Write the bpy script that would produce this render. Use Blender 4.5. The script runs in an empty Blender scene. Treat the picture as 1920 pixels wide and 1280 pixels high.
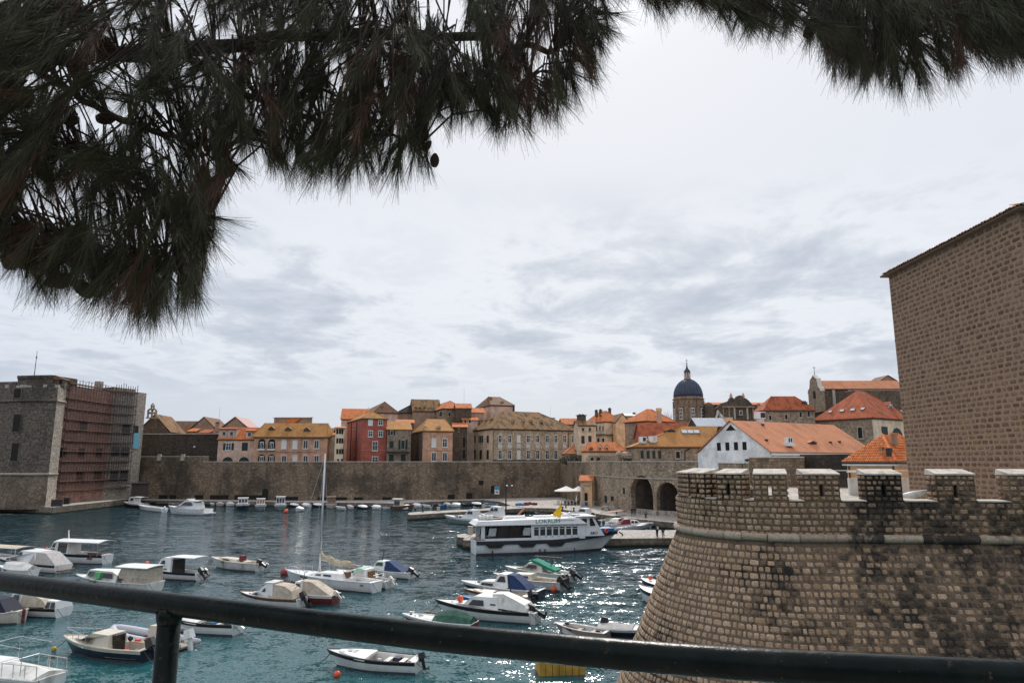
import bpy, bmesh, math, random
import numpy as np
from mathutils import Vector, Matrix, noise as mnoise

sc = bpy.context.scene
COL = sc.collection
random.seed(7)
R = random.Random(11)
PITCH = math.radians(9.97)
CP, SP = math.cos(PITCH), math.sin(PITCH)
CAMZ, FPX = 12.0, 1280.0

# ------------------------------------------------------------------ camera
cam_data = bpy.data.cameras.new('camera')
cam = bpy.data.objects.new('camera', cam_data)
COL.objects.link(cam)
cam.location = (0, 0, CAMZ)
cam.rotation_euler = (math.pi / 2 + PITCH, 0, 0)
cam_data.sensor_width = 36.0
cam_data.lens = 24.0
cam_data.clip_start = 0.05
cam_data.clip_end = 6000
sc.camera = cam

# ------------------------------------------------------------------ sky, sun, exposure
SUN_EL, SUN_AZ = math.radians(41), math.radians(8)      # azimuth measured from +Y towards +X
SUN_DIR = Vector((math.sin(SUN_AZ) * math.cos(SUN_EL), math.cos(SUN_AZ) * math.cos(SUN_EL), math.sin(SUN_EL)))
world = bpy.data.worlds.new('World')
sc.world = world
world.use_nodes = True
wt = world.node_tree
wt.nodes.clear()


def N(t, typ, loc=None, **kw):
    n = t.nodes.new(typ)
    for k, v in kw.items():
        setattr(n, k, v)
    return n


def math_node(t, op, a, b=None, clamp=False):
    n = t.nodes.new('ShaderNodeMath')
    n.operation = op
    n.use_clamp = clamp
    for i, x in enumerate((a, b)):
        if x is None:
            continue
        if isinstance(x, (int, float)):
            n.inputs[i].default_value = x
        else:
            t.links.new(x, n.inputs[i])
    return n.outputs[0]


def maprange(t, val, a, b, c=0.0, d=1.0, smooth=True):
    n = t.nodes.new('ShaderNodeMapRange')
    n.interpolation_type = 'SMOOTHSTEP' if smooth else 'LINEAR'
    t.links.new(val, n.inputs[0])
    for i, x in enumerate((a, b, c, d)):
        n.inputs[i + 1].default_value = x
    return n.outputs[0]


def mixrgb(t, fac, a, b, mode='MIX'):
    n = t.nodes.new('ShaderNodeMix')
    n.data_type = 'RGBA'
    n.blend_type = mode
    for sock, x in ((n.inputs[0], fac), (n.inputs[6], a), (n.inputs[7], b)):
        if isinstance(x, (int, float)):
            sock.default_value = x
        elif isinstance(x, (tuple, list)):
            sock.default_value = (x[0], x[1], x[2], 1.0)
        else:
            t.links.new(x, sock)
    return n.outputs[2]


SKY_STRENGTH = 0.1
out = N(wt, 'ShaderNodeOutputWorld')
bg = N(wt, 'ShaderNodeBackground')
bg.inputs[1].default_value = SKY_STRENGTH
wt.links.new(bg.outputs[0], out.inputs[0])
sky = N(wt, 'ShaderNodeTexSky')
sky.sky_type = 'NISHITA'
sky.sun_disc = False
sky.sun_elevation = SUN_EL
sky.sun_rotation = SUN_AZ
tc = N(wt, 'ShaderNodeTexCoord')
sep = N(wt, 'ShaderNodeSeparateXYZ')
wt.links.new(tc.outputs['Generated'], sep.inputs[0])
dz = sep.outputs[2]
K = 1.0 / SKY_STRENGTH
# overcast veil: pale blue-grey near the horizon, whiter overhead and towards the hidden sun
dotn = N(wt, 'ShaderNodeVectorMath', operation='DOT_PRODUCT')
wt.links.new(tc.outputs['Generated'], dotn.inputs[0])
dotn.inputs[1].default_value = SUN_DIR
glow = maprange(wt, dotn.outputs['Value'], 0.5, 1.0)
# an overcast sky grows steadily brighter from the horizon to the zenith
elev = maprange(wt, dz, 0.0, 1.0, 0.0, 1.0, False)
veil = mixrgb(wt, elev, (0.50 * K, 0.555 * K, 0.65 * K), (0.88 * K, 0.91 * K, 0.97 * K))
veil = mixrgb(wt, math_node(wt, 'MULTIPLY', glow, 0.55), veil, (0.80 * K, 0.80 * K, 0.81 * K), 'LIGHTEN')
halo = math_node(wt, 'POWER', math_node(wt, 'MAXIMUM', dotn.outputs['Value'], 0.0), 300.0)   # pale aureole where the sun stands behind thin cloud
veil = mixrgb(wt, 1.0, veil, mixrgb(wt, halo, (0, 0, 0), (0.55 * K, 0.54 * K, 0.51 * K)), 'ADD')
# cloud layer: direction projected on a flat cloud deck
zc = math_node(wt, 'ADD', math_node(wt, 'MAXIMUM', dz, 0.0), 0.11)
px_ = math_node(wt, 'DIVIDE', sep.outputs[0], zc)
py_ = math_node(wt, 'DIVIDE', sep.outputs[1], zc)
cmb = N(wt, 'ShaderNodeCombineXYZ')
wt.links.new(math_node(wt, 'MULTIPLY', px_, 0.85), cmb.inputs[0])
wt.links.new(math_node(wt, 'MULTIPLY', py_, 0.72), cmb.inputs[1])
cmb.inputs[2].default_value = 6.4
no1 = N(wt, 'ShaderNodeTexNoise')
no1.inputs['Scale'].default_value = 2.1
no1.inputs['Detail'].default_value = 7
no1.inputs['Roughness'].default_value = 0.60
no1.inputs['Distortion'].default_value = 0.25
wt.links.new(cmb.outputs[0], no1.inputs['Vector'])
cl = maprange(wt, no1.outputs[0], 0.45, 0.70)
band = math_node(wt, 'MULTIPLY', maprange(wt, dz, 0.06, 0.15), maprange(wt, dz, 0.42, 0.26))
band = math_node(wt, 'MULTIPLY', band, 0.8)
clm = math_node(wt, 'MULTIPLY', cl, band)
veil = mixrgb(wt, clm, veil, (0.40 * K, 0.45 * K, 0.535 * K))
# lighter rims
cl2 = math_node(wt, 'MULTIPLY', math_node(wt, 'MULTIPLY', maprange(wt, no1.outputs[0], 0.36, 0.46), maprange(wt, no1.outputs[0], 0.56, 0.47)), band)
veil = mixrgb(wt, math_node(wt, 'MULTIPLY', cl2, 0.45), veil, (0.86 * K, 0.875 * K, 0.91 * K))
final = mixrgb(wt, 0.94, sky.outputs[0], veil)
wt.links.new(final, bg.inputs[0])

sun_data = bpy.data.lights.new('sun', 'SUN')
sun_data.energy = 2.6
sun_data.angle = math.radians(7)
sun_data.color = (1.0, 0.95, 0.88)
sun = bpy.data.objects.new('sun', sun_data)
COL.objects.link(sun)
sun.rotation_euler = (-SUN_DIR).to_track_quat('-Z', 'Y').to_euler()
sun.location = (0, 0, 80)

sc.view_settings.view_transform = 'Standard'
sc.view_settings.look = 'None'
sc.view_settings.gamma = 1.0
sc.view_settings.use_curve_mapping = False
sc.view_settings.exposure = 0.17
sc.render.engine = 'CYCLES'
sc.cycles.max_bounces = 5
sc.cycles.diffuse_bounces = 2
sc.cycles.glossy_bounces = 3
sc.cycles.caustics_reflective = False
sc.cycles.caustics_refractive = False
sc.cycles.use_denoising = True

# ------------------------------------------------------------------ pixel <-> place
def ray(px, py):
    u, v = (px - 960.0) / FPX, (py - 640.0) / FPX
    return Vector((u, CP + v * SP, SP - v * CP))


def at(px, py, z):
    r = ray(px, py)
    t = (z - CAMZ) / r.z
    return Vector((r.x * t, r.y * t, z))


def atY(px, py, Y):
    r = ray(px, py)
    t = Y / r.y
    return Vector((r.x * t, Y, CAMZ + r.z * t))


def pxof(p):
    x, y, z = p[0], p[1], p[2] - CAMZ
    d = y * CP + z * SP
    if d < 0.01:
        return (-9999, -9999)
    return (960 + FPX * x / d, 640 - FPX * (z * CP - y * SP) / d)


def cross2(a, b):
    return a[0] * b[1] - a[1] * b[0]


# ------------------------------------------------------------------ mesh helper
class MB:
    def __init__(self):
        self.v, self.f = [], []

    def add(self, vs, fs):
        n = len(self.v)
        self.v += [tuple(p) for p in vs]
        self.f += [tuple(i + n for i in f) for f in fs]
        return self

    def box(self, c, s, rz=0.0, top=1.0, ry=0.0, rx=0.0):
        hx, hy, hz = s[0] / 2, s[1] / 2, s[2] / 2
        pts = []
        m = Matrix.Rotation(rz, 3, 'Z') @ Matrix.Rotation(ry, 3, 'Y') @ Matrix.Rotation(rx, 3, 'X')
        for z, k in ((-hz, 1.0), (hz, top)):
            for x, y in ((-hx, -hy), (hx, -hy), (hx, hy), (-hx, hy)):
                p = m @ Vector((x * k, y * k, z))
                pts.append((p.x + c[0], p.y + c[1], p.z + c[2]))
        return self.add(pts, [(3, 2, 1, 0), (4, 5, 6, 7), (0, 1, 5, 4), (1, 2, 6, 5), (2, 3, 7, 6), (3, 0, 4, 7)])

    def poly(self, pts):
        return self.add(pts, [tuple(range(len(pts)))])

    def slab(self, poly, z0, z1):
        """vertical prism over a plan polygon (counter-clockwise)"""
        n = len(poly)
        pts = [(p[0], p[1], z0) for p in poly] + [(p[0], p[1], z1) for p in poly]
        fs = [tuple(range(n - 1, -1, -1)), tuple(range(n, 2 * n))]
        fs += [(i, (i + 1) % n, n + (i + 1) % n, n + i) for i in range(n)]
        return self.add(pts, fs)

    def extr(self, pts, off):
        """polygon given in space, thickened along the vector off"""
        n = len(pts)
        off = Vector(off)
        a = [Vector(p) for p in pts]
        b = [p + off for p in a]
        fs = [tuple(range(n)), tuple(range(2 * n - 1, n - 1, -1))]
        fs += [(i, n + i, n + (i + 1) % n, (i + 1) % n) for i in range(n)]
        return self.add(a + b, fs)

    def tube(self, path, rad, n=6, cap=True):
        path = [Vector(p) for p in path]
        if not isinstance(rad, (list, tuple)):
            rad = [rad] * len(path)
        rings, prev = [], None
        for i, p in enumerate(path):
            t = (path[min(i + 1, len(path) - 1)] - path[max(i - 1, 0)])
            t = t.normalized() if t.length > 1e-9 else Vector((0, 0, 1))
            if prev is None:
                a = t.orthogonal().normalized()
            else:
                a = (prev - t * prev.dot(t))
                a = a.normalized() if a.length > 1e-6 else t.orthogonal().normalized()
            prev = a
            b = t.cross(a)
            rings.append([p + (a * math.cos(2 * math.pi * k / n) + b * math.sin(2 * math.pi * k / n)) * rad[i] for k in range(n)])
        vs = [q for r in rings for q in r]
        fs = []
        for i in range(len(rings) - 1):
            for k in range(n):
                fs.append((i * n + k, i * n + (k + 1) % n, (i + 1) * n + (k + 1) % n, (i + 1) * n + k))
        if cap:
            fs.append(tuple(range(n - 1, -1, -1)))
            fs.append(tuple((len(rings) - 1) * n + k for k in range(n)))
        return self.add(vs, fs)

    def loft(self, rings, closed=True, cap=True):
        n = len(rings[0])
        vs = [q for r in rings for q in r]
        fs = []
        m = n if closed else n - 1
        for i in range(len(rings) - 1):
            for k in range(m):
                fs.append((i * n + k, i * n + (k + 1) % n, (i + 1) * n + (k + 1) % n, (i + 1) * n + k))
        if cap and closed:
            fs.append(tuple(range(n - 1, -1, -1)))
            fs.append(tuple((len(rings) - 1) * n + k for k in range(n)))
        return self.add(vs, fs)

    def lathe(self, prof, n=16, c=(0, 0, 0)):
        rings = [[(c[0] + r * math.cos(2 * math.pi * k / n), c[1] + r * math.sin(2 * math.pi * k / n), c[2] + z) for k in range(n)] for r, z in prof]
        return self.loft(rings)

    def ball(self, c, s, n=10, m=6):
        prof = []
        rings = []
        for i in range(m + 1):
            a = -math.pi / 2 + math.pi * i / m
            r = max(math.cos(a), 0.02)
            rings.append([(c[0] + s[0] * r * math.cos(2 * math.pi * k / n), c[1] + s[1] * r * math.sin(2 * math.pi * k / n), c[2] + s[2] * math.sin(a)) for k in range(n)])
        return self.loft(rings)

    def build(self, name, mat, parent=None, smooth=False, loc=None, fix=True):
        me = bpy.data.meshes.new(name)
        me.from_pydata(self.v, [], self.f)
        if fix:
            bm = bmesh.new()
            bm.from_mesh(me)
            bmesh.ops.recalc_face_normals(bm, faces=bm.faces)
            bm.to_mesh(me)
            bm.free()
        metre_uv(me)
        if smooth:
            me.polygons.foreach_set('use_smooth', [True] * len(me.polygons))
        me.materials.append(mat)
        o = bpy.data.objects.new(name, me)
        COL.objects.link(o)
        if parent is not None:
            o.parent = parent
        if loc is not None:
            o.location = loc
        return o


def metre_uv(me):
    """u along the face horizontally, v up the face, both in metres"""
    uv = me.uv_layers.new(name='UVMap').data
    vs = me.vertices
    for p in me.polygons:
        n = p.normal
        if abs(n.z) > 0.97:
            for li in p.loop_indices:
                c = vs[me.loops[li].vertex_index].co
                uv[li].uv = (c.x, c.y)
        else:
            t = Vector((-n.y, n.x, 0)).normalized()
            b = n.cross(t)
            for li in p.loop_indices:
                c = vs[me.loops[li].vertex_index].co
                uv[li].uv = (c.dot(t), c.dot(b))


def empty(name, loc=(0, 0, 0), rz=0.0):
    o = bpy.data.objects.new(name, None)
    o.empty_display_size = 0.3
    COL.objects.link(o)
    o.location = loc
    o.rotation_euler = (0, 0, rz)
    return o


def tag(o, label, cat, group=None):
    o['label'] = label
    o['category'] = cat
    if group:
        o['group'] = group
    return o


def structure(o):
    o['kind'] = 'structure'
    return o


def kids(o):
    return [c for c in o.children]


def copy_tree(o, parent=None):
    c = o.copy()
    COL.objects.link(c)
    if parent is not None:
        c.parent = parent
    for ch in kids(o):
        copy_tree(ch, c)
    return c


# ------------------------------------------------------------------ materials
MATS = {}


def new_mat(name):
    m = bpy.data.materials.new(name)
    m.use_nodes = True
    t = m.node_tree
    b = t.nodes['Principled BSDF']
    return m, t, b


def tex_noise(t, vec, scale, detail=3, rough=0.55, dist=0.0):
    n = t.nodes.new('ShaderNodeTexNoise')
    n.inputs['Scale'].default_value = scale
    n.inputs['Detail'].default_value = detail
    n.inputs['Roughness'].default_value = rough
    n.inputs['Distortion'].default_value = dist
    if vec is not None:
        t.links.new(vec, n.inputs['Vector'])
    return n


def mapping(t, vec, s):
    n = t.nodes.new('ShaderNodeMapping')
    n.inputs['Scale'].default_value = s
    t.links.new(vec, n.inputs['Vector'])
    return n.outputs[0]


def add_bump(t, b, height, strength, dist):
    n = t.nodes.new('ShaderNodeBump')
    n.inputs['Strength'].default_value = strength
    n.inputs['Distance'].default_value = dist
    t.links.new(height, n.inputs['Height'])
    t.links.new(n.outputs[0], b.inputs['Normal'])
    return n


def sc3(c, k):
    return tuple(min(1.0, x * k) for x in c[:3])


def plain(name, col, rough=0.6, var=0.18, scale=4.0, metal=0.0, bump=0.0, spec=0.5, grime=0.0):
    if name in MATS:
        return MATS[name]
    m, t, b = new_mat(name)
    pos = N(t, 'ShaderNodeNewGeometry').outputs['Position']
    n = tex_noise(t, pos, scale, 5, 0.6)
    f = maprange(t, n.outputs[0], 0.3, 0.7)
    c = mixrgb(t, f, sc3(col, 1 - var), sc3(col, 1 + var))
    if grime:
        g = tex_noise(t, mapping(t, pos, (scale * 0.9, scale * 0.9, scale * 0.25)), 1.0, 4, 0.65)
        c = mixrgb(t, math_node(t, 'MULTIPLY', maprange(t, g.outputs[0], 0.5, 0.72), grime), c, (0.10, 0.075, 0.05))
    t.links.new(c, b.inputs['Base Color'])
    b.inputs['Roughness'].default_value = rough
    b.inputs['Metallic'].default_value = metal
    b.inputs['Specular IOR Level'].default_value = spec
    if bump:
        add_bump(t, b, n.outputs[0], 0.5, bump)
    MATS[name] = m
    return m


def masonry(name, c1, c2, mortar, bw=0.6, bh=0.3, stain=0.5, stain_col=(0.03, 0.028, 0.026), patch=0.5, patch_scale=0.12, msize=0.03, bump=0.03, tide=None):
    """far stone walls: courses, blotches of weathering, dark runs below the top"""
    if name in MATS:
        return MATS[name]
    m, t, b = new_mat(name)
    uv = N(t, 'ShaderNodeUVMap').outputs[0]
    pos = N(t, 'ShaderNodeNewGeometry').outputs['Position']
    br = N(t, 'ShaderNodeTexBrick')
    t.links.new(uv, br.inputs['Vector'])
    br.inputs['Scale'].default_value = 1.0
    br.inputs['Brick Width'].default_value = bw
    br.inputs['Row Height'].default_value = bh
    br.inputs['Mortar Size'].default_value = msize
    br.inputs['Mortar Smooth'].default_value = 0.3
    br.inputs['Color1'].default_value = (*c1, 1)
    br.inputs['Color2'].default_value = (*c2, 1)
    br.inputs['Mortar'].default_value = (*mortar, 1)
    br.offset_frequency = 2
    fine = tex_noise(t, uv, 1.6, 6, 0.75)
    col = mixrgb(t, maprange(t, fine.outputs[0], 0.40, 0.62), sc3(c1, 0.36), br.outputs['Color'], 'MIX')
    blot = tex_noise(t, pos, 0.55, 5, 0.7)
    col = mixrgb(t, math_node(t, 'MULTIPLY', maprange(t, blot.outputs[0], 0.5, 0.7), 0.45), col, sc3(c2, 1.35))
    pt = tex_noise(t, pos, patch_scale, 5, 0.62)
    col = mixrgb(t, math_node(t, 'MULTIPLY', maprange(t, pt.outputs[0], 0.44, 0.64), patch), col, stain_col)
    st = tex_noise(t, mapping(t, uv, (0.55, 0.06, 1.0)), 1.0, 5, 0.65)
    col = mixrgb(t, math_node(t, 'MULTIPLY', maprange(t, st.outputs[0], 0.5, 0.7), stain), col, stain_col)
    if tide is not None:            # weed and damp below the high-water mark
        sz = N(t, 'ShaderNodeSeparateXYZ')
        t.links.new(pos, sz.inputs[0])
        zz = math_node(t, 'ADD', sz.outputs[2], math_node(t, 'MULTIPLY', pt.outputs[0], 0.35))
        col = mixrgb(t, maprange(t, zz, tide + 0.32, tide + 0.05), col, (0.035, 0.034, 0.024))
    t.links.new(col, b.inputs['Base Color'])
    b.inputs['Roughness'].default_value = 0.9
    b.inputs['Specular IOR Level'].default_value = 0.2
    h = math_node(t, 'ADD', math_node(t, 'MULTIPLY', br.outputs['Fac'], -1.0), math_node(t, 'MULTIPLY', fine.outputs[0], 1.2))
    add_bump(t, b, h, 0.9, bump)
    MATS[name] = m
    return m


def plaster(name, col, dirt=0.5, dirt_col=(0.10, 0.08, 0.065), patch=0.35):
    if name in MATS:
        return MATS[name]
    m, t, b = new_mat(name)
    uv = N(t, 'ShaderNodeUVMap').outputs[0]
    pos = N(t, 'ShaderNodeNewGeometry').outputs['Position']
    a = tex_noise(t, pos, 0.5, 5, 0.65)
    f = tex_noise(t, pos, 5.0, 4, 0.65)
    c = mixrgb(t, maprange(t, a.outputs[0], 0.35, 0.65), sc3(col, 0.8), sc3(col, 1.15))
    c = mixrgb(t, math_node(t, 'MULTIPLY', maprange(t, f.outputs[0], 0.45, 0.7), patch), c, sc3(col, 0.55))
    st = tex_noise(t, mapping(t, uv, (0.9, 0.09, 1.0)), 1.0, 5, 0.65)
    c = mixrgb(t, math_node(t, 'MULTIPLY', maprange(t, st.outputs[0], 0.5, 0.72), dirt), c, dirt_col)
    t.links.new(c, b.inputs['Base Color'])
    b.inputs['Roughness'].default_value = 0.9
    b.inputs['Specular IOR Level'].default_value = 0.2
    add_bump(t, b, f.outputs[0], 0.4, 0.03)
    MATS[name] = m
    return m


def tiles(name, c1, c2, moss=(0.06, 0.045, 0.03), mossy=0.4, period=0.26, mscale=0.9):
    """barrel-tile roofs: channels down the slope, courses across, weathered patches"""
    if name in MATS:
        return MATS[name]
    m, t, b = new_mat(name)
    uv = N(t, 'ShaderNodeUVMap').outputs[0]
    pos = N(t, 'ShaderNodeNewGeometry').outputs['Position']
    br = N(t, 'ShaderNodeTexBrick')
    t.links.new(uv, br.inputs['Vector'])
    br.offset = 0.0
    br.inputs['Scale'].default_value = 1.0
    br.inputs['Brick Width'].default_value = period
    br.inputs['Row Height'].default_value = 0.42
    br.inputs['Mortar Size'].default_value = 0.035
    br.inputs['Mortar Smooth'].default_value = 0.6
    br.inputs['Color1'].default_value = (*c1, 1)
    br.inputs['Color2'].default_value = (*c2, 1)
    br.inputs['Mortar'].default_value = (*sc3(c1, 0.45), 1)
    fine = tex_noise(t, uv, 3.2, 5, 0.7)
    c = mixrgb(t, maprange(t, fine.outputs[0], 0.33, 0.68), sc3(c1, 0.62), br.outputs['Color'])
    a = tex_noise(t, mapping(t, uv, (1.0, 0.45, 1.0)), mscale, 6, 0.7)
    c = mixrgb(t, math_node(t, 'MULTIPLY', maprange(t, a.outputs[0], 0.46, 0.62), mossy), c, moss)
    big = tex_noise(t, pos, 0.16, 3, 0.5)
    c = mixrgb(t, math_node(t, 'MULTIPLY', maprange(t, big.outputs[0], 0.4, 0.65), 0.3), c, sc3(c2, 1.2))
    t.links.new(c, b.inputs['Base Color'])
    b.inputs['Roughness'].default_value = 0.85
    b.inputs['Specular IOR Level'].default_value = 0.25
    h = math_node(t, 'ADD', math_node(t, 'MULTIPLY', br.outputs['Fac'], -1.0), math_node(t, 'MULTIPLY', fine.outputs[0], 0.6))
    add_bump(t, b, h, 0.8, 0.05)
    MATS[name] = m
    return m


def stone_mat(name, light, tan, dark, soot, soot_scale=0.33, soot_lo=0.42, soot_hi=0.6, joint=False, left_clean=None):
    """near stones: each its own tone, pitted face, black weathering that runs over many stones"""
    m, t, b = new_mat(name)
    geo = N(t, 'ShaderNodeNewGeometry')
    pos = geo.outputs['Position']
    info = N(t, 'ShaderNodeObjectInfo')
    rnd = math_node(t, 'FRACT', math_node(t, 'ADD', info.outputs['Random'], geo.outputs['Random Per Island']))
    rnd2 = math_node(t, 'FRACT', math_node(t, 'MULTIPLY', rnd, 7.31))
    rnd3 = math_node(t, 'FRACT', math_node(t, 'MULTIPLY', rnd, 23.7))
    c = mixrgb(t, rnd, tan, light)
    c = mixrgb(t, math_node(t, 'MULTIPLY', maprange(t, rnd2, 0.5, 1.0), 0.6), c, dark)
    pit = tex_noise(t, pos, 14.0, 5, 0.7)
    c = mixrgb(t, math_node(t, 'MULTIPLY', maprange(t, pit.outputs[0], 0.42, 0.62), 0.55), c, sc3(tan, 0.42))
    och = tex_noise(t, pos, 3.1, 3, 0.6)
    c = mixrgb(t, math_node(t, 'MULTIPLY', maprange(t, och.outputs[0], 0.52, 0.7), 0.4), c, (0.36, 0.23, 0.10))
    big = tex_noise(t, mapping(t, pos, (1.0, 1.0, 0.55)), soot_scale, 6, 0.62)
    med = tex_noise(t, pos, 2.4, 5, 0.7)
    s = math_node(t, 'ADD', math_node(t, 'MULTIPLY', big.outputs[0], 0.62), math_node(t, 'MULTIPLY', med.outputs[0], 0.28))
    s = math_node(t, 'ADD', s, math_node(t, 'MULTIPLY', rnd3, 0.20))
    if left_clean:
        sx = N(t, 'ShaderNodeSeparateXYZ')
        t.links.new(pos, sx.inputs[0])
        s = math_node(t, 'ADD', s, maprange(t, sx.outputs[2], 10.2, 10.9, 0.0, -0.085))   # less soot on the merlons
        s = math_node(t, 'ADD', s, maprange(t, sx.outputs[0], left_clean[0], left_clean[1], -left_clean[2], left_clean[3], False))
    sm = math_node(t, 'MULTIPLY', maprange(t, s, soot_lo, soot_hi), 0.93)
    c = mixrgb(t, sm, c, soot)
    t.links.new(c, b.inputs['Base Color'])
    b.inputs['Roughness'].default_value = 0.92
    b.inputs['Specular IOR Level'].default_value = 0.2
    h = math_node(t, 'ADD', pit.outputs[0], math_node(t, 'MULTIPLY', med.outputs[0], 0.8))
    add_bump(t, b, h, 0.7, 0.03)
    MATS[name] = m
    return m


WHITE = plain('white_paint', (0.78, 0.78, 0.77), 0.35, 0.06, 2.0)
WHITE_OLD = plain('weathered_white_paint', (0.68, 0.67, 0.63), 0.5, 0.12, 1.6, grime=0.45)
GLASS = plain('dark_glass', (0.018, 0.02, 0.024), 0.08, 0.2, 1.0, spec=0.6)
TINT = plain('tinted_acrylic', (0.03, 0.025, 0.022), 0.15, 0.2, 1.0)
BLACK = plain('black_plastic', (0.018, 0.018, 0.02), 0.4, 0.3, 6.0)
RUBBER = plain('black_rubber', (0.02, 0.02, 0.02), 0.8, 0.3, 6.0)
STEEL = plain('galvanised_steel', (0.55, 0.56, 0.58), 0.35, 0.1, 5.0, metal=0.8)
WOOD = plain('varnished_wood', (0.22, 0.12, 0.06), 0.5, 0.35, 5.0)
NAVY = plain('navy_paint', (0.012, 0.018, 0.05), 0.35, 0.2, 3.0)
BLUE = plain('blue_canvas', (0.016, 0.04, 0.12), 0.85, 0.25, 3.0)
BEIGE = plain('beige_canvas', (0.50, 0.43, 0.34), 0.9, 0.18, 3.0, grime=0.25)
GREYCAN = plain('grey_canvas', (0.42, 0.40, 0.39), 0.9, 0.15, 3.0)
ORANGE = plain('orange_plastic', (0.75, 0.10, 0.035), 0.45, 0.15, 6.0)
GREEN = plain('green_canvas', (0.03, 0.10, 0.07), 0.85, 0.35, 2.0)
ROPE = plain('dark_rope', (0.05, 0.045, 0.04), 0.9, 0.3, 20.0)
SHUT = plain('dark_green_shutter', (0.018, 0.03, 0.027), 0.7, 0.25, 3.0)
IRON = plain('black_iron', (0.02, 0.02, 0.022), 0.5, 0.3, 8.0)
STONE_TRIM = plain('pale_stone_trim', (0.42, 0.37, 0.31), 0.85, 0.2, 1.5)
COPING = plain('pale_coping_stone', (0.62, 0.58, 0.53), 0.85, 0.15, 1.2)
# ================================================================== SETTING
def water_mat():
    m, t, b = new_mat('sea_water')
    pos = N(t, 'ShaderNodeNewGeometry').outputs['Position']
    big = tex_noise(t, mapping(t, pos, (0.02, 0.035, 1)), 1.0, 4, 0.6)
    sx = N(t, 'ShaderNodeSeparateXYZ')
    t.links.new(pos, sx.inputs[0])
    shallow = maprange(t, sx.outputs[1], 36.0, 75.0, 1.0, 0.0, False)
    c = mixrgb(t, shallow, (0.008, 0.042, 0.055), (0.022, 0.115, 0.125))
    c = mixrgb(t, math_node(t, 'MULTIPLY', maprange(t, big.outputs[0], 0.35, 0.7), 0.5), c, (0.010, 0.05, 0.065))
    t.links.new(c, b.inputs['Base Color'])
    rf = tex_noise(t, mapping(t, pos, (0.06, 0.11, 1)), 1.0, 4, 0.6)
    t.links.new(maprange(t, rf.outputs[0], 0.35, 0.65, 0.03, 0.075), b.inputs['Roughness'])
    b.inputs['IOR'].default_value = 1.38
    # slopes of the chop at three wavelengths, strength varied by gusts (taken as slopes, so distant ripples stay rough)
    gust = maprange(t, tex_noise(t, mapping(t, pos, (0.03, 0.06, 1)), 1.0, 4, 0.6).outputs[0], 0.3, 0.7, 0.7, 1.2)
    acc = None
    for sx_, sy_, amp, det in ((0.22, 0.42, 0.55, 2), (0.9, 1.5, 0.95, 3), (5.5, 8.0, 1.15, 4)):
        w = tex_noise(t, mapping(t, pos, (sx_, sy_, 1)), 1.0, det, 0.55, 0.4)
        v = N(t, 'ShaderNodeVectorMath', operation='SUBTRACT')
        t.links.new(w.outputs['Color'], v.inputs[0])
        v.inputs[1].default_value = (0.5, 0.5, 0.5)
        k = N(t, 'ShaderNodeVectorMath', operation='SCALE')
        t.links.new(v.outputs[0], k.inputs[0])
        k.inputs['Scale'].default_value = amp
        if acc is None:
            acc = k.outputs[0]
        else:
            a = N(t, 'ShaderNodeVectorMath', operation='ADD')
            t.links.new(acc, a.inputs[0])
            t.links.new(k.outputs[0], a.inputs[1])
            acc = a.outputs[0]
    k = N(t, 'ShaderNodeVectorMath', operation='SCALE')
    t.links.new(acc, k.inputs[0])
    t.links.new(gust, k.inputs['Scale'])
    f = N(t, 'ShaderNodeVectorMath', operation='MULTIPLY')
    t.links.new(k.outputs[0], f.inputs[0])
    f.inputs[1].default_value = (0.8, 1.0, 0.0)
    a = N(t, 'ShaderNodeVectorMath', operation='ADD')
    t.links.new(f.outputs[0], a.inputs[0])
    a.inputs[1].default_value = (0, 0, 1)
    nz = N(t, 'ShaderNodeVectorMath', operation='NORMALIZE')
    t.links.new(a.outputs[0], nz.inputs[0])
    t.links.new(nz.outputs[0], b.inputs['Normal'])
    return m


structure(MB().poly([(-2500, -60, 0), (2500, -60, 0), (2500, 3500, 0), (-2500, 3500, 0)]).build('sea', water_mat()))

QUAY_STONE = masonry('quay_blocks', (0.40, 0.33, 0.26), (0.30, 0.25, 0.20), (0.12, 0.10, 0.08), 1.3, 0.45, 0.5, (0.06, 0.05, 0.04), 0.4, 0.3, 0.04, tide=0.3)
PAVE = masonry('pale_paving', (0.62, 0.57, 0.52), (0.55, 0.50, 0.45), (0.40, 0.36, 0.32), 1.2, 0.7, 0.1, (0.3, 0.27, 0.24), 0.3, 0.15, 0.02, 0.01)


def quay(name, poly, top, stone=None):
    """stone-faced body plus a paving sheet on top"""
    b = MB().slab(poly, -1.0, top).build(name, stone or QUAY_STONE)
    structure(b)
    c = Vector((sum(p[0] for p in poly) / len(poly), sum(p[1] for p in poly) / len(poly)))
    ins = []
    for p in poly:
        d = (c - Vector((p[0], p[1])))
        ins.append(Vector((p[0], p[1])) + d.normalized() * 0.12)
    structure(MB().poly([(p[0], p[1], top + 0.004) for p in ins]).build(name + '_paving', PAVE))
    return b


def g(px, py, z=1.2):
    p = at(px, py, z)
    return (p.x, p.y)


W0, W1, W2, W3, W4 = [g(*q) for q in ((236, 934.3), (560, 938), (850, 936), (1050, 931.5), (1107, 945.5))]
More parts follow.
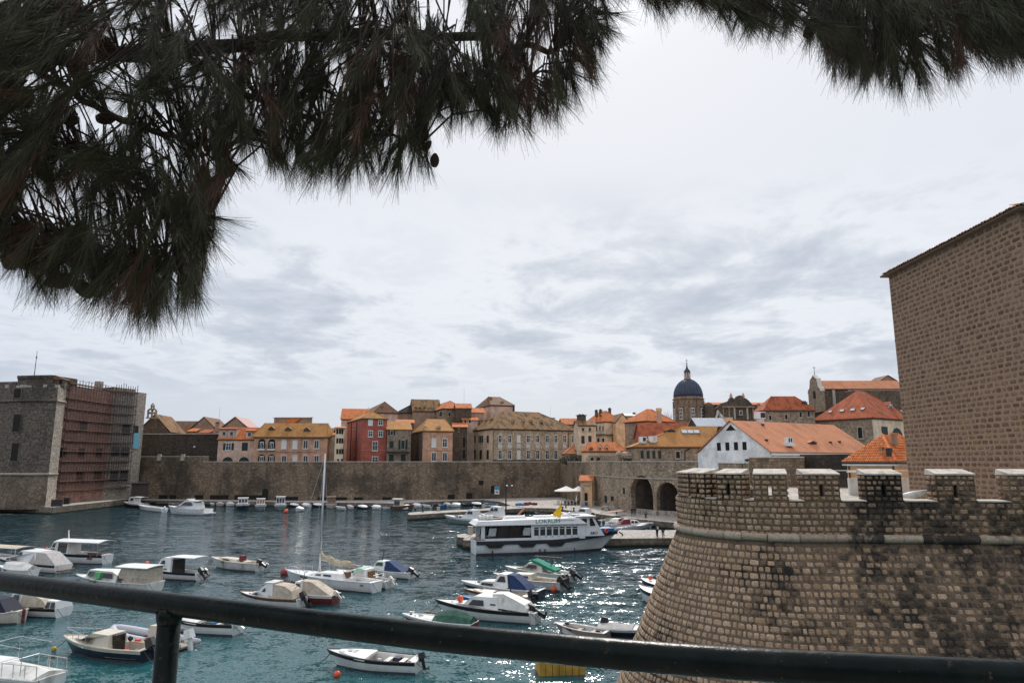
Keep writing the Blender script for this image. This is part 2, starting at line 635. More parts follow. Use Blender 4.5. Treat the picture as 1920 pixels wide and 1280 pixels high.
# quay along the foot of the city wall
quay('far_quay', [g(228, 936.5), g(400, 939), g(600, 941.4), g(742, 943), g(850, 938.3), g(905, 936.8), (W2[0] + 9, W2[1] + 9), W2, W1, W0], 1.2)
PLZ = [g(905, 936.8), g(940, 940.5), g(957, 947), g(985, 951.5), g(1035, 952.3), g(1062, 956), g(1100, 960), g(1180, 971), g(1268, 979.5),
       (44, 119), (70, 119), (70, 160), (W4[0] + 8, W4[1] + 4), (W4[0] + 2, W4[1] + 4), (W3[0], W3[1] + 3), (W2[0] + 9, W2[1] + 9)]
quay('plaza', PLZ, 1.2)
quay('stone_pier', [g(764, 963.5), g(770, 967 - 2.6), g(840, 959.8), g(930, 954.8), g(984, 951.7), g(957, 947.2), g(900, 953.2), g(795, 957.7), g(766, 960)], 1.15)
quay('ferry_pier', [g(868, 1012), g(893, 1013), g(905, 1009.5), g(1170, 1009), g(1262, 1008), (52, 101), (52, 112), g(1000, 992), g(905, 997), g(872, 1003)], 1.2)
quay('ferry_pier_block', [g(856, 1002), g(872, 1000), g(884, 1003), g(876, 1008.5), g(858, 1007)], 1.25)
FQ = 1.6
quay('fortress_quay', [g(-260, 955, FQ), g(0, 946.6, FQ), g(100, 950.4, FQ), g(243, 935.3, FQ), (W0[0] + 1, W0[1]), (W0[0] - 4, W0[1] + 8), (-190, 230)], FQ)
# the town stands on rising ground behind the wall
structure(MB().poly([(-400, 206, 3.4), (W0[0], 208, 3.4), (W1[0], W1[1] + 2, 3.4), (W2[0], W2[1] + 3, 3.4), (W3[0], W3[1] + 3, 3.4), (W4[0] + 4, W4[1] + 4, 3.4), (72, 122, 3.4), (300, 122, 3.4), (500, 900, 3.4), (-500, 900, 3.4)]).build('town_ground', plain('town_ground', (0.30, 0.27, 0.24), 0.9)))

# ------------------------------------------------------------------ city wall
WALLM = masonry('city_wall_stone', (0.50, 0.375, 0.26), (0.225, 0.17, 0.12), (0.13, 0.10, 0.075), 0.8, 0.4, 0.5, (0.035, 0.032, 0.03), 0.65, 0.11)
WALLD = masonry('dark_wall_stone', (0.16, 0.125, 0.10), (0.105, 0.085, 0.07), (0.06, 0.05, 0.043), 0.55, 0.32, 0.5, (0.03, 0.028, 0.027), 0.7, 0.12)


def wall_run(parent, pts, tops, mat, thick=2.4, zb=-0.5, cope=True):
    for i in range(len(pts) - 1):
        a, b = Vector((*pts[i],)), Vector((*pts[i + 1],))
        d = (b - a).normalized()
        n = Vector((-d.y, d.x))
        q = [(a.x, a.y), (b.x, b.y), (b.x + n.x * thick, b.y + n.y * thick), (a.x + n.x * thick, a.y + n.y * thick)]
        MB().slab(q, zb, tops[i]).build('wall', mat, parent)
        if cope:
            f = 0.12
            q2 = [(a.x - n.x * f, a.y - n.y * f), (b.x - n.x * f, b.y - n.y * f), (b.x + n.x * (thick + f), b.y + n.y * (thick + f)), (a.x + n.x * (thick + f), a.y + n.y * (thick + f))]
            MB().slab(q2, tops[i] + 0.003, tops[i] + 0.16).build('coping', COPING, parent)


def vplane_hit(px, py, A, B):
    """pixel -> (distance along A-B, height) on the upright plane through A and B"""
    r = ray(px, py)
    A, B = Vector(A[:2]), Vector(B[:2])
    S = (B - A).normalized()
    t = cross2(A, S) / cross2(r, S)
    p = Vector((r.x * t, r.y * t))
    return (p - A).dot(S), CAMZ + r.z * t, p, S


def wall_panel(parent, name, px, py, w, h, A, B, mat, proud=0.05, depth=0.08, arch=False):
    s, z, p, S = vplane_hit(px, py, A, B)
    d = math.hypot(p.x, p.y)
    k = math.hypot(p.x, p.y, z - CAMZ) / FPX
    nrm = Vector((S.y, -S.x))
    ww, hh = w * k / max(0.3, abs(S.x)), h * k
    base = [(-ww / 2, -hh / 2), (ww / 2, -hh / 2)]
    if arch:
        r = ww / 2
        base += [(r * math.cos(a), hh / 2 - r + r * math.sin(a)) for a in [math.pi * i / 8 for i in range(9)]]
    else:
        base += [(ww / 2, hh / 2), (-ww / 2, hh / 2)]
    pts = [(p.x + S.x * x + nrm.x * proud, p.y + S.y * x + nrm.y * proud, z + y) for x, y in base]
    return MB().extr(pts, (-nrm.x * depth, -nrm.y * depth, 0)).build(name, mat, parent)


cw = tag(empty('harbour_wall'), 'long grey-brown stone harbour wall with pale coping along the far quay', 'wall')
zt = 12.0
wl = [g(236, 934.3), g(376, 936)]
wall_run(cw, [W0, wl[1]], [atY(300, 856, W0[1]).z], WALLM)
wall_run(cw, [wl[1], W1, W2, W3, W4], [zt - 0.1] * 4, WALLM)
for x in (300, 344):
    s, z, p, S = vplane_hit(x, 856, W0, wl[1])
    MB().box((p.x, p.y - 0.25, z - 0.2), (1.1, 0.9, 1.9), 0, 0.8).build('drain_spout', STONE_TRIM, cw)
DARKHOLE = plain('dark_opening', (0.012, 0.011, 0.01), 0.9)
wall_panel(cw, 'arched_door', 497, 926.5, 11, 20, wl[1], W1, DARKHOLE, arch=True)
for x, w in ((306, 16), (324, 12), (373, 16), (411, 34), (451, 22), (477, 30)):
    wall_panel(cw, 'niche', x, 931.6, w, 7, W0 if x < 376 else wl[1], wl[1] if x < 376 else W1, DARKHOLE)
for x, w in ((531, 30), (552, 14)):
    wall_panel(cw, 'niche', x, 934, w, 6, wl[1], W1, DARKHOLE)
for x, w in ((604, 16), (640, 20), (672, 16), (725, 16)):
    wall_panel(cw, 'niche', x, 935, w, 6, W1, W2, DARKHOLE)
for x, y, w, h in ((846, 931, 13, 8),):
    wall_panel(cw, 'niche', x, y, w, h, W1, W2, DARKHOLE)
for x, y, w, h in ((880, 929, 11, 10), (902, 904.5, 8, 8), (924, 917, 7, 13)):
    wall_panel(cw, 'niche', x, y, w, h, W2, W3, DARKHOLE)

sg = tag(empty('wall_poster'), 'small blue and white poster fixed to the harbour wall above the plaza', 'poster')
wall_panel(sg, 'board', 931.5, 919, 8.5, 14, W2, W3, plain('poster_white', (0.75, 0.75, 0.76), 0.5), 0.09, 0.05)
wall_panel(sg, 'print', 931.5, 914.8, 8, 5.5, W2, W3, plain('poster_blue', (0.03, 0.30, 0.42), 0.5), 0.11, 0.02)
wall_panel(sg, 'print', 931.5, 922, 5, 2.2, W2, W3, plain('poster_red', (0.5, 0.08, 0.06), 0.5), 0.11, 0.02)

# raised rampart behind the wall on the left, with its lamp
ra = tag(empty('rampart_wall'), 'dark raised rampart wall behind the left end of the harbour wall', 'wall')
RA0, RA1 = (atY(262, 850, 214).x, 214), (atY(409, 850, 214).x, 214)
zr = atY(330, 813.5, 214).z
wall_run(ra, [RA0, RA1], [zr], WALLD, 3, 3.0)
gl = MB().ball((atY(364, 837.5, 213.6).x, 213.7, atY(364, 837.5, 213.7).z), (0.3, 0.3, 0.3)).build('globe_lamp', WHITE, None, True)
tag(gl, 'single white globe lamp fixed on the dark raised rampart', 'lamp')

# ------------------------------------------------------------------ arsenal with the two boat arches
ARSM = masonry('arsenal_stone', (0.66, 0.52, 0.375), (0.48, 0.38, 0.275), (0.24, 0.19, 0.145), 0.8, 0.4, 0.3, (0.07, 0.055, 0.045), 0.35, 0.3)
A0, A1, A2, A3 = g(1107, 945.5), g(1180, 961), g(1228, 966), (38.5, 133.5)
ar = tag(empty('arsenal'), 'old stone arsenal with two big round arches opening on the plaza', 'building')
ztop = 11.95
LEDGE = 8.45


def arch_face(parent, A, B, openings, ztop, zb, mat, thick=1.2, sill=1.2):
    """wall from A to B pierced by round-headed openings given as (s0, s1, spring, sill)"""
    A, B = Vector(A), Vector(B)
    S = (B - A).normalized()
    nb = Vector((-S.y, S.x))
    L = (B - A).length
    mb = MB()

    def panel(poly):
        pts = [(A.x + S.x * s, A.y + S.y * s, z) for s, z in poly]
        mb.extr(pts, (nb.x * thick, nb.y * thick, 0))
    x = 0.0
    for s0, s1, spring, sill in openings:
        panel([(x, zb), (s0, zb), (s0, ztop), (x, ztop)])
        r = (s1 - s0) / 2
        c = (s0 + s1) / 2
        nseg = 12
        pts = [(c - r * math.cos(math.pi * i / nseg), spring + r * 1.12 * math.sin(math.pi * i / nseg)) for i in range(nseg + 1)]
        for i in range(nseg):
            panel([pts[i], pts[i + 1], (pts[i + 1][0], ztop), (pts[i][0], ztop)])
        panel([(s0, zb), (s1, zb), (s1, sill), (s0, sill)])
        x = s1
    panel([(x, zb), (L, zb), (L, ztop), (x, ztop)])
    mb.build('wall', mat, parent)


arch_face(ar, A0, A1, [], ztop, 0.9, ARSM)
arch_face(ar, A1, A2, [(vplane_hit(1183, 930, A1, A2)[0], vplane_hit(1224.5, 930, A1, A2)[0], 5.1, 1.9)], ztop, 0.9, ARSM)
arch_face(ar, A2, A3, [(vplane_hit(1231, 930, A2, A3)[0], vplane_hit(1273, 930, A2, A3)[0], 5.0, 1.9)], ztop, 0.9, ARSM)
for a, b in ((A0, A1), (A1, A2), (A2, A3)):
    a, b = Vector(a), Vector(b)
    S = (b - a).normalized()
    f = Vector((S.y, -S.x)) * 0.16
    k = Vector((-S.y, S.x)) * 0.02
    MB().slab([(a + f)[:], (b + f)[:], (b + k)[:], (a + k)[:]], LEDGE, LEDGE + 0.28).build('ledge', STONE_TRIM, ar)
    MB().slab([(a + f)[:], (b + f)[:], (b + k * 60)[:], (a + k * 60)[:]], ztop + 0.003, ztop + 0.15).build('coping', COPING, ar)
for A, B, x0, x1, sp in ((A1, A2, 1183, 1224.5, 5.1), (A2, A3, 1231, 1273, 5.0)):
    s0, s1 = vplane_hit(x0, 930, A, B)[0], vplane_hit(x1, 930, A, B)[0]
    A, B = Vector(A), Vector(B)
    S = (B - A).normalized()
    nb = Vector((-S.y, S.x))
    c, r = (s0 + s1) / 2, (s1 - s0) / 2
    for i in range(11):
        a0, a1 = math.pi * i / 11 + 0.015, math.pi * (i + 1) / 11 - 0.015
        pts = []
        for a, rr in ((a0, r), (a1, r), (a1, r + 0.42), (a0, r + 0.42)):
            s, z = c - rr * math.cos(a), sp + rr * 1.12 * math.sin(a)
            p = A + S * s - nb * 0.06
            pts.append((p.x, p.y, z))
        MB().extr(pts, (nb.x * 0.3, nb.y * 0.3, 0)).build('voussoir', ARSM, ar)
    # pale bench wall in the mouth of the arch
    p0, p1 = A + S * s0, A + S * s1
    MB().slab([(p0 - nb * 0.1)[:], (p1 - nb * 0.1)[:], (p1 + nb * 0.6)[:], (p0 + nb * 0.6)[:]], 1.2, 2.25).build('bench_wall', masonry('bench_blocks', (0.55, 0.48, 0.42), (0.5, 0.43, 0.37), (0.33, 0.28, 0.24), 1.0, 0.4, 0.2, (0.2, 0.17, 0.14), 0.2), ar)
    q = [p0 + nb * 1.2, p1 + nb * 1.2, p1 + nb * 14, p0 + nb * 14]
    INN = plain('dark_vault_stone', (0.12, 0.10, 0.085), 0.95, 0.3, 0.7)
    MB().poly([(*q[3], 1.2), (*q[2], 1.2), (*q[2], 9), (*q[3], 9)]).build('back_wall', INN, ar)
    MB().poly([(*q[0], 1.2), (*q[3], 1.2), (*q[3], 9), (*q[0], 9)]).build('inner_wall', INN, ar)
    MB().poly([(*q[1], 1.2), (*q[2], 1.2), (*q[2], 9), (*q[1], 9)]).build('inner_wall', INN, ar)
# column foot between the arches
p = Vector(A2)
MB().box((p.x - 0.1, p.y - 0.4, 1.6), (1.2, 0.9, 1.1), -0.6, 0.8).build('pier_base', STONE_TRIM, ar)
# terrace roof of the arsenal and the quarter behind
MB().poly([(A0[0] + 1, A0[1] + 1, 11.0), (A1[0] + 1.2, A1[1] + 1.2, 11.0), (A3[0] + 0.5, A3[1] + 1.5, 11.0), (A3[0] + 20, A3[1] + 20, 11.0), (A0[0] + 20, A0[1] + 20, 11.0)]).build('terrace_roof', STONE_TRIM, ar)
for x, y, w, h in ((1136, 935, 4, 12), (1148, 934, 5, 8), (1170, 920, 3, 11)):
    wall_panel(ar, 'window', x, y, w, h, A0, A1, DARKHOLE)
# stone sentry turret on the corner of the wall
st = tag(empty('sentry_turret', (atY(1161, 860, 168).x, 168, 11.6)), 'small domed stone sentry turret on the corner of the arsenal roof', 'turret')
MB().lathe([(0.75, 0), (0.8, 0.3), (0.72, 0.35), (0.72, 1.9), (0.85, 2.0), (0.8, 2.1)], 12).build('drum', ARSM, st)
MB().lathe([(0.8, 2.1), (0.75, 2.45), (0.5, 2.75), (0.12, 2.95), (0.0, 3.1)], 12).build('cupola', STONE_TRIM, st, True)
cm = tag(empty('cistern_wall'), 'low rounded dark stone parapet right of the sentry turret', 'wall')
p0, p1 = atY(1168, 862, 166), atY(1196, 862, 160)
MB().slab([(p0.x, p0.y), (p1.x, p1.y), (p1.x + 1, p1.y + 2), (p0.x + 1, p0.y + 2)], 11.3, 13.6).build('wall', WALLD, cm)
MB().tube([(p0.x + 0.4, p0.y + 1, 13.5), (p1.x - 0.5, p1.y + 1, 13.4)], 0.9, 8).build('rounded_top', ARSM, cm)
# ================================================================== NEAR BASTION (round) AND TOWER
NEAR = stone_mat('bastion_stone', (0.64, 0.455, 0.32), (0.46, 0.305, 0.20), (0.26, 0.165, 0.105), (0.046, 0.039, 0.033), 0.30, 0.475, 0.67, left_clean=(7.0, 16.0, 0.12, 0.055))
MORT = stone_mat('bastion_mortar', (0.22, 0.16, 0.115), (0.16, 0.115, 0.083), (0.11, 0.08, 0.06), (0.02, 0.019, 0.018), 0.30, 0.515, 0.60)
rs = random.Random(5)


def stone_variants(n, bulge, rough, seed, smooth=True):
    out = []
    r = random.Random(seed)
    nx, nz = 6, 5
    for k in range(n):
        vs, fs = [], []
        sq = r.uniform(3.6, 8.0)
        ph = [r.uniform(-1, 1) for _ in range(6)]
        for j in range(nz):
            for i in range(nx):
                a, c = -1 + 2 * i / (nx - 1), -1 + 2 * j / (nz - 1)
                m = max(abs(a), abs(c))
                ln = (abs(a) ** sq + abs(c) ** sq) ** (1 / sq)
                f = m / ln if ln > 0 else 1.0
                x, z = a * f, c * f
                edge = m >= 0.999
                if not edge:
                    x += r.uniform(-.07, .07)
                    z += r.uniform(-.07, .07)
                else:
                    x *= 1 + r.uniform(-.06, .04)
                    z *= 1 + r.uniform(-.06, .04)
                y = -0.7 if edge else 0.55 + bulge * (1 - m * m) + r.uniform(-rough, rough) + 0.12 * (ph[0] * a + ph[1] * c)
                vs.append((x * 0.5, y, z * 0.5))
        for j in range(nz - 1):
            for i in range(nx - 1):
                q = j * nx + i
                fs.append((q, q + nx, q + nx + 1, q + 1))
        me = bpy.data.meshes.new('stone')
        me.from_pydata(vs, [], fs)
        bm = bmesh.new()
        bm.from_mesh(me)
        bmesh.ops.recalc_face_normals(bm, faces=bm.faces)
        bm.faces.ensure_lookup_table()
        if sum((f.normal.y for f in bm.faces)) < 0:
            bmesh.ops.reverse_faces(bm, faces=bm.faces)
        bm.to_mesh(me)
        bm.free()
        me.polygons.foreach_set('use_smooth', [smooth] * len(me.polygons))
        out.append((me, np.array(vs), fs))
    return out


class Stones:
    """collects stones; the ones that show largest become parts of their own, the rest one joined part"""
    def __init__(self, variants, mat, top_n):
        self.var, self.mat, self.n, self.items = variants, mat, top_n, []
        for me, _, _ in variants:
            if not me.materials:
                me.materials.append(mat)

    def put(self, c, T, Nn, U, l, d, h, parent):
        c = Vector(c)
        rel = c - Vector((0, 0, CAMZ))
        dist = rel.length
        px, py = pxof(c)
        face = max(0.0, -rel.normalized().dot(Nn))
        vis = l * h * face / dist ** 2 if (-15 < px < 1935 and -15 < py < 1295) else 0.0
        if vis <= 0 and not (-120 < px < 2040 and -120 < py < 1420):
            return
        M = Matrix(((T.x * l, Nn.x * d, U.x * h, c.x), (T.y * l, Nn.y * d, U.y * h, c.y), (T.z * l, Nn.z * d, U.z * h, c.z), (0, 0, 0, 1)))
        self.items.append((vis, M, parent, rs.randrange(len(self.var))))

    def flush(self, rest_parent, rest_name='small_stones'):
        self.items.sort(key=lambda q: -q[0])
        for vis, M, parent, k in self.items[:self.n]:
            o = bpy.data.objects.new('stone', self.var[k][0])
            COL.objects.link(o)
            o.parent = parent
            o.matrix_basis = M
        V, F = [], []
        n = 0
        for vis, M, parent, k in self.items[self.n:]:
            me, vs, fs = self.var[k]
            m = np.array(M)
            V.append(vs @ m[:3, :3].T + m[:3, 3])
            F += [tuple(i + n for i in f) for f in fs]
            n += len(vs)
        if V:
            me = bpy.data.meshes.new(rest_name)
            me.from_pydata(np.concatenate(V).tolist(), [], F)
            me.polygons.foreach_set('use_smooth', [self.var[0][0].polygons[0].use_smooth] * len(me.polygons))
            me.materials.append(self.mat)
            o = bpy.data.objects.new(rest_name, me)
            COL.objects.link(o)
            o.parent = rest_parent
            o['kind'] = 'stuff'


# plan of the bastion at the height of the cordon: straight front, round shoulder on the left
BA, BB = Vector((29.0, 26.8)), Vector((11.7, 28.3))
BD = (BB - BA).normalized()
BL = (BB - BA).length
BN0 = Vector((BD.y, -BD.x)) * -1
if BN0.y > 0:
    BN0 = -BN0
BR = 4.3
BC = BB - BN0 * BR
PH0 = math.atan2(BN0.y, BN0.x)
ARC = math.radians(125)
ZC, BAT = 8.92, 0.43


def bpath(s):
    if s <= BL:
        return BA + BD * s, BN0, BD
    a = min((s - BL) / BR, ARC)
    ph = PH0 - a
    n = Vector((math.cos(ph), math.sin(ph)))
    p = BC + n * BR
    t = Vector((n.y, -n.x))
    if (s - BL) / BR > ARC:
        p = p + t * (s - BL - ARC * BR)
    return p, n, t


def bsurf(s, z, off=0.0):
    p, n, t = bpath(s)
    o = off + (BAT * (ZC - z) if z < ZC else 0.0)
    return Vector((p.x + n.x * o, p.y + n.y * o, z))


STOT = BL + ARC * BR + 9
ba = tag(empty('round_bastion'), 'near round stone bastion with battered wall, moulding and crenellated parapet', 'bastion')
# solid core
ss = [0.0] + [BL * i / 6 for i in range(1, 7)] + [BL + ARC * BR * i / 22 for i in range(1, 23)] + [STOT]
rings = []
for z in (-1.5, 3, 6, ZC, 10.42):
    rings.append([bsurf(s, z) for s in ss])
mb = MB()
mb.loft(rings, closed=False, cap=False)
inner = [Vector((bpath(s)[0].x - bpath(s)[1].x * 0.78, bpath(s)[0].y - bpath(s)[1].y * 0.78, 10.42)) for s in ss]
mb.loft([[bsurf(s, 10.42) for s in ss], inner, [Vector((p.x, p.y, 9.3)) for p in inner]], closed=False, cap=False)
mb.build('wall_core', MORT, ba)

ST = Stones(stone_variants(18, 0.22, 0.30, 3, False), NEAR, 300)
# battered face
z = ZC - 0.24
row = 0
while z > 0.6:
    h = rs.uniform(0.215, 0.285)
    zm = z - h / 2
    k = (BAT * (ZC - zm)) / BR
    s = 3.0 + rs.uniform(0, 0.4)
    while s < BL + ARC * BR * 0.86:
        l = rs.choice((rs.uniform(0.17, 0.26), rs.uniform(0.22, 0.34), rs.uniform(0.28, 0.44)))
        ds = l / (1 + k) if s > BL else l
        sm = s + ds / 2
        c = bsurf(sm, zm)
        px, py = pxof(c)
        if px < 1990:
            p, n, t = bpath(sm)
            T = Vector((t.x, t.y, 0))
            Nn = Vector((n.x, n.y, BAT)).normalized()
            U = T.cross(Nn)
            if rs.random() > 0.012:
                ST.put(c, T, Nn, U, l - rs.uniform(0.008, 0.035), rs.uniform(0.014, 0.042), h * 1.06 - rs.uniform(0.008, 0.035), ba)
        s += ds
    z -= h
# parapet courses
z = 10.40
while z > 9.2:
    h = rs.uniform(0.22, 0.28)
    h = min(h, z - 9.06)
    zm = z - h / 2
    s = 3.0
    while s < BL + ARC * BR * 0.86:
        l = rs.uniform(0.2, 0.4)
        sm = s + l / 2
        p, n, t = bpath(sm)
        ST.put(bsurf(sm, zm), Vector((t.x, t.y, 0)), Vector((n.x, n.y, 0)), Vector((0, 0, 1)), l - rs.uniform(0.01, 0.04), rs.uniform(0.02, 0.05), h - rs.uniform(0.01, 0.035), ba)
        s += l
    z -= h
# cordon: half-round moulding in lengths
CORD = stone_mat('cordon_stone', (0.58, 0.48, 0.38), (0.46, 0.37, 0.29), (0.26, 0.2, 0.15), (0.03, 0.027, 0.025), 0.30, 0.55, 0.66, left_clean=(7.0, 17.0, 0.10, 0.03))
s = 2.0
while s < BL + ARC * BR:
    l = rs.uniform(0.7, 1.5)
    pts = [bsurf(s + (l - 0.025) * i / 5, ZC, 0.03) for i in range(6)]
    MB().tube([(p.x, p.y, p.z + 0.06) for p in pts], 0.165 * rs.uniform(0.94, 1.05), 10).build('cordon_stone', CORD, ba, True)
    s += l


def s_for_px(px, z=10.9):
    best = None
    for i in range(900):
        s = 2.0 + (BL + ARC * BR * 0.7 - 2.0) * i / 899
        q = pxof(bsurf(s, z))[0]
        if best is None or abs(q - px) < best[0]:
            best = (abs(q - px), s)
    return best[1]


CAPM = plain('pale_cap_mortar', (0.52, 0.47, 0.41), 0.9, 0.22, 3.0, grime=0.5)
UP = Vector((0, 0, 1))
merlons = [(1273, 1292), (1297, 1322), (1343.5, 1390), (1414, 1476), (1507.5, 1575), (1624, 1692), (1757, 1829), (1893, 1966)]
ms = []
for x0, x1 in merlons:
    sb, sa = s_for_px(x0), s_for_px(x1)
    if x0 == 1273:
        sb = sa + 1.35
    ms.append((sa, sb))
THK = 0.78
for mi, (sa, sb) in enumerate(ms):
    pa, pb = bpath(sa)[0], bpath(sb)[0]
    T2 = (pb - pa).normalized()
    n2 = Vector((-T2.y, T2.x))
    if n2.dot(bpath((sa + sb) / 2)[1]) < 0:
        n2 = -n2
    T, Nn = Vector((T2.x, T2.y, 0)), Vector((n2.x, n2.y, 0))
    w = (pb - pa).length
    z0, z1 = 10.42, 11.47

    def P(s, d, z):
        return Vector((pa.x + T2.x * s - n2.x * d, pa.y + T2.y * s - n2.y * d, z))
    core = MB()
    sl0, sl1 = w * 0.47, w * 0.47 + 0.13

    def blk(a, b, za, zb):
        core.add([P(a, 0, za), P(b, 0, za), P(b, THK, za), P(a, THK, za), P(a, 0, zb), P(b, 0, zb), P(b, THK, zb), P(a, THK, zb)],
                 [(3, 2, 1, 0), (4, 5, 6, 7), (0, 1, 5, 4), (1, 2, 6, 5), (2, 3, 7, 6), (3, 0, 4, 7)])
    slit = mi in (1, 2, 3, 4, 5, 6)
    if slit:
        blk(0, sl0, z0, z1)
        blk(sl1, w, z0, z1)
        blk(sl0, sl1, z0, 10.62)
        blk(sl0, sl1, 11.12, z1)
    else:
        blk(0, w, z0, z1)
    co = core.build('merlon', MORT, ba)
    zz = z0
    rows = 5
    hh = (z1 - z0) / rows
    for rr in range(rows):
        zm = z0 + hh * (rr + 0.5)
        segs = [(0, sl0), (sl1, w)] if (slit and rr in (1, 2)) else [(0, w)]
        for a, b in segs:
            nst = max(1, round((b - a) / rs.uniform(0.24, 0.36)))
            cuts = [a + (b - a) * (i + (rs.uniform(-.18, .18) if 0 < i < nst else 0)) / nst for i in range(nst + 1)]
            for i in range(nst):
                l = cuts[i + 1] - cuts[i]
                ST.put(P((cuts[i] + cuts[i + 1]) / 2, 0, zm), T, Nn, UP, l - 0.03, 0.07, hh - 0.03, co)
        for end, sx in ((0.0, -1), (w, 1)):
            dd = [0, rs.uniform(0.3, 0.48), THK]
            for i in range(2):
                ST.put(P(end, (dd[i] + dd[i + 1]) / 2, zm), Nn * sx, T * sx, UP, dd[i + 1] - dd[i] - 0.03, 0.06, hh - 0.03, co)
    # sloping mortar cap
    e = 0.03
    cap = MB()
    cap.add([P(-e, -0.07, z1 + .002), P(w + e, -0.07, z1 + .002), P(w + e, THK + 0.05, z1 + .002), P(-e, THK + 0.05, z1 + .002),
             P(-e, -0.05, z1 + 0.06), P(w + e, -0.05, z1 + 0.06), P(w + e - 0.04, THK + 0.03, z1 + 0.235), P(-e + 0.04, THK + 0.03, z1 + 0.235)],
            [(3, 2, 1, 0), (4, 5, 6, 7), (0, 1, 5, 4), (1, 2, 6, 5), (2, 3, 7, 6), (3, 0, 4, 7)])
    cap.build('cap', CAPM, co)
# pale sills between the merlons
for i in range(len(ms) - 1):
    sa, sb = ms[i + 1][1] + 0.03, ms[i][0] - 0.03
    k = 5
    o1 = [bsurf(sa + (sb - sa) * j / k, 10.424, 0.05) for j in range(k + 1)]
    i1 = [bsurf(sa + (sb - sa) * j / k, 10.424, -THK - 0.05) for j in range(k + 1)]
    mb = MB().loft([o1, i1, [p + UP * 0.07 for p in i1], [p + UP * 0.05 for p in o1], o1], closed=False, cap=False)
    mb.build('sill', CAPM, ba)
ST.flush(ba)

# terrace behind the parapet
ter = [bpath(s)[0] - bpath(s)[1] * 0.8 for s in ss]
tp = [(p.x, p.y, 9.62) for p in ter] + [(17.0, 62, 9.62), (60, 62, 9.62), (60, 27, 9.62)]
structure(MB().poly(tp).build('terrace', PAVE))
structure(MB().slab([(17.0, 62), (60, 62), (60, 117), (33, 117), (22.5, 80)], -0.5, 8.6).build('fort_platform', ARSM))

# ------------------------------------------------------------------ square tower
TW = stone_mat('tower_stone', (0.34, 0.22, 0.15), (0.205, 0.125, 0.084), (0.105, 0.065, 0.045), (0.05, 0.04, 0.033), 0.22, 0.66, 0.84)
TM = stone_mat('tower_mortar', (0.42, 0.295, 0.215), (0.33, 0.225, 0.16), (0.22, 0.147, 0.103), (0.10, 0.08, 0.065), 0.22, 0.62, 0.78)
tw = tag(empty('square_tower'), 'tall square tower of coursed brown stone at the right edge', 'tower')
TC0, TC1 = Vector((25.62, 32.9)), Vector((25.75, 45.2))
TX = 44.0
ZT = 24.45
MB().slab([(TC0.x, TC0.y), (TX, TC0.y - 0.4), (TX, TC1.y), (TC1.x, TC1.y)], 8.5, ZT).build('wall_core', TM, tw)
S2 = Stones(stone_variants(18, 0.25, 0.26, 9, False), TW, 300)
Tt = Vector((TC1.x - TC0.x, TC1.y - TC0.y, 0)).normalized()
Nt = Vector((-Tt.y, Tt.x, 0))
if Nt.x > 0:
    Nt = -Nt
LT = (TC1 - TC0).length
z = ZT - 0.02
row = 0
while z > 9.3:
    h = rs.uniform(0.27, 0.33)
    zm = z - h / 2
    s = 0.0
    row += 1
    while s < LT - 0.02:
        l = rs.uniform(0.34, 0.72)
        if s == 0.0:
            l = 0.75 if row % 2 else 0.42
        if LT - s - l < 0.2:
            l = LT - s
        ST2 = Vector((TC0.x, TC0.y, zm)) + Tt * (s + l / 2)
        # x axis must satisfy T x N = up
        T = -Tt if (-Tt).cross(Nt).z > 0 else Tt
        S2.put(ST2, T, Nt, UP, l - rs.uniform(0.015, 0.035), rs.uniform(0.03, 0.075), h - rs.uniform(0.045, 0.085), tw)
        s += l
    # sliver of the front face
    s = 0.0
    while s < 2.0:
        l = 0.7 if (s == 0 and row % 2 == 0) else rs.uniform(0.3, 0.5)
        S2.put((TC0.x + s + l / 2, TC0.y - 0.02 * s, zm), Vector((-1, 0, 0)), Vector((0, -1, 0)), UP, l - 0.025, 0.045, h - 0.04, tw)
        s += l
    z -= h
S2.flush(tw)
# tiled hip roof with projecting barrel tiles at the eave
OV = 0.42
TILE = tiles('brown_roof_tiles', (0.36, 0.19, 0.10), (0.28, 0.15, 0.085), (0.10, 0.075, 0.045), 0.5, 0.24, 1.2)
e = [(TC0.x - OV, TC0.y - OV - 0.2, ZT + 0.1), (TX + OV, TC0.y - OV - 0.6, ZT + 0.1), (TX + OV, TC1.y + OV, ZT + 0.1), (TC1.x - OV, TC1.y + OV, ZT + 0.1)]
ap = (TC0.x + 9, TC0.y + 6, ZT + 4.2)
roof = MB().add(e + [ap], [(0, 1, 4), (1, 2, 4), (2, 3, 4), (3, 0, 4)]).build('roof', TILE, tw)
MB().slab([(e[0][0] + .04, e[0][1] + .04), (e[1][0] - .04, e[1][1] + .04), (e[2][0] - .04, e[2][1] - .04), (e[3][0] + .04, e[3][1] - .04)], ZT + 0.003, ZT + 0.09).build('eave_board', plain('eave_stone', (0.17, 0.125, 0.09), 0.9, 0.2), tw)
tm = MB()
ring0 = [(-0.11 * math.cos(math.pi * i / 6), -0.06, 0.09 * math.sin(math.pi * i / 6)) for i in range(7)]
ring1 = [(0.8 * x, 0.62, 0.8 * zz + 0.22) for x, y, zz in ring0]
ring0b = [(x * 0.78, y, zz * 0.72) for x, y, zz in ring0]
ring1b = [(x * 0.78, y, zz - 0.02) for x, y, zz in ring1]
tm.loft([ring0b, ring0, ring1, ring1b], closed=False, cap=False)
t0 = tm.build('roof_tile', plain('single_roof_tile', (0.37, 0.20, 0.11), 0.85, 0.35, 2.0, grime=0.4), roof, True)
n = int((LT + 2 * OV) / 0.235)
first = True
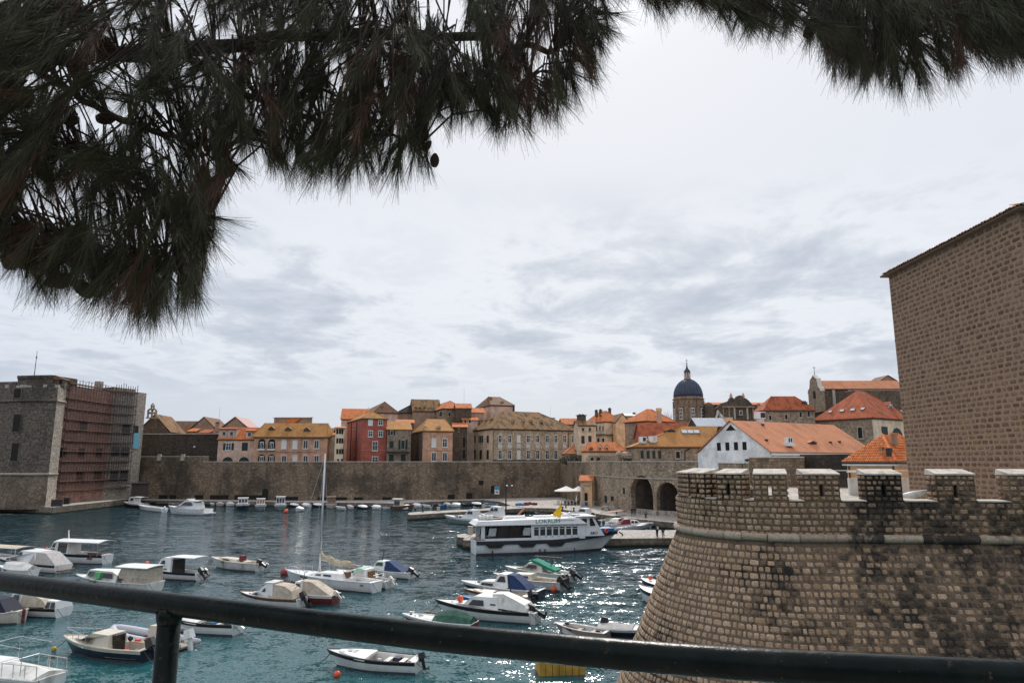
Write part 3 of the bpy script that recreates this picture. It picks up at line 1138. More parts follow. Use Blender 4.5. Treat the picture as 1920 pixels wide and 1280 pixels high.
for i in range(n):
    y = e[0][1] + 0.1 + i * 0.235
    o = t0 if first else t0.copy()
    if not first:
        COL.objects.link(o)
    first = False
    o.location = (e[0][0] + 0.02 + rs.uniform(-0.03, 0.03) + (e[3][0] - e[0][0]) * i / n, y, ZT + 0.11 + rs.uniform(-0.015, 0.015))
    o.rotation_euler = (0, 0, -math.pi / 2 + rs.uniform(-0.05, 0.05))
for i in range(8):
    o = t0.copy()
    COL.objects.link(o)
    o.location = (e[0][0] + 0.12 + i * 0.235, e[0][1] + 0.02, ZT + 0.11)
    o.rotation_euler = (0, 0, rs.uniform(-0.05, 0.05))
# ================================================================== HARBOUR FORTRESS (left, partly scaffolded)
FT = masonry('fortress_stone', (0.25, 0.20, 0.16), (0.15, 0.12, 0.098), (0.33, 0.28, 0.225), 0.75, 0.42, 0.5, (0.045, 0.04, 0.037), 0.5, 0.12, 0.05)
FL = masonry('fortress_pale_stone', (0.66, 0.57, 0.47), (0.52, 0.45, 0.37), (0.34, 0.29, 0.24), 0.7, 0.4, 0.2, (0.2, 0.16, 0.13), 0.25, 0.3)
FB = masonry('fortress_base_stone', (0.36, 0.275, 0.20), (0.25, 0.195, 0.145), (0.12, 0.095, 0.075), 0.7, 0.4, 0.4, (0.05, 0.042, 0.036), 0.55, 0.2)
FR = masonry('scaffolded_wall_stone', (0.74, 0.42, 0.32), (0.44, 0.265, 0.205), (0.15, 0.105, 0.085), 0.7, 0.4, 0.35, (0.06, 0.045, 0.04), 0.35, 0.25)
fo = tag(empty('harbour_fortress'), 'massive stone harbour fortress with one side behind scaffolding at the left edge', 'fortress')


def fxy(px, py, Y):
    p = atY(px, py, Y)
    return Vector((p.x, p.y))


zTop = atY(105, 712, 167).z
zC1 = atY(104, 751, 167).z
zC2 = atY(98, 888.5, 167).z
# plan at the upper level (px, depth); the base is pushed out by the batter
F = [fxy(-150, 800, 192), fxy(-70, 800, 176), fxy(0, 800, 169), fxy(50, 800, 166.5), fxy(101, 800, 167.2), fxy(117, 800, 171.5)]
cen = Vector((-135, 200))


def grow(p, d):
    q = p - cen
    return p + q.normalized() * d


NF = len(F)
for i in range(NF - 1):
    a, b = F[i], F[i + 1]
    pale = i == NF - 2
    lo = lambda p, d: grow(p, d)
    segs = [(1.0, zC2, 3.2, 0.0 + 1.0), (zC2, zC1, 0.9, 0.25), (zC1, zTop - 1.8, 0.25, 0.1)]
    for zb, zt_, ob, ot in segs:
        q = [(*grow(a, ob), zb), (*grow(b, ob), zb), (*grow(b, ot), zt_), (*grow(a, ot), zt_)]
        MB().poly(q).build('wall', FL if pale else (FB if zb < 2 else FT), fo)
    for zc, o in ((zC2, 1.25), (zC1, 0.5)):
        MB().tube([(*grow(a, o), zc), (*grow(b, o), zc)], 0.28, 6).build('cordon', FL if pale else STONE_TRIM if zc == zC2 else FT, fo)
# roof deck, ruined parapet and the raised block with the little gable
top = [(*grow(p, 0.1), zTop - 1.8) for p in F] + [(*fxy(130, 800, 190), zTop - 1.8), (-170, 215, zTop - 1.8)]
MB().poly(top).build('roof_deck', FT, fo)
for i in range(1, NF - 2):
    a, b = grow(F[i], 0.05), grow(F[i + 1], 0.05)
    d = (b - a).normalized()
    nn = Vector((-d.y, d.x))
    for k in range(7):
        u0, u1 = a + (b - a) * (k / 7), a + (b - a) * ((k + 0.93) / 7)
        MB().slab([u0[:], u1[:], (u1 + nn * 0.9)[:], (u0 + nn * 0.9)[:]], zTop - 1.79, zTop - 1.15 + R.uniform(-0.25, 0.3)).build('parapet_stone', STONE_TRIM if R.random() < 0.5 else FT, fo)
a, b = grow(F[2], -1.2), grow(F[4], -1.0)
d = (b - a).normalized()
nn = Vector((-d.y, d.x))
s0, s1 = a + d * ((b - a).length * 0.19), a + d * ((b - a).length * 0.86)
zU = atY(40, 703, 168).z
MB().slab([s0[:], s1[:], (s1 + nn * 8)[:], (s0 + nn * 8)[:]], zTop - 1.8, zU).build('upper_block', FT, fo)
f = 0.25
for k in range(22):
    u0 = s0 + (s1 - s0) * (k / 22)
    u1 = s0 + (s1 - s0) * ((k + 0.6) / 22)
    MB().slab([(u0 - nn * f)[:], (u1 - nn * f)[:], (u1 + nn * 0.02)[:], (u0 + nn * 0.02)[:]], zU - 0.75, zU - 0.25).build('corbel', FT, fo)
MB().slab([(s0 - nn * 0.3)[:], (s1 - nn * 0.3)[:], (s1 + nn * 0.5)[:], (s0 + nn * 0.5)[:]], zU - 0.25, zU + 0.05).build('parapet', FT, fo)
a = s0 - d * 8
MB().slab([a[:], (s0 - d * 0.3)[:], (s0 - d * 0.3 + nn * 6)[:], (a + nn * 6)[:]], zTop - 1.8, zU - 1.4).build('upper_block', FT, fo)
# little gabled guard house on the corner
gA, gB = fxy(84, 712, 168.6), fxy(122, 712, 169.6)
d = (gB - gA).normalized()
nn = Vector((-d.y, d.x))
zb, ze, zp = zTop - 1.8, atY(100, 710.5, 168).z, atY(103, 702, 168).z
mid = (gA + gB) / 2
MB().slab([gA[:], gB[:], (gB + nn * 5)[:], (gA + nn * 5)[:]], zb, ze).build('guard_house_wall', FT, fo)
MB().add([(*(gA - d * .3 - nn * .3), ze), (*(gB + d * .3 - nn * .3), ze), (*(mid - nn * .3), zp), (*(gA - d * .3 + nn * 5), ze), (*(gB + d * .3 + nn * 5), ze), (*(mid + nn * 5), zp)],
         [(0, 1, 2), (3, 5, 4), (0, 2, 5, 3), (1, 4, 5, 2), (0, 3, 4, 1)]).build('guard_house_roof', TILE, fo)
for x, y, w, h, A, B in ((94, 716, 4, 6, gA, gB), (114, 716, 4, 6, gA, gB)):
    wall_panel(fo, 'gun_slit', x, y, w, h, A, B, DARKHOLE, 0.12, 0.1)
# gun ports on the dark front, near-black plates standing for their shaded recesses
for x, y, w, h in ((33.5, 737, 13, 14), (32, 793, 13, 25), (28.5, 847, 13, 26)):
    sA, sB = grow(F[2], 0.25 if y < 750 else 0.7), grow(F[3], 0.25 if y < 750 else 0.7)
    fr = wall_panel(fo, 'gun_port', x, y, w + 3, h + 3, sA, sB, FB, 0.12, 0.5)
    wall_panel(fr, 'opening', x, y, w, h, sA, sB, DARKHOLE, 0.16, 0.1)

# long side behind the scaffold
G0, G1, G2, G3 = fxy(114, 800, 172.0), fxy(205, 800, 192.5), fxy(248, 800, 199.5), fxy(269, 800, 204.5)
zG = atY(125, 720, 172.5).z
zG2 = atY(216, 724, 196).z
MB().add([(*G0, 1), (*G1, 1), (*G1, zG), (*G0, zG)], [(0, 1, 2, 3)]).build('wall', FR, fo)
MB().add([(*G1, 1), (*G2, 1), (*G2, zG2 - .6), (*G1, zG2 - .6)], [(0, 1, 2, 3)]).build('wall', FL, fo)
MB().add([(*G2, 1), (*G3, 1), (*G3, zG2 - 1.2), (*G2, zG2 - 1.2)], [(0, 1, 2, 3)]).build('wall', FL, fo)
MB().add([(*G3, 1), (G3.x - 30, G3.y + 14, 1), (G3.x - 30, G3.y + 14, zG2 - 1.2), (*G3, zG2 - 1.2)], [(0, 1, 2, 3)]).build('wall', FL, fo)
MB().poly([(*G0, zG - .3), (*G1, zG - .3), (*G3, zG - .3), (G3.x - 40, G3.y, zG - .3), (G0.x - 20, G0.y + 20, zG - .3)]).build('roof_deck', FT, fo)
MB().add([(*G1, zG - 1), (*G2, zG - 1), (*G2, zG2 - .6), (*G1, zG2 - .6), (*(G1 - Vector((9, -4))), zG - 1), (*(G2 - Vector((9, -4))), zG - 1), (*(G2 - Vector((9, -4))), zG2 - .6), (*(G1 - Vector((9, -4))), zG2 - .6)],
         [(4, 7, 6, 5), (3, 2, 6, 7), (0, 3, 7, 4), (1, 5, 6, 2)]).build('upper_block', FT, fo)
for x, y in ((119, 848), (152, 849), (186, 849), (150, 893), (183, 891), (156, 800)):
    wall_panel(fo, 'window', x, y, 5, 15, G0, G1, DARKHOLE, 0.06, 0.1)
for x, y in ((214, 892), (233, 891), (216, 846), (234, 847), (237, 805)):
    wall_panel(fo, 'window', x, y, 5, 16, G1, G2, DARKHOLE, 0.06, 0.1)
wall_panel(fo, 'window', 254, 806, 4, 14, G2, G3, DARKHOLE, 0.06, 0.1)
wall_panel(fo, 'banner', 252.5, 826, 4.5, 25, G2, G3, plain('pale_blue_banner', (0.16, 0.42, 0.55), 0.8), 0.5, 0.06)
MB().box((G0.x - 4, G1.y, zG + 1.4), (1.6, 1.6, 3.2)).build('chimney', FL, fo)

sf = tag(empty('scaffold'), 'rusty brown pole scaffold with many decks against the fortress side', 'scaffold')
POLE = plain('dark_scaffold_pole', (0.07, 0.05, 0.045), 0.6, 0.3, 2.0, metal=0.2)
RUST = plain('rusty_scaffold_plank', (0.20, 0.105, 0.07), 0.85, 0.3, 0.8)
PLK = plain('grey_scaffold_plank', (0.10, 0.085, 0.075), 0.85, 0.3, 0.8)
NETM, tN, bN = new_mat('scaffold_mesh_net')
pos = N(tN, 'ShaderNodeNewGeometry').outputs['Position']
bN.inputs['Base Color'].default_value = (0.26, 0.14, 0.115, 1)
bN.inputs['Roughness'].default_value = 0.9
bN.inputs['Alpha'].default_value = 0.2
NETG, tN2, bN2 = new_mat('grey_scaffold_net')
bN2.inputs['Base Color'].default_value = (0.21, 0.18, 0.165, 1)
bN2.inputs['Roughness'].default_value = 0.9
bN2.inputs['Alpha'].default_value = 0.2
pole_me = None
decks_y = (746, 764.5, 785, 804, 825, 845, 864, 883, 902)
for (A, B, npole, zt_, net, plank) in ((G0, G1, 17, zG + 1.0, NETM, RUST), (G1, G2, 10, zG2 + 0.2, NETG, PLK)):
    S = (B - A).normalized()
    o_ = Vector((S.y, -S.x))
    for k in range(npole):
        p = A + (B - A) * (k + 0.1) / (npole - 0.4)
        for off in (1.15,):
            q = p + o_ * off
            MB().tube([(q.x, q.y, 5.8), (q.x, q.y, zt_ + R.uniform(-0.2, 0.5))], 0.09, 5).build('standard', POLE, sf)
    zz = [atY(120, y, 172.5).z for y in (718,) + decks_y + (920,)]
    for k, z in enumerate(zz):
        if z > zt_ - 0.3 and k == 0:
            z = zt_ - 0.9
        a, b = A + o_ * 0.25, B + o_ * 0.25
        MB().slab([a[:], b[:], (b + o_ * 1.0)[:], (a + o_ * 1.0)[:]][::-1], z - 0.12, z + 0.12).build('deck', plank, sf)
        a, b = A + o_ * 1.2, B + o_ * 1.2
        MB().tube([(*a, z + 1.0), (*b, z + 1.0)], 0.05, 5).build('guard_rail', POLE, sf)
        if k > 0:
            MB().poly([(*(A + o_ * 1.3), z + 0.15), (*(B + o_ * 1.3), z + 0.15), (*(B + o_ * 1.3), zz[k - 1] - 0.9), (*(A + o_ * 1.3), zz[k - 1] - 0.9)]).build('net', net, sf)
for k in range(9):
    q = G0 + (G1 - G0) * (k / 8) + Vector((1.1, 0))
    MB().tube([(q.x, q.y, zG), (q.x, q.y, zG + 1.3)], 0.04, 4).build('guard_post', RUST, sf)

# hoardings at the foot of the scaffold
PLYW = plain('plywood', (0.42, 0.31, 0.21), 0.8, 0.22, 0.5, grime=0.2)
ho = tag(empty('plywood_hoarding'), 'pale plywood hoarding on the quay below the scaffold', 'hoarding')
A, B = at(128, 938.5, FQ), at(200, 934.0, FQ)
A, B = Vector((A.x + 1.6, A.y)), Vector((B.x + 1.2, B.y - 2))
for k in range(8):
    p0, p1 = A + (B - A) * (k / 8), A + (B - A) * ((k + 0.985) / 8)
    MB().extr([(*p0, FQ), (*p1, FQ), (*p1, FQ + 2.9), (*p0, FQ + 2.9)], (-0.1, 0, 0)).build('panel', PLYW, ho)
MB().tube([(*A, FQ + 3.1), (*B, FQ + 3.1)], 0.14, 5).build('rail', WOOD, ho)
hd = tag(empty('dark_hoarding'), 'dark green netted hoarding right of the plywood panels', 'hoarding')
A2_ = B + Vector((0.2, 0.3))
B2_ = Vector((G3.x + 1.2, G3.y - 1))
for k in range(4):
    p0, p1 = A2_ + (B2_ - A2_) * (k / 4), A2_ + (B2_ - A2_) * ((k + 0.98) / 4)
    MB().extr([(*p0, FQ), (*p1, FQ), (*p1, FQ + 3.4), (*p0, FQ + 3.4)], (-0.1, 0, 0)).build('panel', plain('dark_green_net', (0.025, 0.03, 0.03), 0.9), hd)
sh = tag(empty('site_shed'), 'flat brown site shed in the corner of the wall and fortress', 'shed')
p = at(259, 936, FQ)
MB().box((p.x, p.y + 0.5, FQ + 2.2), (3.4, 2.6, 4.2)).build('wall', plain('brown_board', (0.085, 0.065, 0.055), 0.9), sh)
MB().box((p.x - 0.5, p.y + 0.3, FQ + 4.45), (5.2, 3.4, 0.22)).build('roof', plain('dark_felt', (0.03, 0.027, 0.026), 0.9), sh)

fp = tag(empty('flagpole', (*fxy(64.5, 702, 172), zU)), 'thin bare flagpole on the fortress roof', 'flagpole')
MB().tube([(0, 0, 0), (0, 0, atY(65, 658, 172).z - zU)], [0.1, 0.05], 6).build('pole', IRON, fp)
MB().box((0, 0, 5.0), (0.24, 0.14, 0.5)).build('bracket', IRON, fp)
for k, (x, y) in enumerate(((103, 948), (122, 944))):
    p = at(x, y, FQ)
    o = empty('quay_crate', (p.x + 1.2, p.y - 1.2, FQ), 0.3)
    tag(o, ('dark crate stack at the corner of the fortress quay', 'black bin standing beside the plywood hoarding')[k], 'crate')
    MB().box((0, 0, 0.7), (2.2 - k, 1.0, 1.4)).build('body', BLACK, o)
    MB().box((0, 0, 1.46), (2.3 - k, 1.1, 0.12)).build('lid', RUBBER, o)
# ================================================================== TOWN HOUSES
ROOF_OR = tiles('orange_roof_tiles', (0.82, 0.26, 0.075), (0.62, 0.17, 0.05), (0.20, 0.07, 0.035), 0.6)
ROOF_RD = tiles('red_roof_tiles', (0.64, 0.165, 0.065), (0.44, 0.11, 0.045), (0.12, 0.045, 0.03), 0.75)
ROOF_YL = tiles('ochre_roof_tiles', (0.60, 0.30, 0.085), (0.50, 0.22, 0.07), (0.23, 0.11, 0.05), 0.65)
ROOF_MS = tiles('mossy_roof_tiles', (0.40, 0.22, 0.08), (0.24, 0.12, 0.055), (0.03, 0.025, 0.02), 1.0, 0.26, 0.75)
ROOF_BR = tiles('brown_old_tiles', (0.34, 0.185, 0.105), (0.25, 0.14, 0.09), (0.09, 0.06, 0.045), 0.6)
ROOF_PK = tiles('pale_orange_tiles', (0.80, 0.345, 0.175), (0.62, 0.24, 0.115), (0.38, 0.145, 0.08), 0.65, 0.26, 0.5)
H_RUB = masonry('house_rubble', (0.62, 0.485, 0.35), (0.44, 0.34, 0.25), (0.2, 0.165, 0.13), 0.45, 0.28, 0.35, (0.08, 0.065, 0.055), 0.3, 0.4)
H_DRK = masonry('house_dark_stone', (0.27, 0.205, 0.15), (0.185, 0.145, 0.11), (0.11, 0.09, 0.07), 0.45, 0.28, 0.45, (0.05, 0.042, 0.037), 0.5, 0.3)
H_ASH = masonry('house_ashlar', (0.86, 0.68, 0.47), (0.70, 0.545, 0.375), (0.29, 0.235, 0.175), 0.7, 0.35, 0.35, (0.15, 0.11, 0.08), 0.3, 0.3)
P_RED = plaster('red_plaster', (0.42, 0.125, 0.09), 0.35, (0.12, 0.06, 0.05))
P_SAL = plaster('salmon_plaster', (0.60, 0.345, 0.23), 0.5)
P_PNK = plaster('pink_plaster', (0.66, 0.47, 0.37), 0.45)
P_BEI = plaster('beige_plaster', (0.70, 0.54, 0.39), 0.45)
P_CRM = plaster('cream_plaster', (0.74, 0.60, 0.44), 0.3)
P_WHT = plaster('white_plaster', (0.88, 0.875, 0.86), 0.06, (0.35, 0.34, 0.33), 0.12)
P_BRN = plaster('brown_plaster', (0.38, 0.265, 0.19), 0.5)
P_OCR = plaster('peach_plaster', (0.78, 0.50, 0.29), 0.25)
CHIM = plaster('chimney_plaster', (0.36, 0.25, 0.19), 0.5)
SHW = plain('white_shutter', (0.74, 0.72, 0.69), 0.6, 0.08, 2.0)
FASC = plain('dark_eave_board', (0.10, 0.08, 0.065), 0.9)  # dark brown for cornices and chimney caps


class House:
    pass


def house(name, label, cat, xl, xc, xr, Y, th, ye, yr, roof, wm, rm, D=None, zb=3.2, over=0.35, rin=None, wside=None, ridge=0.5, group=None, eave_mat=None, rx=None, rpx=None):
    """xl-xc is the left-hand face, xc-xr the front; Y the depth of corner xc; th the turn of the front.
    ye/yr: picture height of eave and ridge. roof: hip | gs (ridge along the front) | gd (gable to the front) | flat | shed"""
    th = math.radians(th)
    h = House()
    C = atY(xc, ye, Y)
    h.C, h.th = Vector((C.x, C.y)), th
    h.S, h.Dv = Vector((math.cos(th), math.sin(th))), Vector((-math.sin(th), math.cos(th)))
    r = ray(xr, ye)
    h.W = W = -cross2(h.C, r) / cross2(h.S, r)
    if xl is not None:
        r = ray(xl, ye)
        D = -cross2(h.C, r) / cross2(h.Dv, r)
    h.D = D
    h.zb, h.ze = zb, C.z
    e = h.root = empty(name, (C.x, C.y, zb), th)
    tag(e, label, cat, group)
    ze = h.ze - zb
    mid = h.C + h.S * W / 2 + h.Dv * D * ridge
    zr = atY(pxof((mid.x, mid.y, h.ze))[0], yr, mid.y).z - zb if yr is not None else ze
    if rx is not None:                     # ridge height read where the ridge passes picture column rx
        h.zr = zr = plane_z(h, rx, yr, D * ridge if (roof == 'gs' or (roof == 'hip' and W >= D)) else None, W / 2)[2]
    h.zr = zr
    f = [(0, 0), (W, 0), (W, D), (0, D)]
    wmats = [wm, wm, wm, wside or wm]
    for i in range(4):
        a, b = f[i], f[(i + 1) % 4]
        pts = [(*a, 0), (*b, 0), (*b, ze), (*a, ze)]
        if roof == 'gd' and i in (0, 2):
            pts = [(*a, 0), (*b, 0), (*b, ze), (W / 2, a[1], zr - .05), (*a, ze)]
        if roof == 'gs' and i in (1, 3):
            pts = [(*a, 0), (*b, 0), (*b, ze), (a[0], D * ridge, zr - .05), (*a, ze)]
        if roof == 'shed' and i in (1, 3):
            pts = [(*a, 0), (*b, 0), (*b, ze if b[1] == 0 else zr), (*a, ze if a[1] == 0 else zr)]
        if roof == 'shed' and i == 2:
            pts = [(*a, 0), (*b, 0), (*b, zr), (*a, zr)]
        MB().poly(pts).build('wall', wmats[i], e)
    o = over
    x0, x1, y0, y1 = -o, W + o, -o, D + o
    th_ = 0.16
    drop = 0.0
    if roof == 'hip':
        if rpx is not None:
            qa, qb = plane_z(h, rpx[0], yr, D * ridge, 0), plane_z(h, rpx[1], yr, D * ridge, 0)
            h.zr = zr = (qa.z + qb.z) / 2
            ra, rb = (qa.x, D * ridge), (qb.x, D * ridge)
            planes = [[(x0, y0), (x1, y0), rb, ra], [(x1, y0), (x1, y1), rb], [(x1, y1), (x0, y1), ra, rb], [(x0, y1), (x0, y0), ra]]
        elif W >= D:
            k = rin if rin is not None else D / 2
            ra, rb = (min(k, W * 0.49), D * ridge), (max(W - k, W * 0.51), D * ridge)
            planes = [[(x0, y0), (x1, y0), rb, ra], [(x1, y0), (x1, y1), rb], [(x1, y1), (x0, y1), ra, rb], [(x0, y1), (x0, y0), ra]]
        else:
            k = rin if rin is not None else W / 2
            ra, rb = (W / 2, min(k, D * 0.49)), (W / 2, max(D - k, D * 0.51))
            planes = [[(x0, y0), (x1, y0), ra], [(x1, y0), (x1, y1), rb, ra], [(x1, y1), (x0, y1), rb], [(x0, y1), (x0, y0), ra, rb]]
        rg = {ra, rb}
        P = [[(q[0], q[1], zr if q in rg else ze) for q in pl] for pl in planes]
    elif roof == 'gs':
        ra, rb = (x0, D * ridge), (x1, D * ridge)
        P = [[(x0, y0, ze), (x1, y0, ze), (*rb, zr), (*ra, zr)], None, [(x1, y1, ze), (x0, y1, ze), (*ra, zr), (*rb, zr)], None]
    elif roof == 'gd':
        P = [None, [(x1, y0, ze), (x1, y1, ze), (W / 2, y1, zr), (W / 2, y0, zr)], None, [(x0, y1, ze), (x0, y0, ze), (W / 2, y0, zr), (W / 2, y1, zr)]]
    elif roof == 'shed':
        P = [[(x0, y0, ze), (x1, y0, ze), (x1, y1, zr), (x0, y1, zr)], None, None, None]
    else:
        P = [[(0, 0, ze), (W, 0, ze), (W, D, ze), (0, D, ze)], None, None, None]
    h.planes = P
    mb = MB()
    for pl in P:
        if pl:
            mb.extr([(p[0], p[1], p[2] + 0.02) for p in pl], (0, 0, th_))
    h.roof = mb.build('roof', rm, e)
    if roof == 'hip':
        for a, b in ((P[0][0], P[0][-1]), (P[0][1], P[0][2])):
            MB().tube([(a[0], a[1], a[2] + th_), (b[0], b[1], b[2] + th_)], 0.13, 5).build('ridge_tiles', rm, h.roof)
    if roof in ('hip', 'gs'):
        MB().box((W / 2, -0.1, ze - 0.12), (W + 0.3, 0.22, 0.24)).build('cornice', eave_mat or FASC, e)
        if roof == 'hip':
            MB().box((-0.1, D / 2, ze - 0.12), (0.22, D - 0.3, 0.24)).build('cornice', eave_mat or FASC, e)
    return h


def plane_z(h, px, py, d, s):
    """pixel -> local point on the upright plane at depth d behind the front (or, d None, at s along it)"""
    inv = Matrix.Rotation(-h.th, 3, 'Z')
    o = inv @ (Vector((0, 0, CAMZ)) - Vector((h.C.x, h.C.y, h.zb)))
    v = inv @ ray(px, py)
    t = (d - o.y) / v.y if d is not None else (s - o.x) / v.x
    return o + v * t


def plane_local(h, px, py, face):
    """pixel -> local point on a wall (front/left/right) or a roof plane index, plus pixel size there"""
    r = ray(px, py)
    inv = Matrix.Rotation(-h.th, 3, 'Z')
    o = inv @ (Vector((0, 0, CAMZ)) - Vector((h.C.x, h.C.y, h.zb)))
    d = inv @ r
    if face == 'front':
        n, p = Vector((0, -1, 0)), Vector((0, 0, 0))
    elif face == 'left':
        n, p = Vector((-1, 0, 0)), Vector((0, 0, 0))
    elif face == 'right':
        n, p = Vector((1, 0, 0)), Vector((h.W, 0, 0))
    else:
        pl = [Vector(q) for q in h.planes[face]]
        n = (pl[1] - pl[0]).cross(pl[-1] - pl[0]).normalized()
        p = pl[0] + Vector((0, 0, 0.18))
    t = (p - o).dot(n) / d.dot(n)
    q = o + d * t
    return q, n, t / FPX * d.length


WSTY = {
    'w': (SHW, GLASS, 'mull'), 'd': (None, SHUT, None), 's': (SHW, SHW, None), 'o': (STONE_TRIM, DARKHOLE, None),
    'g': (STONE_TRIM, GLASS, 'mull'), 'b': (None, SHW, None), 'wd': (SHW, GLASS, 'two'), 'x': (None, DARKHOLE, None), 'sd': (STONE_TRIM, SHUT, 'shut'),
}


def win(h, px, py, w, hh, sty='w', face='front', arch=False):
    q, n, k = plane_local(h, px, py, face)
    ax = Vector((1, 0, 0)) if face == 'front' else Vector((0, -1 if face == 'left' else 1, 0))
    dirn = (q + Vector((h.C.x, h.C.y, 0)) * 0)
    # foreshortening of this face
    wd = Matrix.Rotation(h.th, 3, 'Z') @ n
    v = Vector((h.C.x, h.C.y, 0)).normalized()
    cosf = max(0.3, abs(v.dot(wd)))
    W, H = w * k / cosf, hh * k
    fm, pm, extra = WSTY[sty]

    def rect(x0, x1, z0, z1, d0, d1):
        pts = [q + ax * x + Vector((0, 0, z)) + n * d0 for x, z in ((x0, z0), (x1, z0), (x1, z1), (x0, z1))]
        return pts, n * (d1 - d0)
    fr = None
    b = min(0.14, W * 0.16)
    if fm is not None:
        m = MB()
        for x0, x1, z0, z1 in ((-W / 2, -W / 2 + b, -H / 2, H / 2), (W / 2 - b, W / 2, -H / 2, H / 2), (-W / 2 + b, W / 2 - b, H / 2 - b, H / 2), (-W / 2 + b, W / 2 - b, -H / 2, -H / 2 + b)):
            m.extr(*rect(x0, x1, z0, z1, -0.05, 0.1))
        if extra in ('mull', 'two'):
            m.extr(*rect(-0.05, 0.05, -H / 2 + b, H / 2 - b, -0.03, 0.08))
            if extra == 'mull':
                m.extr(*rect(-W / 2 + b, -0.05, H * 0.12 - 0.04, H * 0.12 + 0.04, -0.03, 0.075))
                m.extr(*rect(0.05, W / 2 - b, H * 0.12 - 0.04, H * 0.12 + 0.04, -0.03, 0.075))
        m.extr(*rect(-W / 2 - 0.12, W / 2 + 0.12, -H / 2 - 0.14, -H / 2 - 0.01, -0.05, 0.2))
        m.extr(*rect(-W / 2 - 0.08, W / 2 + 0.08, H / 2 + 0.01, H / 2 + 0.12, -0.05, 0.14))
        fr = m.build('window', fm, h.root)
        x0, x1, z0, z1 = -W / 2 + b, W / 2 - b, -H / 2 + b, H / 2 - b
    else:
        x0, x1, z0, z1 = -W / 2, W / 2, -H / 2, H / 2
    if arch:
        r = (x1 - x0) / 2
        base = [(x0, z0), (x1, z0)] + [(r * math.cos(math.pi * i / 6), z1 - r + r * math.sin(math.pi * i / 6)) for i in range(7)]
        pts = [q + ax * x + Vector((0, 0, z)) + n * -0.04 for x, z in base]
        MB().extr(pts, n * 0.07).build('pane' if fr else 'shuttered_window', pm, fr or h.root)
    else:
        MB().extr(*rect(x0, x1, z0, z1, -0.04, 0.03)).build('pane' if fr else ('shuttered_window' if pm in (SHUT, SHW) else 'window_opening'), pm, fr or h.root)
    if extra == 'shut':
        for sx in (-1, 1):
            a = sx * (W / 2 + W * 0.27)
            MB().extr(*rect(a - W * 0.25, a + W * 0.25, -H / 2, H / 2, -0.02, 0.06)).build('shutter', SHUT, fr)
    return fr


def chimney(h, px, py0, py1, w, face_depth=0.5, mat=None):
    """box chimney: px centre, picture height of top and foot"""
    mid = h.C + h.S * h.W * 0.5 + h.Dv * h.D * face_depth
    p1 = atY(px, py0, mid.y)
    p0 = atY(px, py1 + 3, mid.y)
    inv = Matrix.Rotation(-h.th, 3, 'Z')
    q = inv @ Vector((p1.x - h.C.x, p1.y - h.C.y, 0))
    ww = w * mid.y / FPX
    z0, z1 = p0.z - h.zb, p1.z - h.zb
    c = MB().box((q.x, q.y, (z0 + z1) / 2), (ww, ww * 0.8, z1 - z0)).build('chimney', mat or CHIM, h.roof)
    m = MB().box((q.x, q.y, z1 + 0.08), (ww * 1.25, ww * 1.05, 0.16))
    m.box((q.x - ww * 0.2, q.y, z1 + 0.3), (ww * 0.3, ww * 0.4, 0.3)).box((q.x + ww * 0.2, q.y, z1 + 0.3), (ww * 0.3, ww * 0.4, 0.3))
    m.build('chimney_cap', FASC, h.roof)


def dormer(h, px, py, w, hh, face=0, wm=None, pm=None, arch=False, back=1.6, rm=None):
    q, n, k = plane_local(h, px, py, face)
    W, H = w * k, hh * k
    nh = Vector((n.x, n.y, 0)).normalized()
    ax = Vector((-nh.y, nh.x, 0))
    slope = math.hypot(n.x, n.y) / n.z
    L = min(back, H / max(slope, 0.2) + 0.2)
    base = q - Vector((0, 0, H / 2)) + nh * 0.05

    def pt(x, d, z):
        p = base + ax * x - nh * d
        return (p.x, p.y, p.z + z)
    m = MB()
    m.add([pt(-W / 2, 0, 0), pt(W / 2, 0, 0), pt(W / 2, 0, H * .75), pt(0, 0, H * 1.1), pt(-W / 2, 0, H * .75),
           pt(-W / 2, L, 0), pt(W / 2, L, 0), pt(W / 2, L, H * .75), pt(0, L, H * 1.1), pt(-W / 2, L, H * .75)],
          [(0, 1, 2, 3, 4), (0, 4, 9, 5), (1, 6, 7, 2), (5, 9, 8, 7, 6)])
    d = m.build('dormer', wm or P_BEI, h.root)
    r = MB()
    for sx in (-1, 1):
        r.extr([pt(sx * (W / 2 + .12), -.15, H * .70), pt(0, -.15, H * 1.12), pt(0, L, H * 1.12), pt(sx * (W / 2 + .12), L, H * .70)], (0, 0, 0.1))
    r.build('dormer_roof', rm or h.roof.data.materials[0], d)
    MB().extr([pt(-W * .3, -.06, H * .1), pt(W * .3, -.06, H * .1), pt(W * .3, -.06, H * .68), pt(-W * .3, -.06, H * .68)], nh * -0.1).build('pane', pm or GLASS, d)


def skylight(h, px, py, w, hh, face=0, mat=None):
    q, n, k = plane_local(h, px, py, face)
    pl = [Vector(p) for p in h.planes[face]]
    e1 = (pl[1] - pl[0]).normalized()
    e2 = n.cross(e1)
    if e2.z < 0:
        e2 = -e2
    W, H = w * k, hh * k
    pts = [q + e1 * x + e2 * y + n * 0.03 for x, y in ((-W / 2, -H / 2), (W / 2, -H / 2), (W / 2, H / 2), (-W / 2, H / 2))]
    fr = MB().extr(pts, n * 0.08).build('skylight', IRON, h.roof)
    # a thing > roof > skylight, glass is the raised pane


SKYG = plain('skylight_glass', (0.55, 0.6, 0.65), 0.1, 0.05, 2.0)


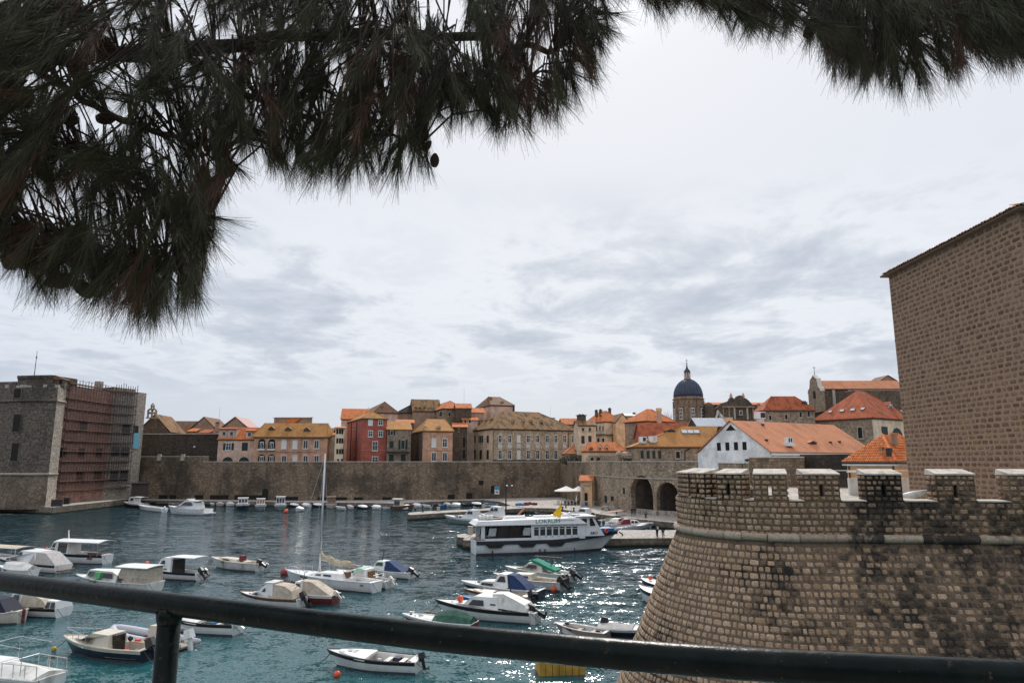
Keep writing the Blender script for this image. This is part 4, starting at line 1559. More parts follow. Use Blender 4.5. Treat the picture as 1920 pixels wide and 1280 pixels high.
def sky_pane(h, px, py, w, hh, face=0, mat=None):
    q, n, k = plane_local(h, px, py, face)
    pl = [Vector(p) for p in h.planes[face]]
    e1 = (pl[1] - pl[0]).normalized()
    e2 = n.cross(e1)
    if e2.z < 0:
        e2 = -e2
    W, H = w * k, hh * k
    for s, m, d, nm in ((1.18, IRON, 0.1, 'skylight_frame'), (1.0, mat or SKYG, 0.16, 'skylight')):
        pts = [q + e1 * x * s + e2 * y * s + n * 0.01 for x, y in ((-W / 2, -H / 2), (W / 2, -H / 2), (W / 2, H / 2), (-W / 2, H / 2))]
        MB().extr(pts, n * d).build(nm, m, h.roof)


# ---------------- left quarter
h = house('brown_hall', 'long low hall with dull brown roof behind the bell gable', 'house', None, 300, 372, 240, 4, 812, 790, 'gs', P_BRN, ROOF_BR, D=9)
h = house('chapel', 'small chapel with mossy roof and dark stone gable beside the fortress', 'chapel', None, 258, 318, 221, 8, 810, 779.5, 'gd', H_DRK, ROOF_MS, D=15, ridge=0.5)
bg_ = tag(empty('bell_gable', (atY(283, 782, 219).x, 219.5, atY(283, 783, 219).z)), 'stone bell gable with two lower bells and one upper bell on the chapel', 'bell gable')
k = 219 / FPX


def arch_plate(mb, xs, z0, zs, ztop, y0, th_, w):
    pass


bm_ = MB()
for x in (-7.5, -0.2, 7.5):
    bm_.box((x * k, 0, 6 * k), (2.0 * k, 0.7, 13 * k))
bm_.box((0, 0, 0), (20 * k, 0.9, 2.2 * k))
for c in (-3.9, 3.7):
    for i in range(6):
        a0, a1 = math.pi * i / 6, math.pi * (i + 1) / 6
        r0, r1 = 2.9 * k, 4.9 * k
        pts = [(c * k + r0 * math.cos(a0), -.35, 12.3 * k + r0 * math.sin(a0)), (c * k + r0 * math.cos(a1), -.35, 12.3 * k + r0 * math.sin(a1)),
               (c * k + r1 * math.cos(a1), -.35, 12.3 * k + r1 * math.sin(a1)), (c * k + r1 * math.cos(a0), -.35, 12.3 * k + r1 * math.sin(a0))]
        bm_.extr(pts, (0, .7, 0))
bm_.box((0, 0, 17 * k), (9 * k, 0.8, 1.4 * k))
for x in (-2.4, 2.4):
    bm_.box((x * k, 0, 20.5 * k), (1.2 * k, 0.6, 6 * k))
for i in range(6):
    a0, a1 = math.pi * i / 6, math.pi * (i + 1) / 6
    pts = [(r_ * math.cos(a), -.3, 23 * k + r_ * math.sin(a)) for r_, a in ((1.8 * k, a0), (1.8 * k, a1), (3.3 * k, a1), (3.3 * k, a0))]
    bm_.extr(pts, (0, .6, 0))
bm_.ball((0, 0, 27 * k), (1.1 * k, 1.1 * k, 1.5 * k), 8, 5)
bm_.build('arcade', H_RUB, bg_)
for x, z, s in ((-3.9, 9.5, 1.0), (3.7, 9.5, 1.0), (0, 21, 0.7)):
    MB().lathe([(2.0 * k * s, -2 * k * s), (1.5 * k * s, -1 * k * s), (1.2 * k * s, 0.8 * k * s), (0.5 * k * s, 1.6 * k * s), (0.1, 2.6 * k * s)], 10, (x * k, 0, z * k)).build('bell', IRON, bg_, True)

h = house('dark_gable_house', 'brown house with sharp dark gable and small orange lean-to', 'house', None, 356, 406, 236, 3, 806, 784, 'gd', P_BRN, ROOF_BR, D=14)
h2 = house('lean_to', 'tiny bright orange tiled lean-to behind the dark rampart', 'house', None, 352, 366, 226, 3, 809, 803, 'shed', P_BRN, ROOF_OR, D=4)
h2 = house('red_shed', 'small red tiled shed right of the dark gable on the rampart', 'house', None, 375, 391, 225, 3, 812, 805, 'shed', P_RED, ROOF_RD, D=4)
h = house('stub_house', 'low stone stub with broad chimney and aerial left of the pink gable', 'house', None, 396, 416, 227, 3, 813, 806, 'shed', H_RUB, ROOF_BR, D=6)
chimney(h, 408, 793, 806, 6, 0.3)
MB().tube([(1.5, 2, h.zr + 1), (1.5, 2, h.zr + 7.5)], 0.05, 4).build('aerial', STEEL, h.root)
h = house('pink_gable_house', 'house with pink verge boards and brown boarded gable', 'house', None, 419, 462, 232, 2, 801, 783.5, 'gd', P_BRN, plain('pink_roof_sheet', (0.50, 0.30, 0.27), 0.8), D=12, over=0.6)
h = house('dormer_house', 'beige house with bright orange roof between two flat dormers', 'house', None, 409.5, 479.5, 206, 3, 824, 802, 'gs', P_PNK, ROOF_OR, D=10)
for x0, x1, y0, y1, lab, rm in ((411, 440, 806, 821, 'dormer', ROOF_RD), (461, 474, 809, 821, 'dormer', ROOF_OR)):
    qa, n, k2 = plane_local(h, (x0 + x1) / 2, y1, 'front')
    w_ = (x1 - x0) * k2
    H_ = (y1 - y0) * k2
    d = MB().box((qa.x, 1.6, qa.z + H_ / 2), (w_, 2.9, H_)).build(lab, P_PNK, h.root)
    MB().box((qa.x, 1.4, qa.z + H_ + 0.3), (w_ + 0.5, 3.6, 0.25), 0, 1, 0, 0.13).build('dormer_roof', rm, d)
    for xx in ((420, 434) if x1 - x0 > 20 else (467.5,)):
        qq, n, _ = plane_local(h, xx, (y0 + y1) / 2 - 1, 'front')
        MB().box((qq.x, 0.12, qq.z), (1.1, 0.1, 1.25)).build('dormer_window', SHW, d)
        MB().box((qq.x, 0.06, qq.z), (0.85, 0.08, 1.0)).build('pane', GLASS, d)
win(h, 428.5, 837, 9, 13, 'w')
for sx in (421, 436):
    q, n, k2 = plane_local(h, sx, 837, 'front')
    MB().box((q.x, -0.05, q.z), (0.75, 0.08, 2.0)).build('shutter', SHUT, h.root)
win(h, 459, 837, 9.5, 14, 'd')
win(h, 427, 861, 17, 9, 'd', arch=True)
win(h, 457.5, 861, 17, 9, 'd', arch=True)

h = house('long_salmon_house', 'long salmon house with ochre mansard roof and two arched balcony doors', 'house', None, 477, 614, 205, 2.5, 819.5, 794, 'hip', P_SAL, ROOF_YL, D=11, rin=1.2, over=0.5)
for x, y in ((491, 832), (509.5, 832.5)):
    win(h, x, y, 13, 20, 'o', arch=True)
    win(h, x, y + 3, 6, 12, 'wd')
    q, n, k2 = plane_local(h, x, 842.5, 'front')
    bl = MB().box((q.x, -0.5, q.z), (2.2, 1.0, 0.4)).build('balcony', SHW, h.root)
    m = MB()
    for t in range(9):
        m.tube([(q.x - 1.3 + t * 0.325, -0.95, q.z + .2), (q.x - 1.3 + t * 0.325, -0.95, q.z + 1.3)], 0.025, 4)
    m.tube([(q.x - 1.35, -.95, q.z + 1.3), (q.x + 1.35, -.95, q.z + 1.3)], 0.035, 4)
    m.build('balustrade', IRON, bl)
    win(h, x - 0.5, 858, 13, 14, 'o', arch=True)
    win(h, x - 0.5, 860, 6, 9, 'wd')
for x in (532.5, 553, 573, 593.5):
    win(h, x, 833, 8.5, 15, 's' if x < 560 else 'wd')
    win(h, x, 861, 8.5, 14, 'wd' if x != 553 else 's')
MB().box((h.W / 2, -0.08, atY(540, 846.5, 205).z - h.zb), (h.W * 0.72, 0.16, 0.25)).build('string_course', P_BRN, h.root)
for t in range(24):
    MB().box((h.W * (0.27 + 0.7 * t / 24), -0.2, h.ze - h.zb - 0.42), (0.3, 0.4, 0.36)).build('corbel', P_BRN, h.root)
for x, y in ((509, 806.5), (540, 807.5), (575, 808.5)):
    dormer(h, x, y, 11, 11, 0, H_DRK, GLASS)
h = house('grey_block', 'plain grey-brown block rising behind the long salmon house', 'house', None, 514, 574, 224, 2, 783.5, 781, 'shed', P_BRN, plain('grey_flat_roof', (0.3, 0.26, 0.23), 0.9), D=8)
q, n, k2 = plane_local(h, 545, 790, 'front')
MB().extr([(q.x - 3.2, -1.2, q.z - 1.2), (q.x + .8, -1.2, q.z - 1.2), (q.x + 3.6, -0.1, q.z + 1.2), (q.x + .6, -0.1, q.z + 1.2)], (0, 0, 0.15)).build('lean_roof', ROOF_OR, h.root)
h = house('low_dark_house', 'low dark roofed house right behind the long salmon house', 'house', None, 574, 622, 226, 2, 812, 803, 'gs', H_DRK, ROOF_BR, D=9)

# ---------------- centre-left quarter
h = house('narrow_beige_house', 'narrow beige house with pink tiled roof beside the alley', 'house', None, 616, 633, 209, 8, 817, 811, 'shed', P_BEI, ROOF_PK, D=7)
h = house('tall_narrow_house', 'tall narrow beige house with three rows of small dark windows', 'house', None, 629, 645, 205, 12, 802.5, 799, 'shed', P_CRM, ROOF_PK, D=8)
for y in (808.5, 826, 846):
    for x in (632.5, 637.5, 642):
        win(h, x, y, 3.6, 9, 'x')
win(h, 634, 862, 3, 4, 'x')
win(h, 641, 862, 3, 4, 'x')
h = house('orange_roof_house', 'house with steep orange roof left behind the red house', 'house', None, 640, 690, 226, 10, 786, 767, 'gs', P_BEI, ROOF_OR, D=12)
h = house('brown_hip_house', 'big beige house with brown hipped roof above the red house', 'house', 664, 702, 746, 232, 20, 773.5, 757, 'hip', P_PNK, ROOF_BR, rin=4, rx=714)
sky_pane(h, 691, 765, 4, 3, 3)
dormer(h, 716, 764, 6, 5, 0, P_BRN)
h = house('red_house', 'dark red plastered house with ochre hipped roof on the wall', 'house', 652, 680, 726, 205, 24, 784.5, 773.5, 'hip', P_RED, ROOF_YL, rin=3.5, rx=697)
for x, y, w_, hh, sty in ((694.5, 792, 8.5, 10, 's'), (713.5, 792, 8.5, 10, 'w'), (694.5, 813, 8.5, 11, 'w'), (713.5, 813, 8.5, 11, 'w'), (703, 836, 10, 17, 'w'), (703, 862, 11, 12, 'w')):
    win(h, x, y, w_, hh, sty)
for x in (658.5, 668.5):
    q, n, k2 = plane_local(h, x, 825, 'left')
    MB().tube([(-0.12, q.y, 0.5), (-0.12, q.y, h.ze - h.zb - .4)], 0.13, 6).build('drainpipe', NAVY, h.root)
for y in (802, 822, 852):
    win(h, 664, y, 3, 6, 'o', 'left')
MB().box((h.W / 2, -0.05, atY(700, 843.5, 206).z - h.zb), (h.W, 0.1, 0.16)).build('string_course', P_BRN, h.root)
h = house('rubble_house', 'rubble stone house with green balcony doors right of the red house', 'house', None, 726.5, 771, 206.5, 14, 805.5, 789, 'shed', H_RUB, ROOF_YL, D=7)
win(h, 734.5, 811.5, 6, 9, 'sd')
win(h, 734, 833, 7.5, 13, 'd')
win(h, 755.5, 833, 8, 17, 'sd')
win(h, 733.5, 859, 8, 14, 'd')
win(h, 756, 859, 8, 14, 'd')
q, n, k2 = plane_local(h, 746, 847, 'front')
bl = MB().box((q.x, -0.65, q.z), (40 * k2, 1.3, 0.3)).build('balcony', IRON, h.root)
m = MB()
for t in range(18):
    m.tube([(q.x - 19 * k2 + t * 38 * k2 / 17, -1.25, q.z + .15), (q.x - 19 * k2 + t * 38 * k2 / 17, -1.25, q.z + 1.15)], 0.03, 4)
m.tube([(q.x - 19.5 * k2, -1.25, q.z + 1.15), (q.x + 19.5 * k2, -1.25, q.z + 1.15)], 0.045, 4)
m.build('balustrade', IRON, bl)
h = house('brown_back_house', 'brown house with black weathered roof behind the rubble house', 'house', None, 745, 792, 243, 6, 774, 760.5, 'hip', P_BRN, tiles('black_tiles', (0.07, 0.055, 0.045), (0.05, 0.042, 0.038), (0.03, 0.027, 0.025), 0.5), D=11, rin=4)
h = house('orange_lean_house', 'small house with tilted orange roof behind the rubble house', 'house', None, 744, 776, 222, 10, 793, 786, 'shed', H_DRK, ROOF_OR, D=6)
h = house('mossy_dormer_house', 'tall house with mossy roof full of little dormers', 'house', None, 775, 826, 240, 14, 770.5, 749.5, 'gs', P_BRN, ROOF_MS, D=12)
for x in (780, 787.5, 796):
    dormer(h, x, 765.5, 4.5, 5, 0, P_BRN, DARKHOLE)
h = house('orange_hip_house', 'stone house with bright orange hipped roof on the skyline', 'house', 800, 831, 872, 232, 20, 766, 752.5, 'hip', H_RUB, ROOF_OR, rin=6, rx=842)
win(h, 842.5, 776.5, 5, 8, 'o')
for x, y, w_, hh in ((807, 778, 4, 10), (817, 775, 4, 9), (827, 776, 6, 10)):
    win(h, x, y, w_, hh, 'o', 'left')
MB().tube([(9, 6, h.zr - 2), (9, 6, h.zr + 5)], 0.05, 4).build('aerial', STEEL, h.root)
h = house('small_orange_gable', 'little orange roofed house joined right of the orange hip', 'house', None, 856, 884, 228, 10, 765.5, 757, 'gs', H_DRK, ROOF_OR, D=8)
h = house('corner_house', 'brown corner house with ochre hipped roof and two white windows below', 'house', 773, 793, 849, 205, 18, 808, 786.5, 'hip', P_SAL, ROOF_YL, wside=H_DRK, ridge=0.45, rpx=(801, 834))
for x in (813.5, 834):
    win(h, x, 830, 9, 16, 's' if x < 820 else 'w')
    win(h, x, 856, 9, 16, 'wd')
dormer(h, 823, 803.5, 7, 9, 0, P_CRM, GLASS)
dormer(h, 797, 804, 4, 8, 0, P_CRM, SHW)
MB().box((h.W * 0.55, -0.06, atY(820, 844, 206).z - h.zb), (h.W * 0.9, 0.1, 0.15)).build('string_course', P_BRN, h.root)
h = house('alley_house', 'dark stone house in the alley left of the palace', 'house', None, 850, 876, 217, 6, 801, 792, 'shed', H_DRK, ROOF_OR, D=8)
win(h, 860, 806, 3, 6, 'o')
win(h, 870, 829, 4, 18, 'x')
win(h, 870, 851, 4, 16, 'x')

# ---------------- palace and the houses above it
h = house('stepped_house', 'pinkish house with stepped orange lean-to roofs above the palace', 'house', None, 868, 896, 226, 8, 788, 780, 'shed', P_PNK, ROOF_OR, D=5)
win(h, 872.5, 789, 3, 6, 'x')
win(h, 881, 789, 3, 6, 'x')
h = house('upper_pink_house', 'pink house with its own small orange roof left of the mansard', 'house', None, 869, 908, 232, 8, 774, 764, 'shed', P_PNK, ROOF_OR, D=6)
win(h, 874, 777, 3, 5, 'x')
h = house('mansard_house', 'pink walled house with dark grey-brown hipped roof on the skyline', 'house', 890, 921, 963, 236, 20, 759.5, 744.5, 'hip', P_PNK, ROOF_BR, ridge=0.45, rpx=(916, 936))
dormer(h, 941.5, 755, 6, 5, 0, P_BEI, DARKHOLE)
dormer(h, 915.5, 751, 5.5, 11, 3, P_PNK, DARKHOLE)
MB().box((h.W, -0.2, (h.ze - h.zb) - 2), (0.5, 0.5, 4)).build('corner_pipe', IRON, h.root)
h = house('palace', 'long pale stone palace with mossy hipped roof and two rows of white windows', 'palace', 872, 924, 1083, 214, 27, 804, 772.5, 'hip', H_ASH, ROOF_MS, wside=P_BEI, over=0.6, ridge=0.42, rpx=(944, 1008))
for i, x in enumerate((937.6, 955.5, 972.5, 990.3, 1008, 1026, 1042, 1058.5, 1074.5)):
    win(h, x, 822.5, 6.8, 14, 'b' if i == 2 else 'w')
    if i < 8:
        if i == 2:
            win(h, x, 852, 6.8, 16, 's')
        else:
            win(h, x, 852, 7.0, 17, 'w')
    q, n, k2 = plane_local(h, x, 836, 'front')
    MB().box((q.x, -0.05, q.z), (1.5, 0.1, 1.3)).build('spandrel_panel', COPING, h.root)
for x, sty in ((877.5, 'd'), (890, 'd'), (901.5, 'sd'), (914.5, 'd')):
    win(h, x, 823, 4.2, 13, sty, 'left')
    win(h, x, 852, 4.2, 17, 'd', 'left')
for x in (924.5, 1066):
    q, n, k2 = plane_local(h, x, 830, 'front')
    MB().tube([(q.x, -0.12, 2), (q.x, -0.12, h.ze - h.zb - .3)], 0.11, 6).build('drainpipe', WOOD, h.root)
MB().box((h.W / 2, -0.12, atY(1000, 863, 208).z - h.zb), (h.W, 0.3, 0.45)).build('plinth', H_DRK, h.root)
MB().box((h.W / 2, -0.06, atY(1000, 840.8, 208).z - h.zb), (h.W, 0.12, 0.2)).build('string_course', H_ASH, h.root)
for x, y in ((962.5, 790), (981.5, 791), (996, 791), (1015, 791.5)):
    dormer(h, x, y, 6, 7, 0, P_CRM, P_RED and GLASS)
for x, y in ((888, 793), (899, 792), (910.5, 791), (920, 790)):
    dormer(h, x, y, 4.5, 8, 3, P_BEI, DARKHOLE)

# ---------------- centre-right quarter
h = house('flat_skyline_house', 'low house with dark flat roof edge behind the palace ridge', 'house', None, 1010, 1040, 246, 4, 784, 782, 'shed', H_DRK, ROOF_BR, D=8)
h = house('orange_ridge_house', 'house with plain orange roof between palace and chimneys', 'house', None, 1056, 1092, 232, 6, 796, 785, 'gs', P_BEI, ROOF_OR, D=9)
MB().tube([(-4, 2, h.zr), (-4, 2, h.zr + 4.5)], 0.04, 4).build('aerial', STEEL, h.root)
h = house('pale_house', 'pale plastered house with dark shutters at the right end of the palace', 'house', None, 1084, 1117, 210, 5, 797.5, 789, 'gs', P_CRM, ROOF_MS, D=8)
for x in (1093, 1106):
    win(h, x, 805, 5, 7, 'o')
    win(h, x, 824, 6, 14, 'd')
chimney(h, 1090, 779, 793, 15, 0.6, H_DRK)
h = house('ochre_villa', 'ochre villa with orange hipped roof, arched windows and three chimneys', 'villa', 1096, 1134, 1166, 229, 22, 790.5, 769, 'hip', P_CRM, ROOF_OR, rin=5, rx=1148)
win(h, 1151, 804, 6, 12, 'g', arch=True)
win(h, 1151, 825, 8, 13, 'o', arch=True)
for x in (1119, 1125, 1131):
    win(h, x, 803, 2.6, 9, 'o', 'left', True)
for x in (1122, 1131):
    win(h, x, 825, 4, 7, 'x', 'left')
MB().box((h.W / 2, -0.3, atY(1140, 815, 229).z - h.zb), (h.W + 0.6, 0.6, 0.4)).build('string_course', H_DRK, h.root)
MB().box((-0.3, h.D / 2, atY(1120, 814, 229).z - h.zb), (0.6, h.D, 0.4)).build('string_course', H_DRK, h.root)
for x, y0, y1 in ((1118, 770, 778), (1126, 769, 776), (1143, 766.5, 772)):
    chimney(h, x, y0, y1, 4.5, 0.5, H_DRK)
dormer(h, 1126.5, 780, 6, 6, 3, H_DRK, DARKHOLE)
h = house('dark_gable_annex', 'narrow annex with dark verge gable right of the ochre villa', 'house', None, 1155, 1180, 226, 8, 792, 777, 'gd', P_OCR, ROOF_BR, D=10)
h = house('grey_far_house', 'far pale roof and chimney between the two orange hips', 'house', None, 1172, 1194, 252, 4, 780, 776, 'gs', P_PNK, plain('grey_roof_sheet', (0.40, 0.41, 0.43), 0.6), D=8)
chimney(h, 1189, 775, 780, 5, 0.4, P_PNK)
h = house('tower_house', 'square rubble stone house with orange pyramid roof', 'house', 1171, 1212, 1264, 196, 32, 789.5, 768, 'hip', P_OCR, ROOF_OR, wside=H_RUB, over=0.5, rx=1222)
wl_ = MB()
q, n, k2 = plane_local(h, 1231, 776, 'front')
MB().box((q.x, -1.0, q.z - 1.6), (1.0, 1.0, 4.8)).build('chimney', P_PNK, h.roof)
MB().box((q.x, -1.0, q.z + 1.2), (1.2, 1.2, 0.9)).build('chimney_cap', P_OCR, h.roof)
win(h, 1192, 806, 3.5, 13, 'o', 'left')
h = house('red_dormer_house', 'low house with red roof and two pale arched dormers above the wall', 'house', None, 1098, 1172, 193, 2, 846, 829.5, 'hip', P_BEI, ROOF_OR, D=8, rin=1.5)
for x in (1125, 1138):
    dormer(h, x, 841.5, 6, 14, 0, COPING, GLASS)
dormer(h, 1108, 843, 8, 9, 0, H_RUB, GLASS)
h = house('pink_roof_house', 'low house with faded pink roof and one dormer behind the hedge', 'house', None, 1060, 1102, 213, 4, 851, 833, 'hip', P_PNK, ROOF_PK, D=7, rin=4)
dormer(h, 1082, 846, 9, 7, 0, STONE_TRIM, DARKHOLE)
h = house('parapet_block', 'low stone parapet block with square openings under the red dormers', 'house', None, 1104, 1158, 187, -4, 854, 854, 'flat', H_RUB, STONE_TRIM, D=4)
for x in (1110, 1122):
    win(h, x, 860, 5, 5, 'x')

# ---------------- right quarter
h = house('red_long_roof', 'long dull red roof sloping down behind the yellow roof', 'house', None, 1204, 1312, 182, 3, 822, 794, 'gs', P_RED, ROOF_RD, D=9)
h = house('metal_roof_hall', 'hall with ribbed grey metal roof right below the dome', 'house', None, 1308, 1362, 176, 4, 800, 784.5, 'gs', H_DRK, plain('grey_metal_roof', (0.30, 0.34, 0.40), 0.45, 0.1, 1.0, metal=0.3), D=7)
h = house('stone_yellow_roof', 'stone building with broad yellow-ochre roof and four dark windows', 'building', None, 1190, 1330, 158, 0, 838, 800.5, 'hip', H_RUB, ROOF_YL, D=11, over=0.5, ridge=0.6, rpx=(1276, 1345))
for x in (1204, 1215, 1226, 1237):
    win(h, x, 852, 5.5, 14, 'd')
win(h, 1271, 852.5, 9, 14, 'sd' and 'o')
q, n, k2 = plane_local(h, 1284, 850, 'front')
MB().tube([(q.x + 1.2, -0.15, h.ze - h.zb - .2), (q.x + 1.2, -0.15, q.z + 1.1), (q.x, -0.15, q.z + .5), (q.x, -0.15, q.z - 2)], 0.12, 6).build('drainpipe', IRON, h.root)
sp = [plane_local(h, x, 809, 0) for x in (1283, 1295, 1306)]
for x in (1283, 1294.5, 1306):
    sky_pane(h, x, 809.5, 9.5, 10, 0)
dormer(h, 1257, 809, 18, 8, 0, H_DRK, DARKHOLE, back=3)
for x, y, w_, lab in ((1205, 825, 13, 'white air conditioning box with dark grille on the yellow roof'), (1224, 824, 14, 'rounded white vent housing on the yellow roof, right of the grille box')):
    q, n, k2 = plane_local(h, x, y + 5, 0)
    wp = Matrix.Rotation(h.th, 3, 'Z') @ q + Vector((h.C.x, h.C.y, h.zb))
    ac = tag(empty('air_conditioner', wp), lab, 'air conditioner')
    MB().box((0, 0, 0.8), (w_ * k2, 1.1, 1.2)).build('casing', WHITE, ac)
    MB().box((w_ * k2 * .2, -0.57, 0.8), (w_ * k2 * .4, 0.06, 0.85)).build('grille', BLACK if 'grille' in lab[:45] else STEEL, ac)
    MB().box((0, 0, 0.05), (w_ * k2 * .8, 1.0, 0.4)).build('base', STEEL, ac)

hw = house('white_gable_building', 'white plastered gable building with long orange roof and four slit windows', 'building', 1308, 1445, 1640, 118, 31, 848.5, 789.5, 'gs', P_WHT, ROOF_PK, over=0.25, zb=4, rx=1371)
for x, y in ((1348, 837), (1364, 836.5), (1380, 836), (1396, 835.5)):
    win(hw, x, y, 6.8, 14, 'x', 'left')
q, n, k2 = plane_local(hw, 1370, 801, 'left')
MB().extr([(-0.06, q.y + 1.15, q.z - .55), (-0.06, q.y - 1.15, q.z - .55), (-0.06, q.y, q.z + .5)], (0.04, 0, 0)).build('gable_vent', DARKHOLE, hw.root)
MB().box((hw.W / 2, -0.4, hw.ze - hw.zb - 0.25), (hw.W + 0.4, 0.45, 0.35)).build('white_gutter', WHITE, hw.root)
q, n, k2 = plane_local(hw, 1478, 836, 0)
wp = Matrix.Rotation(hw.th, 3, 'Z') @ q + Vector((hw.C.x, hw.C.y, hw.zb))
ac = tag(empty('air_conditioner', wp, hw.th), 'white air conditioning unit on a stand on the pale orange roof', 'air conditioner')
MB().box((0, -0.1, 0.25), (1.9, 1.3, 0.5)).build('stand', WHITE, ac)
MB().box((0.2, 0, 1.05), (1.2, 0.8, 1.05)).build('casing', WHITE, ac)
for sx in (-0.15, 0.45):
    MB().box((sx, -0.42, 1.05), (0.34, 0.05, 0.7)).build('grille', BLACK, ac)
dormer(hw, 1524, 832, 20, 8, 0, H_DRK, DARKHOLE, back=2.0)
for x, y in ((1430, 797), (1437, 826), (1557, 830), (1574, 829)):
    q, n, k2 = plane_local(hw, x, y, 0)
    MB().box((q.x, q.y, q.z + .1), (0.5, 0.4, 0.35)).build('roof_vent', IRON, hw.root)
bd = tag(empty('roof_loudspeaker', atY(1401, 862, 117)), 'small dark loudspeaker at the foot of the white gable wall', 'loudspeaker')
MB().ball((0, 0, 0), (0.45, 0.3, 0.25), 8, 5).build('horn', IRON, bd)
MB().tube([(0, 0, -0.2), (0, 0.2, -0.9)], 0.06, 5).build('bracket', IRON, bd)

h = house('big_red_roof_house', 'large house with dark red hipped roof, skylights and cream front', 'house', 1527, 1635, 1712, 150, 34, 783.5, 736, 'hip', P_CRM, ROOF_RD, wside=H_RUB, rin=7, over=0.45, rx=1627)
win(h, 1613, 811, 8.5, 20, 'o', 'left', True)
win(h, 1659, 810.5, 9, 19, 'd')
win(h, 1682, 810, 17, 15, 'd', arch=True)
for x, y, w_, hh in ((1557, 772, 5, 5), (1579, 770, 7, 5), (1599, 768.5, 7, 5), (1618, 766.5, 6, 5)):
    sky_pane(h, x, y, w_, hh, 3)
sky_pane(h, 1690, 771.5, 4, 5, 0)
dormer(h, 1670, 764, 14, 15, 0, COPING, GLASS, back=4)
h = house('stone_long_orange_roof', 'long stone house with mottled orange roof and four small dark windows', 'house', None, 1434, 1527, 158, 0, 769.5, 744, 'hip', H_RUB, ROOF_RD, D=7, rin=3.0)
for x, y in ((1444, 783), (1474, 781.5), (1501, 777), (1516, 776)):
    win(h, x, y, 5.5, 10, 'o')
chimney(h, 1508, 755, 764, 8, 0.2, H_DRK)
ac = tag(empty('air_conditioner', atY(1425, 787, 150)), 'white box unit with black front on the roof below the cathedral', 'air conditioner')
MB().box((0, 0, 1.0), (2.1, 1.2, 1.5)).build('casing', WHITE, ac)
MB().box((0.5, -0.62, 1.0), (1.0, 0.06, 1.1)).build('grille', BLACK, ac)
MB().box((0, 0, -0.6), (1.4, 1.0, 1.6)).build('stand', STEEL, ac)

# ---------------- church on the skyline
h = house('hill_church', 'church with long light orange roof, baroque front and iron cross', 'church', None, 1543, 1694, 215, 0, 729.5, 714.5, 'gs', H_DRK, ROOF_PK, D=8, over=0.5)
k2 = 215 / FPX
for x in (1562, 1592):
    q, n, _ = plane_local(h, x, 737, 'front')
    MB().box((q.x, -0.3, q.z - 3), (0.8, 0.6, 8)).build('buttress', STONE_TRIM, h.root)
ff = MB()
zz0 = h.ze - h.zb
zr_ = h.zr
prof = [(-0.7, zz0 - 7), (8.7, zz0 - 7), (8.7, zz0 - 0.6), (8.2, zz0 + 0.3), (7.2, zz0 + 0.7), (6.4, zr_ + 0.4), (5.2, zr_ + 0.9), (4.0, zr_ + 1.7), (2.8, zr_ + 0.9), (1.6, zr_ + 0.4), (0.8, zz0 + 0.7), (-0.2, zz0 + 0.3), (-0.7, zz0 - 0.6)]
fr = ff.extr([(-1.0, y, z) for y, z in prof], (1.1, 0, 0)).build('front', H_RUB, h.root)
for a, b in zip(prof[2:-1], prof[3:]):
    MB().extr([(-1.15, a[0], a[1] + .02), (-1.15, b[0], b[1] + .02), (-1.15, b[0], b[1] + .32), (-1.15, a[0], a[1] + .32)], (1.4, 0, 0)).build('front_coping', COPING, fr)
MB().extr([(-1.1, 3.2, zz0 - 2.6), (-1.1, 4.8, zz0 - 2.6), (-1.1, 4.8, zz0 - .2), (-1.1, 3.2, zz0 - .2)], (.05, 0, 0)).build('front_window', DARKHOLE, fr)
MB().tube([(-0.5, 4, zr_ + 1.6), (-0.5, 4, zr_ + 5.0)], [0.16, 0.06], 6).build('finial', STONE_TRIM, fr)
MB().box((-0.5, 4, zr_ + 4.4), (1.0, 0.1, 0.12)).build('cross', IRON, fr)
h = house('hill_gable', 'small dark tiled gable peeping over the church roof', 'house', None, 1650, 1681, 232, 0, 715, 706.5, 'gd', P_BRN, ROOF_BR, D=8)
h = house('ruined_wall_house', 'dark patchy stone block under the right end of the church roof', 'house', None, 1600, 1700, 205, 0, 732, 732, 'flat', H_DRK, STONE_TRIM, D=5)

# ---------------- cathedral: dome, front and nave
cd = tag(empty('cathedral', (atY(1294, 760, 228).x, 230, 3.2)), 'cathedral with dark blue ribbed dome, lantern and curved baroque front', 'cathedral')
k2 = 230 / FPX
zof = lambda py: atY(1294, py, 230).z - 3.2
DR = 27 * k2
DRUM = masonry('drum_stone', (0.45, 0.33, 0.235), (0.37, 0.275, 0.2), (0.25, 0.19, 0.145), 0.8, 0.4, 0.4, (0.12, 0.09, 0.07), 0.4, 0.4)
MB().lathe([(DR, 0), (DR, zof(751)), (DR * 1.06, zof(750)), (DR * 1.1, zof(748.5)), (DR * 1.02, zof(747.5)), (DR * 1.0, zof(744.5))], 24).build('drum', DRUM, cd)
LEAD = plain('blue_lead', (0.035, 0.045, 0.085), 0.5, 0.25, 1.0)
dp = []
for i in range(11):
    a = math.pi / 2 * i / 10
    dp.append((max(DR * 0.99 * math.cos(a), DR * 0.16), zof(744.5) + (zof(710.5) - zof(744.5)) * math.sin(a) * 1.0))
dome = MB().lathe(dp, 32).build('dome', LEAD, cd, True)
for kk in range(24):
    a = 2 * math.pi * kk / 24
    MB().tube([((r + 0.03) * math.cos(a), (r + 0.03) * math.sin(a), z) for r, z in dp], 0.09, 4).build('rib', LEAD, dome)
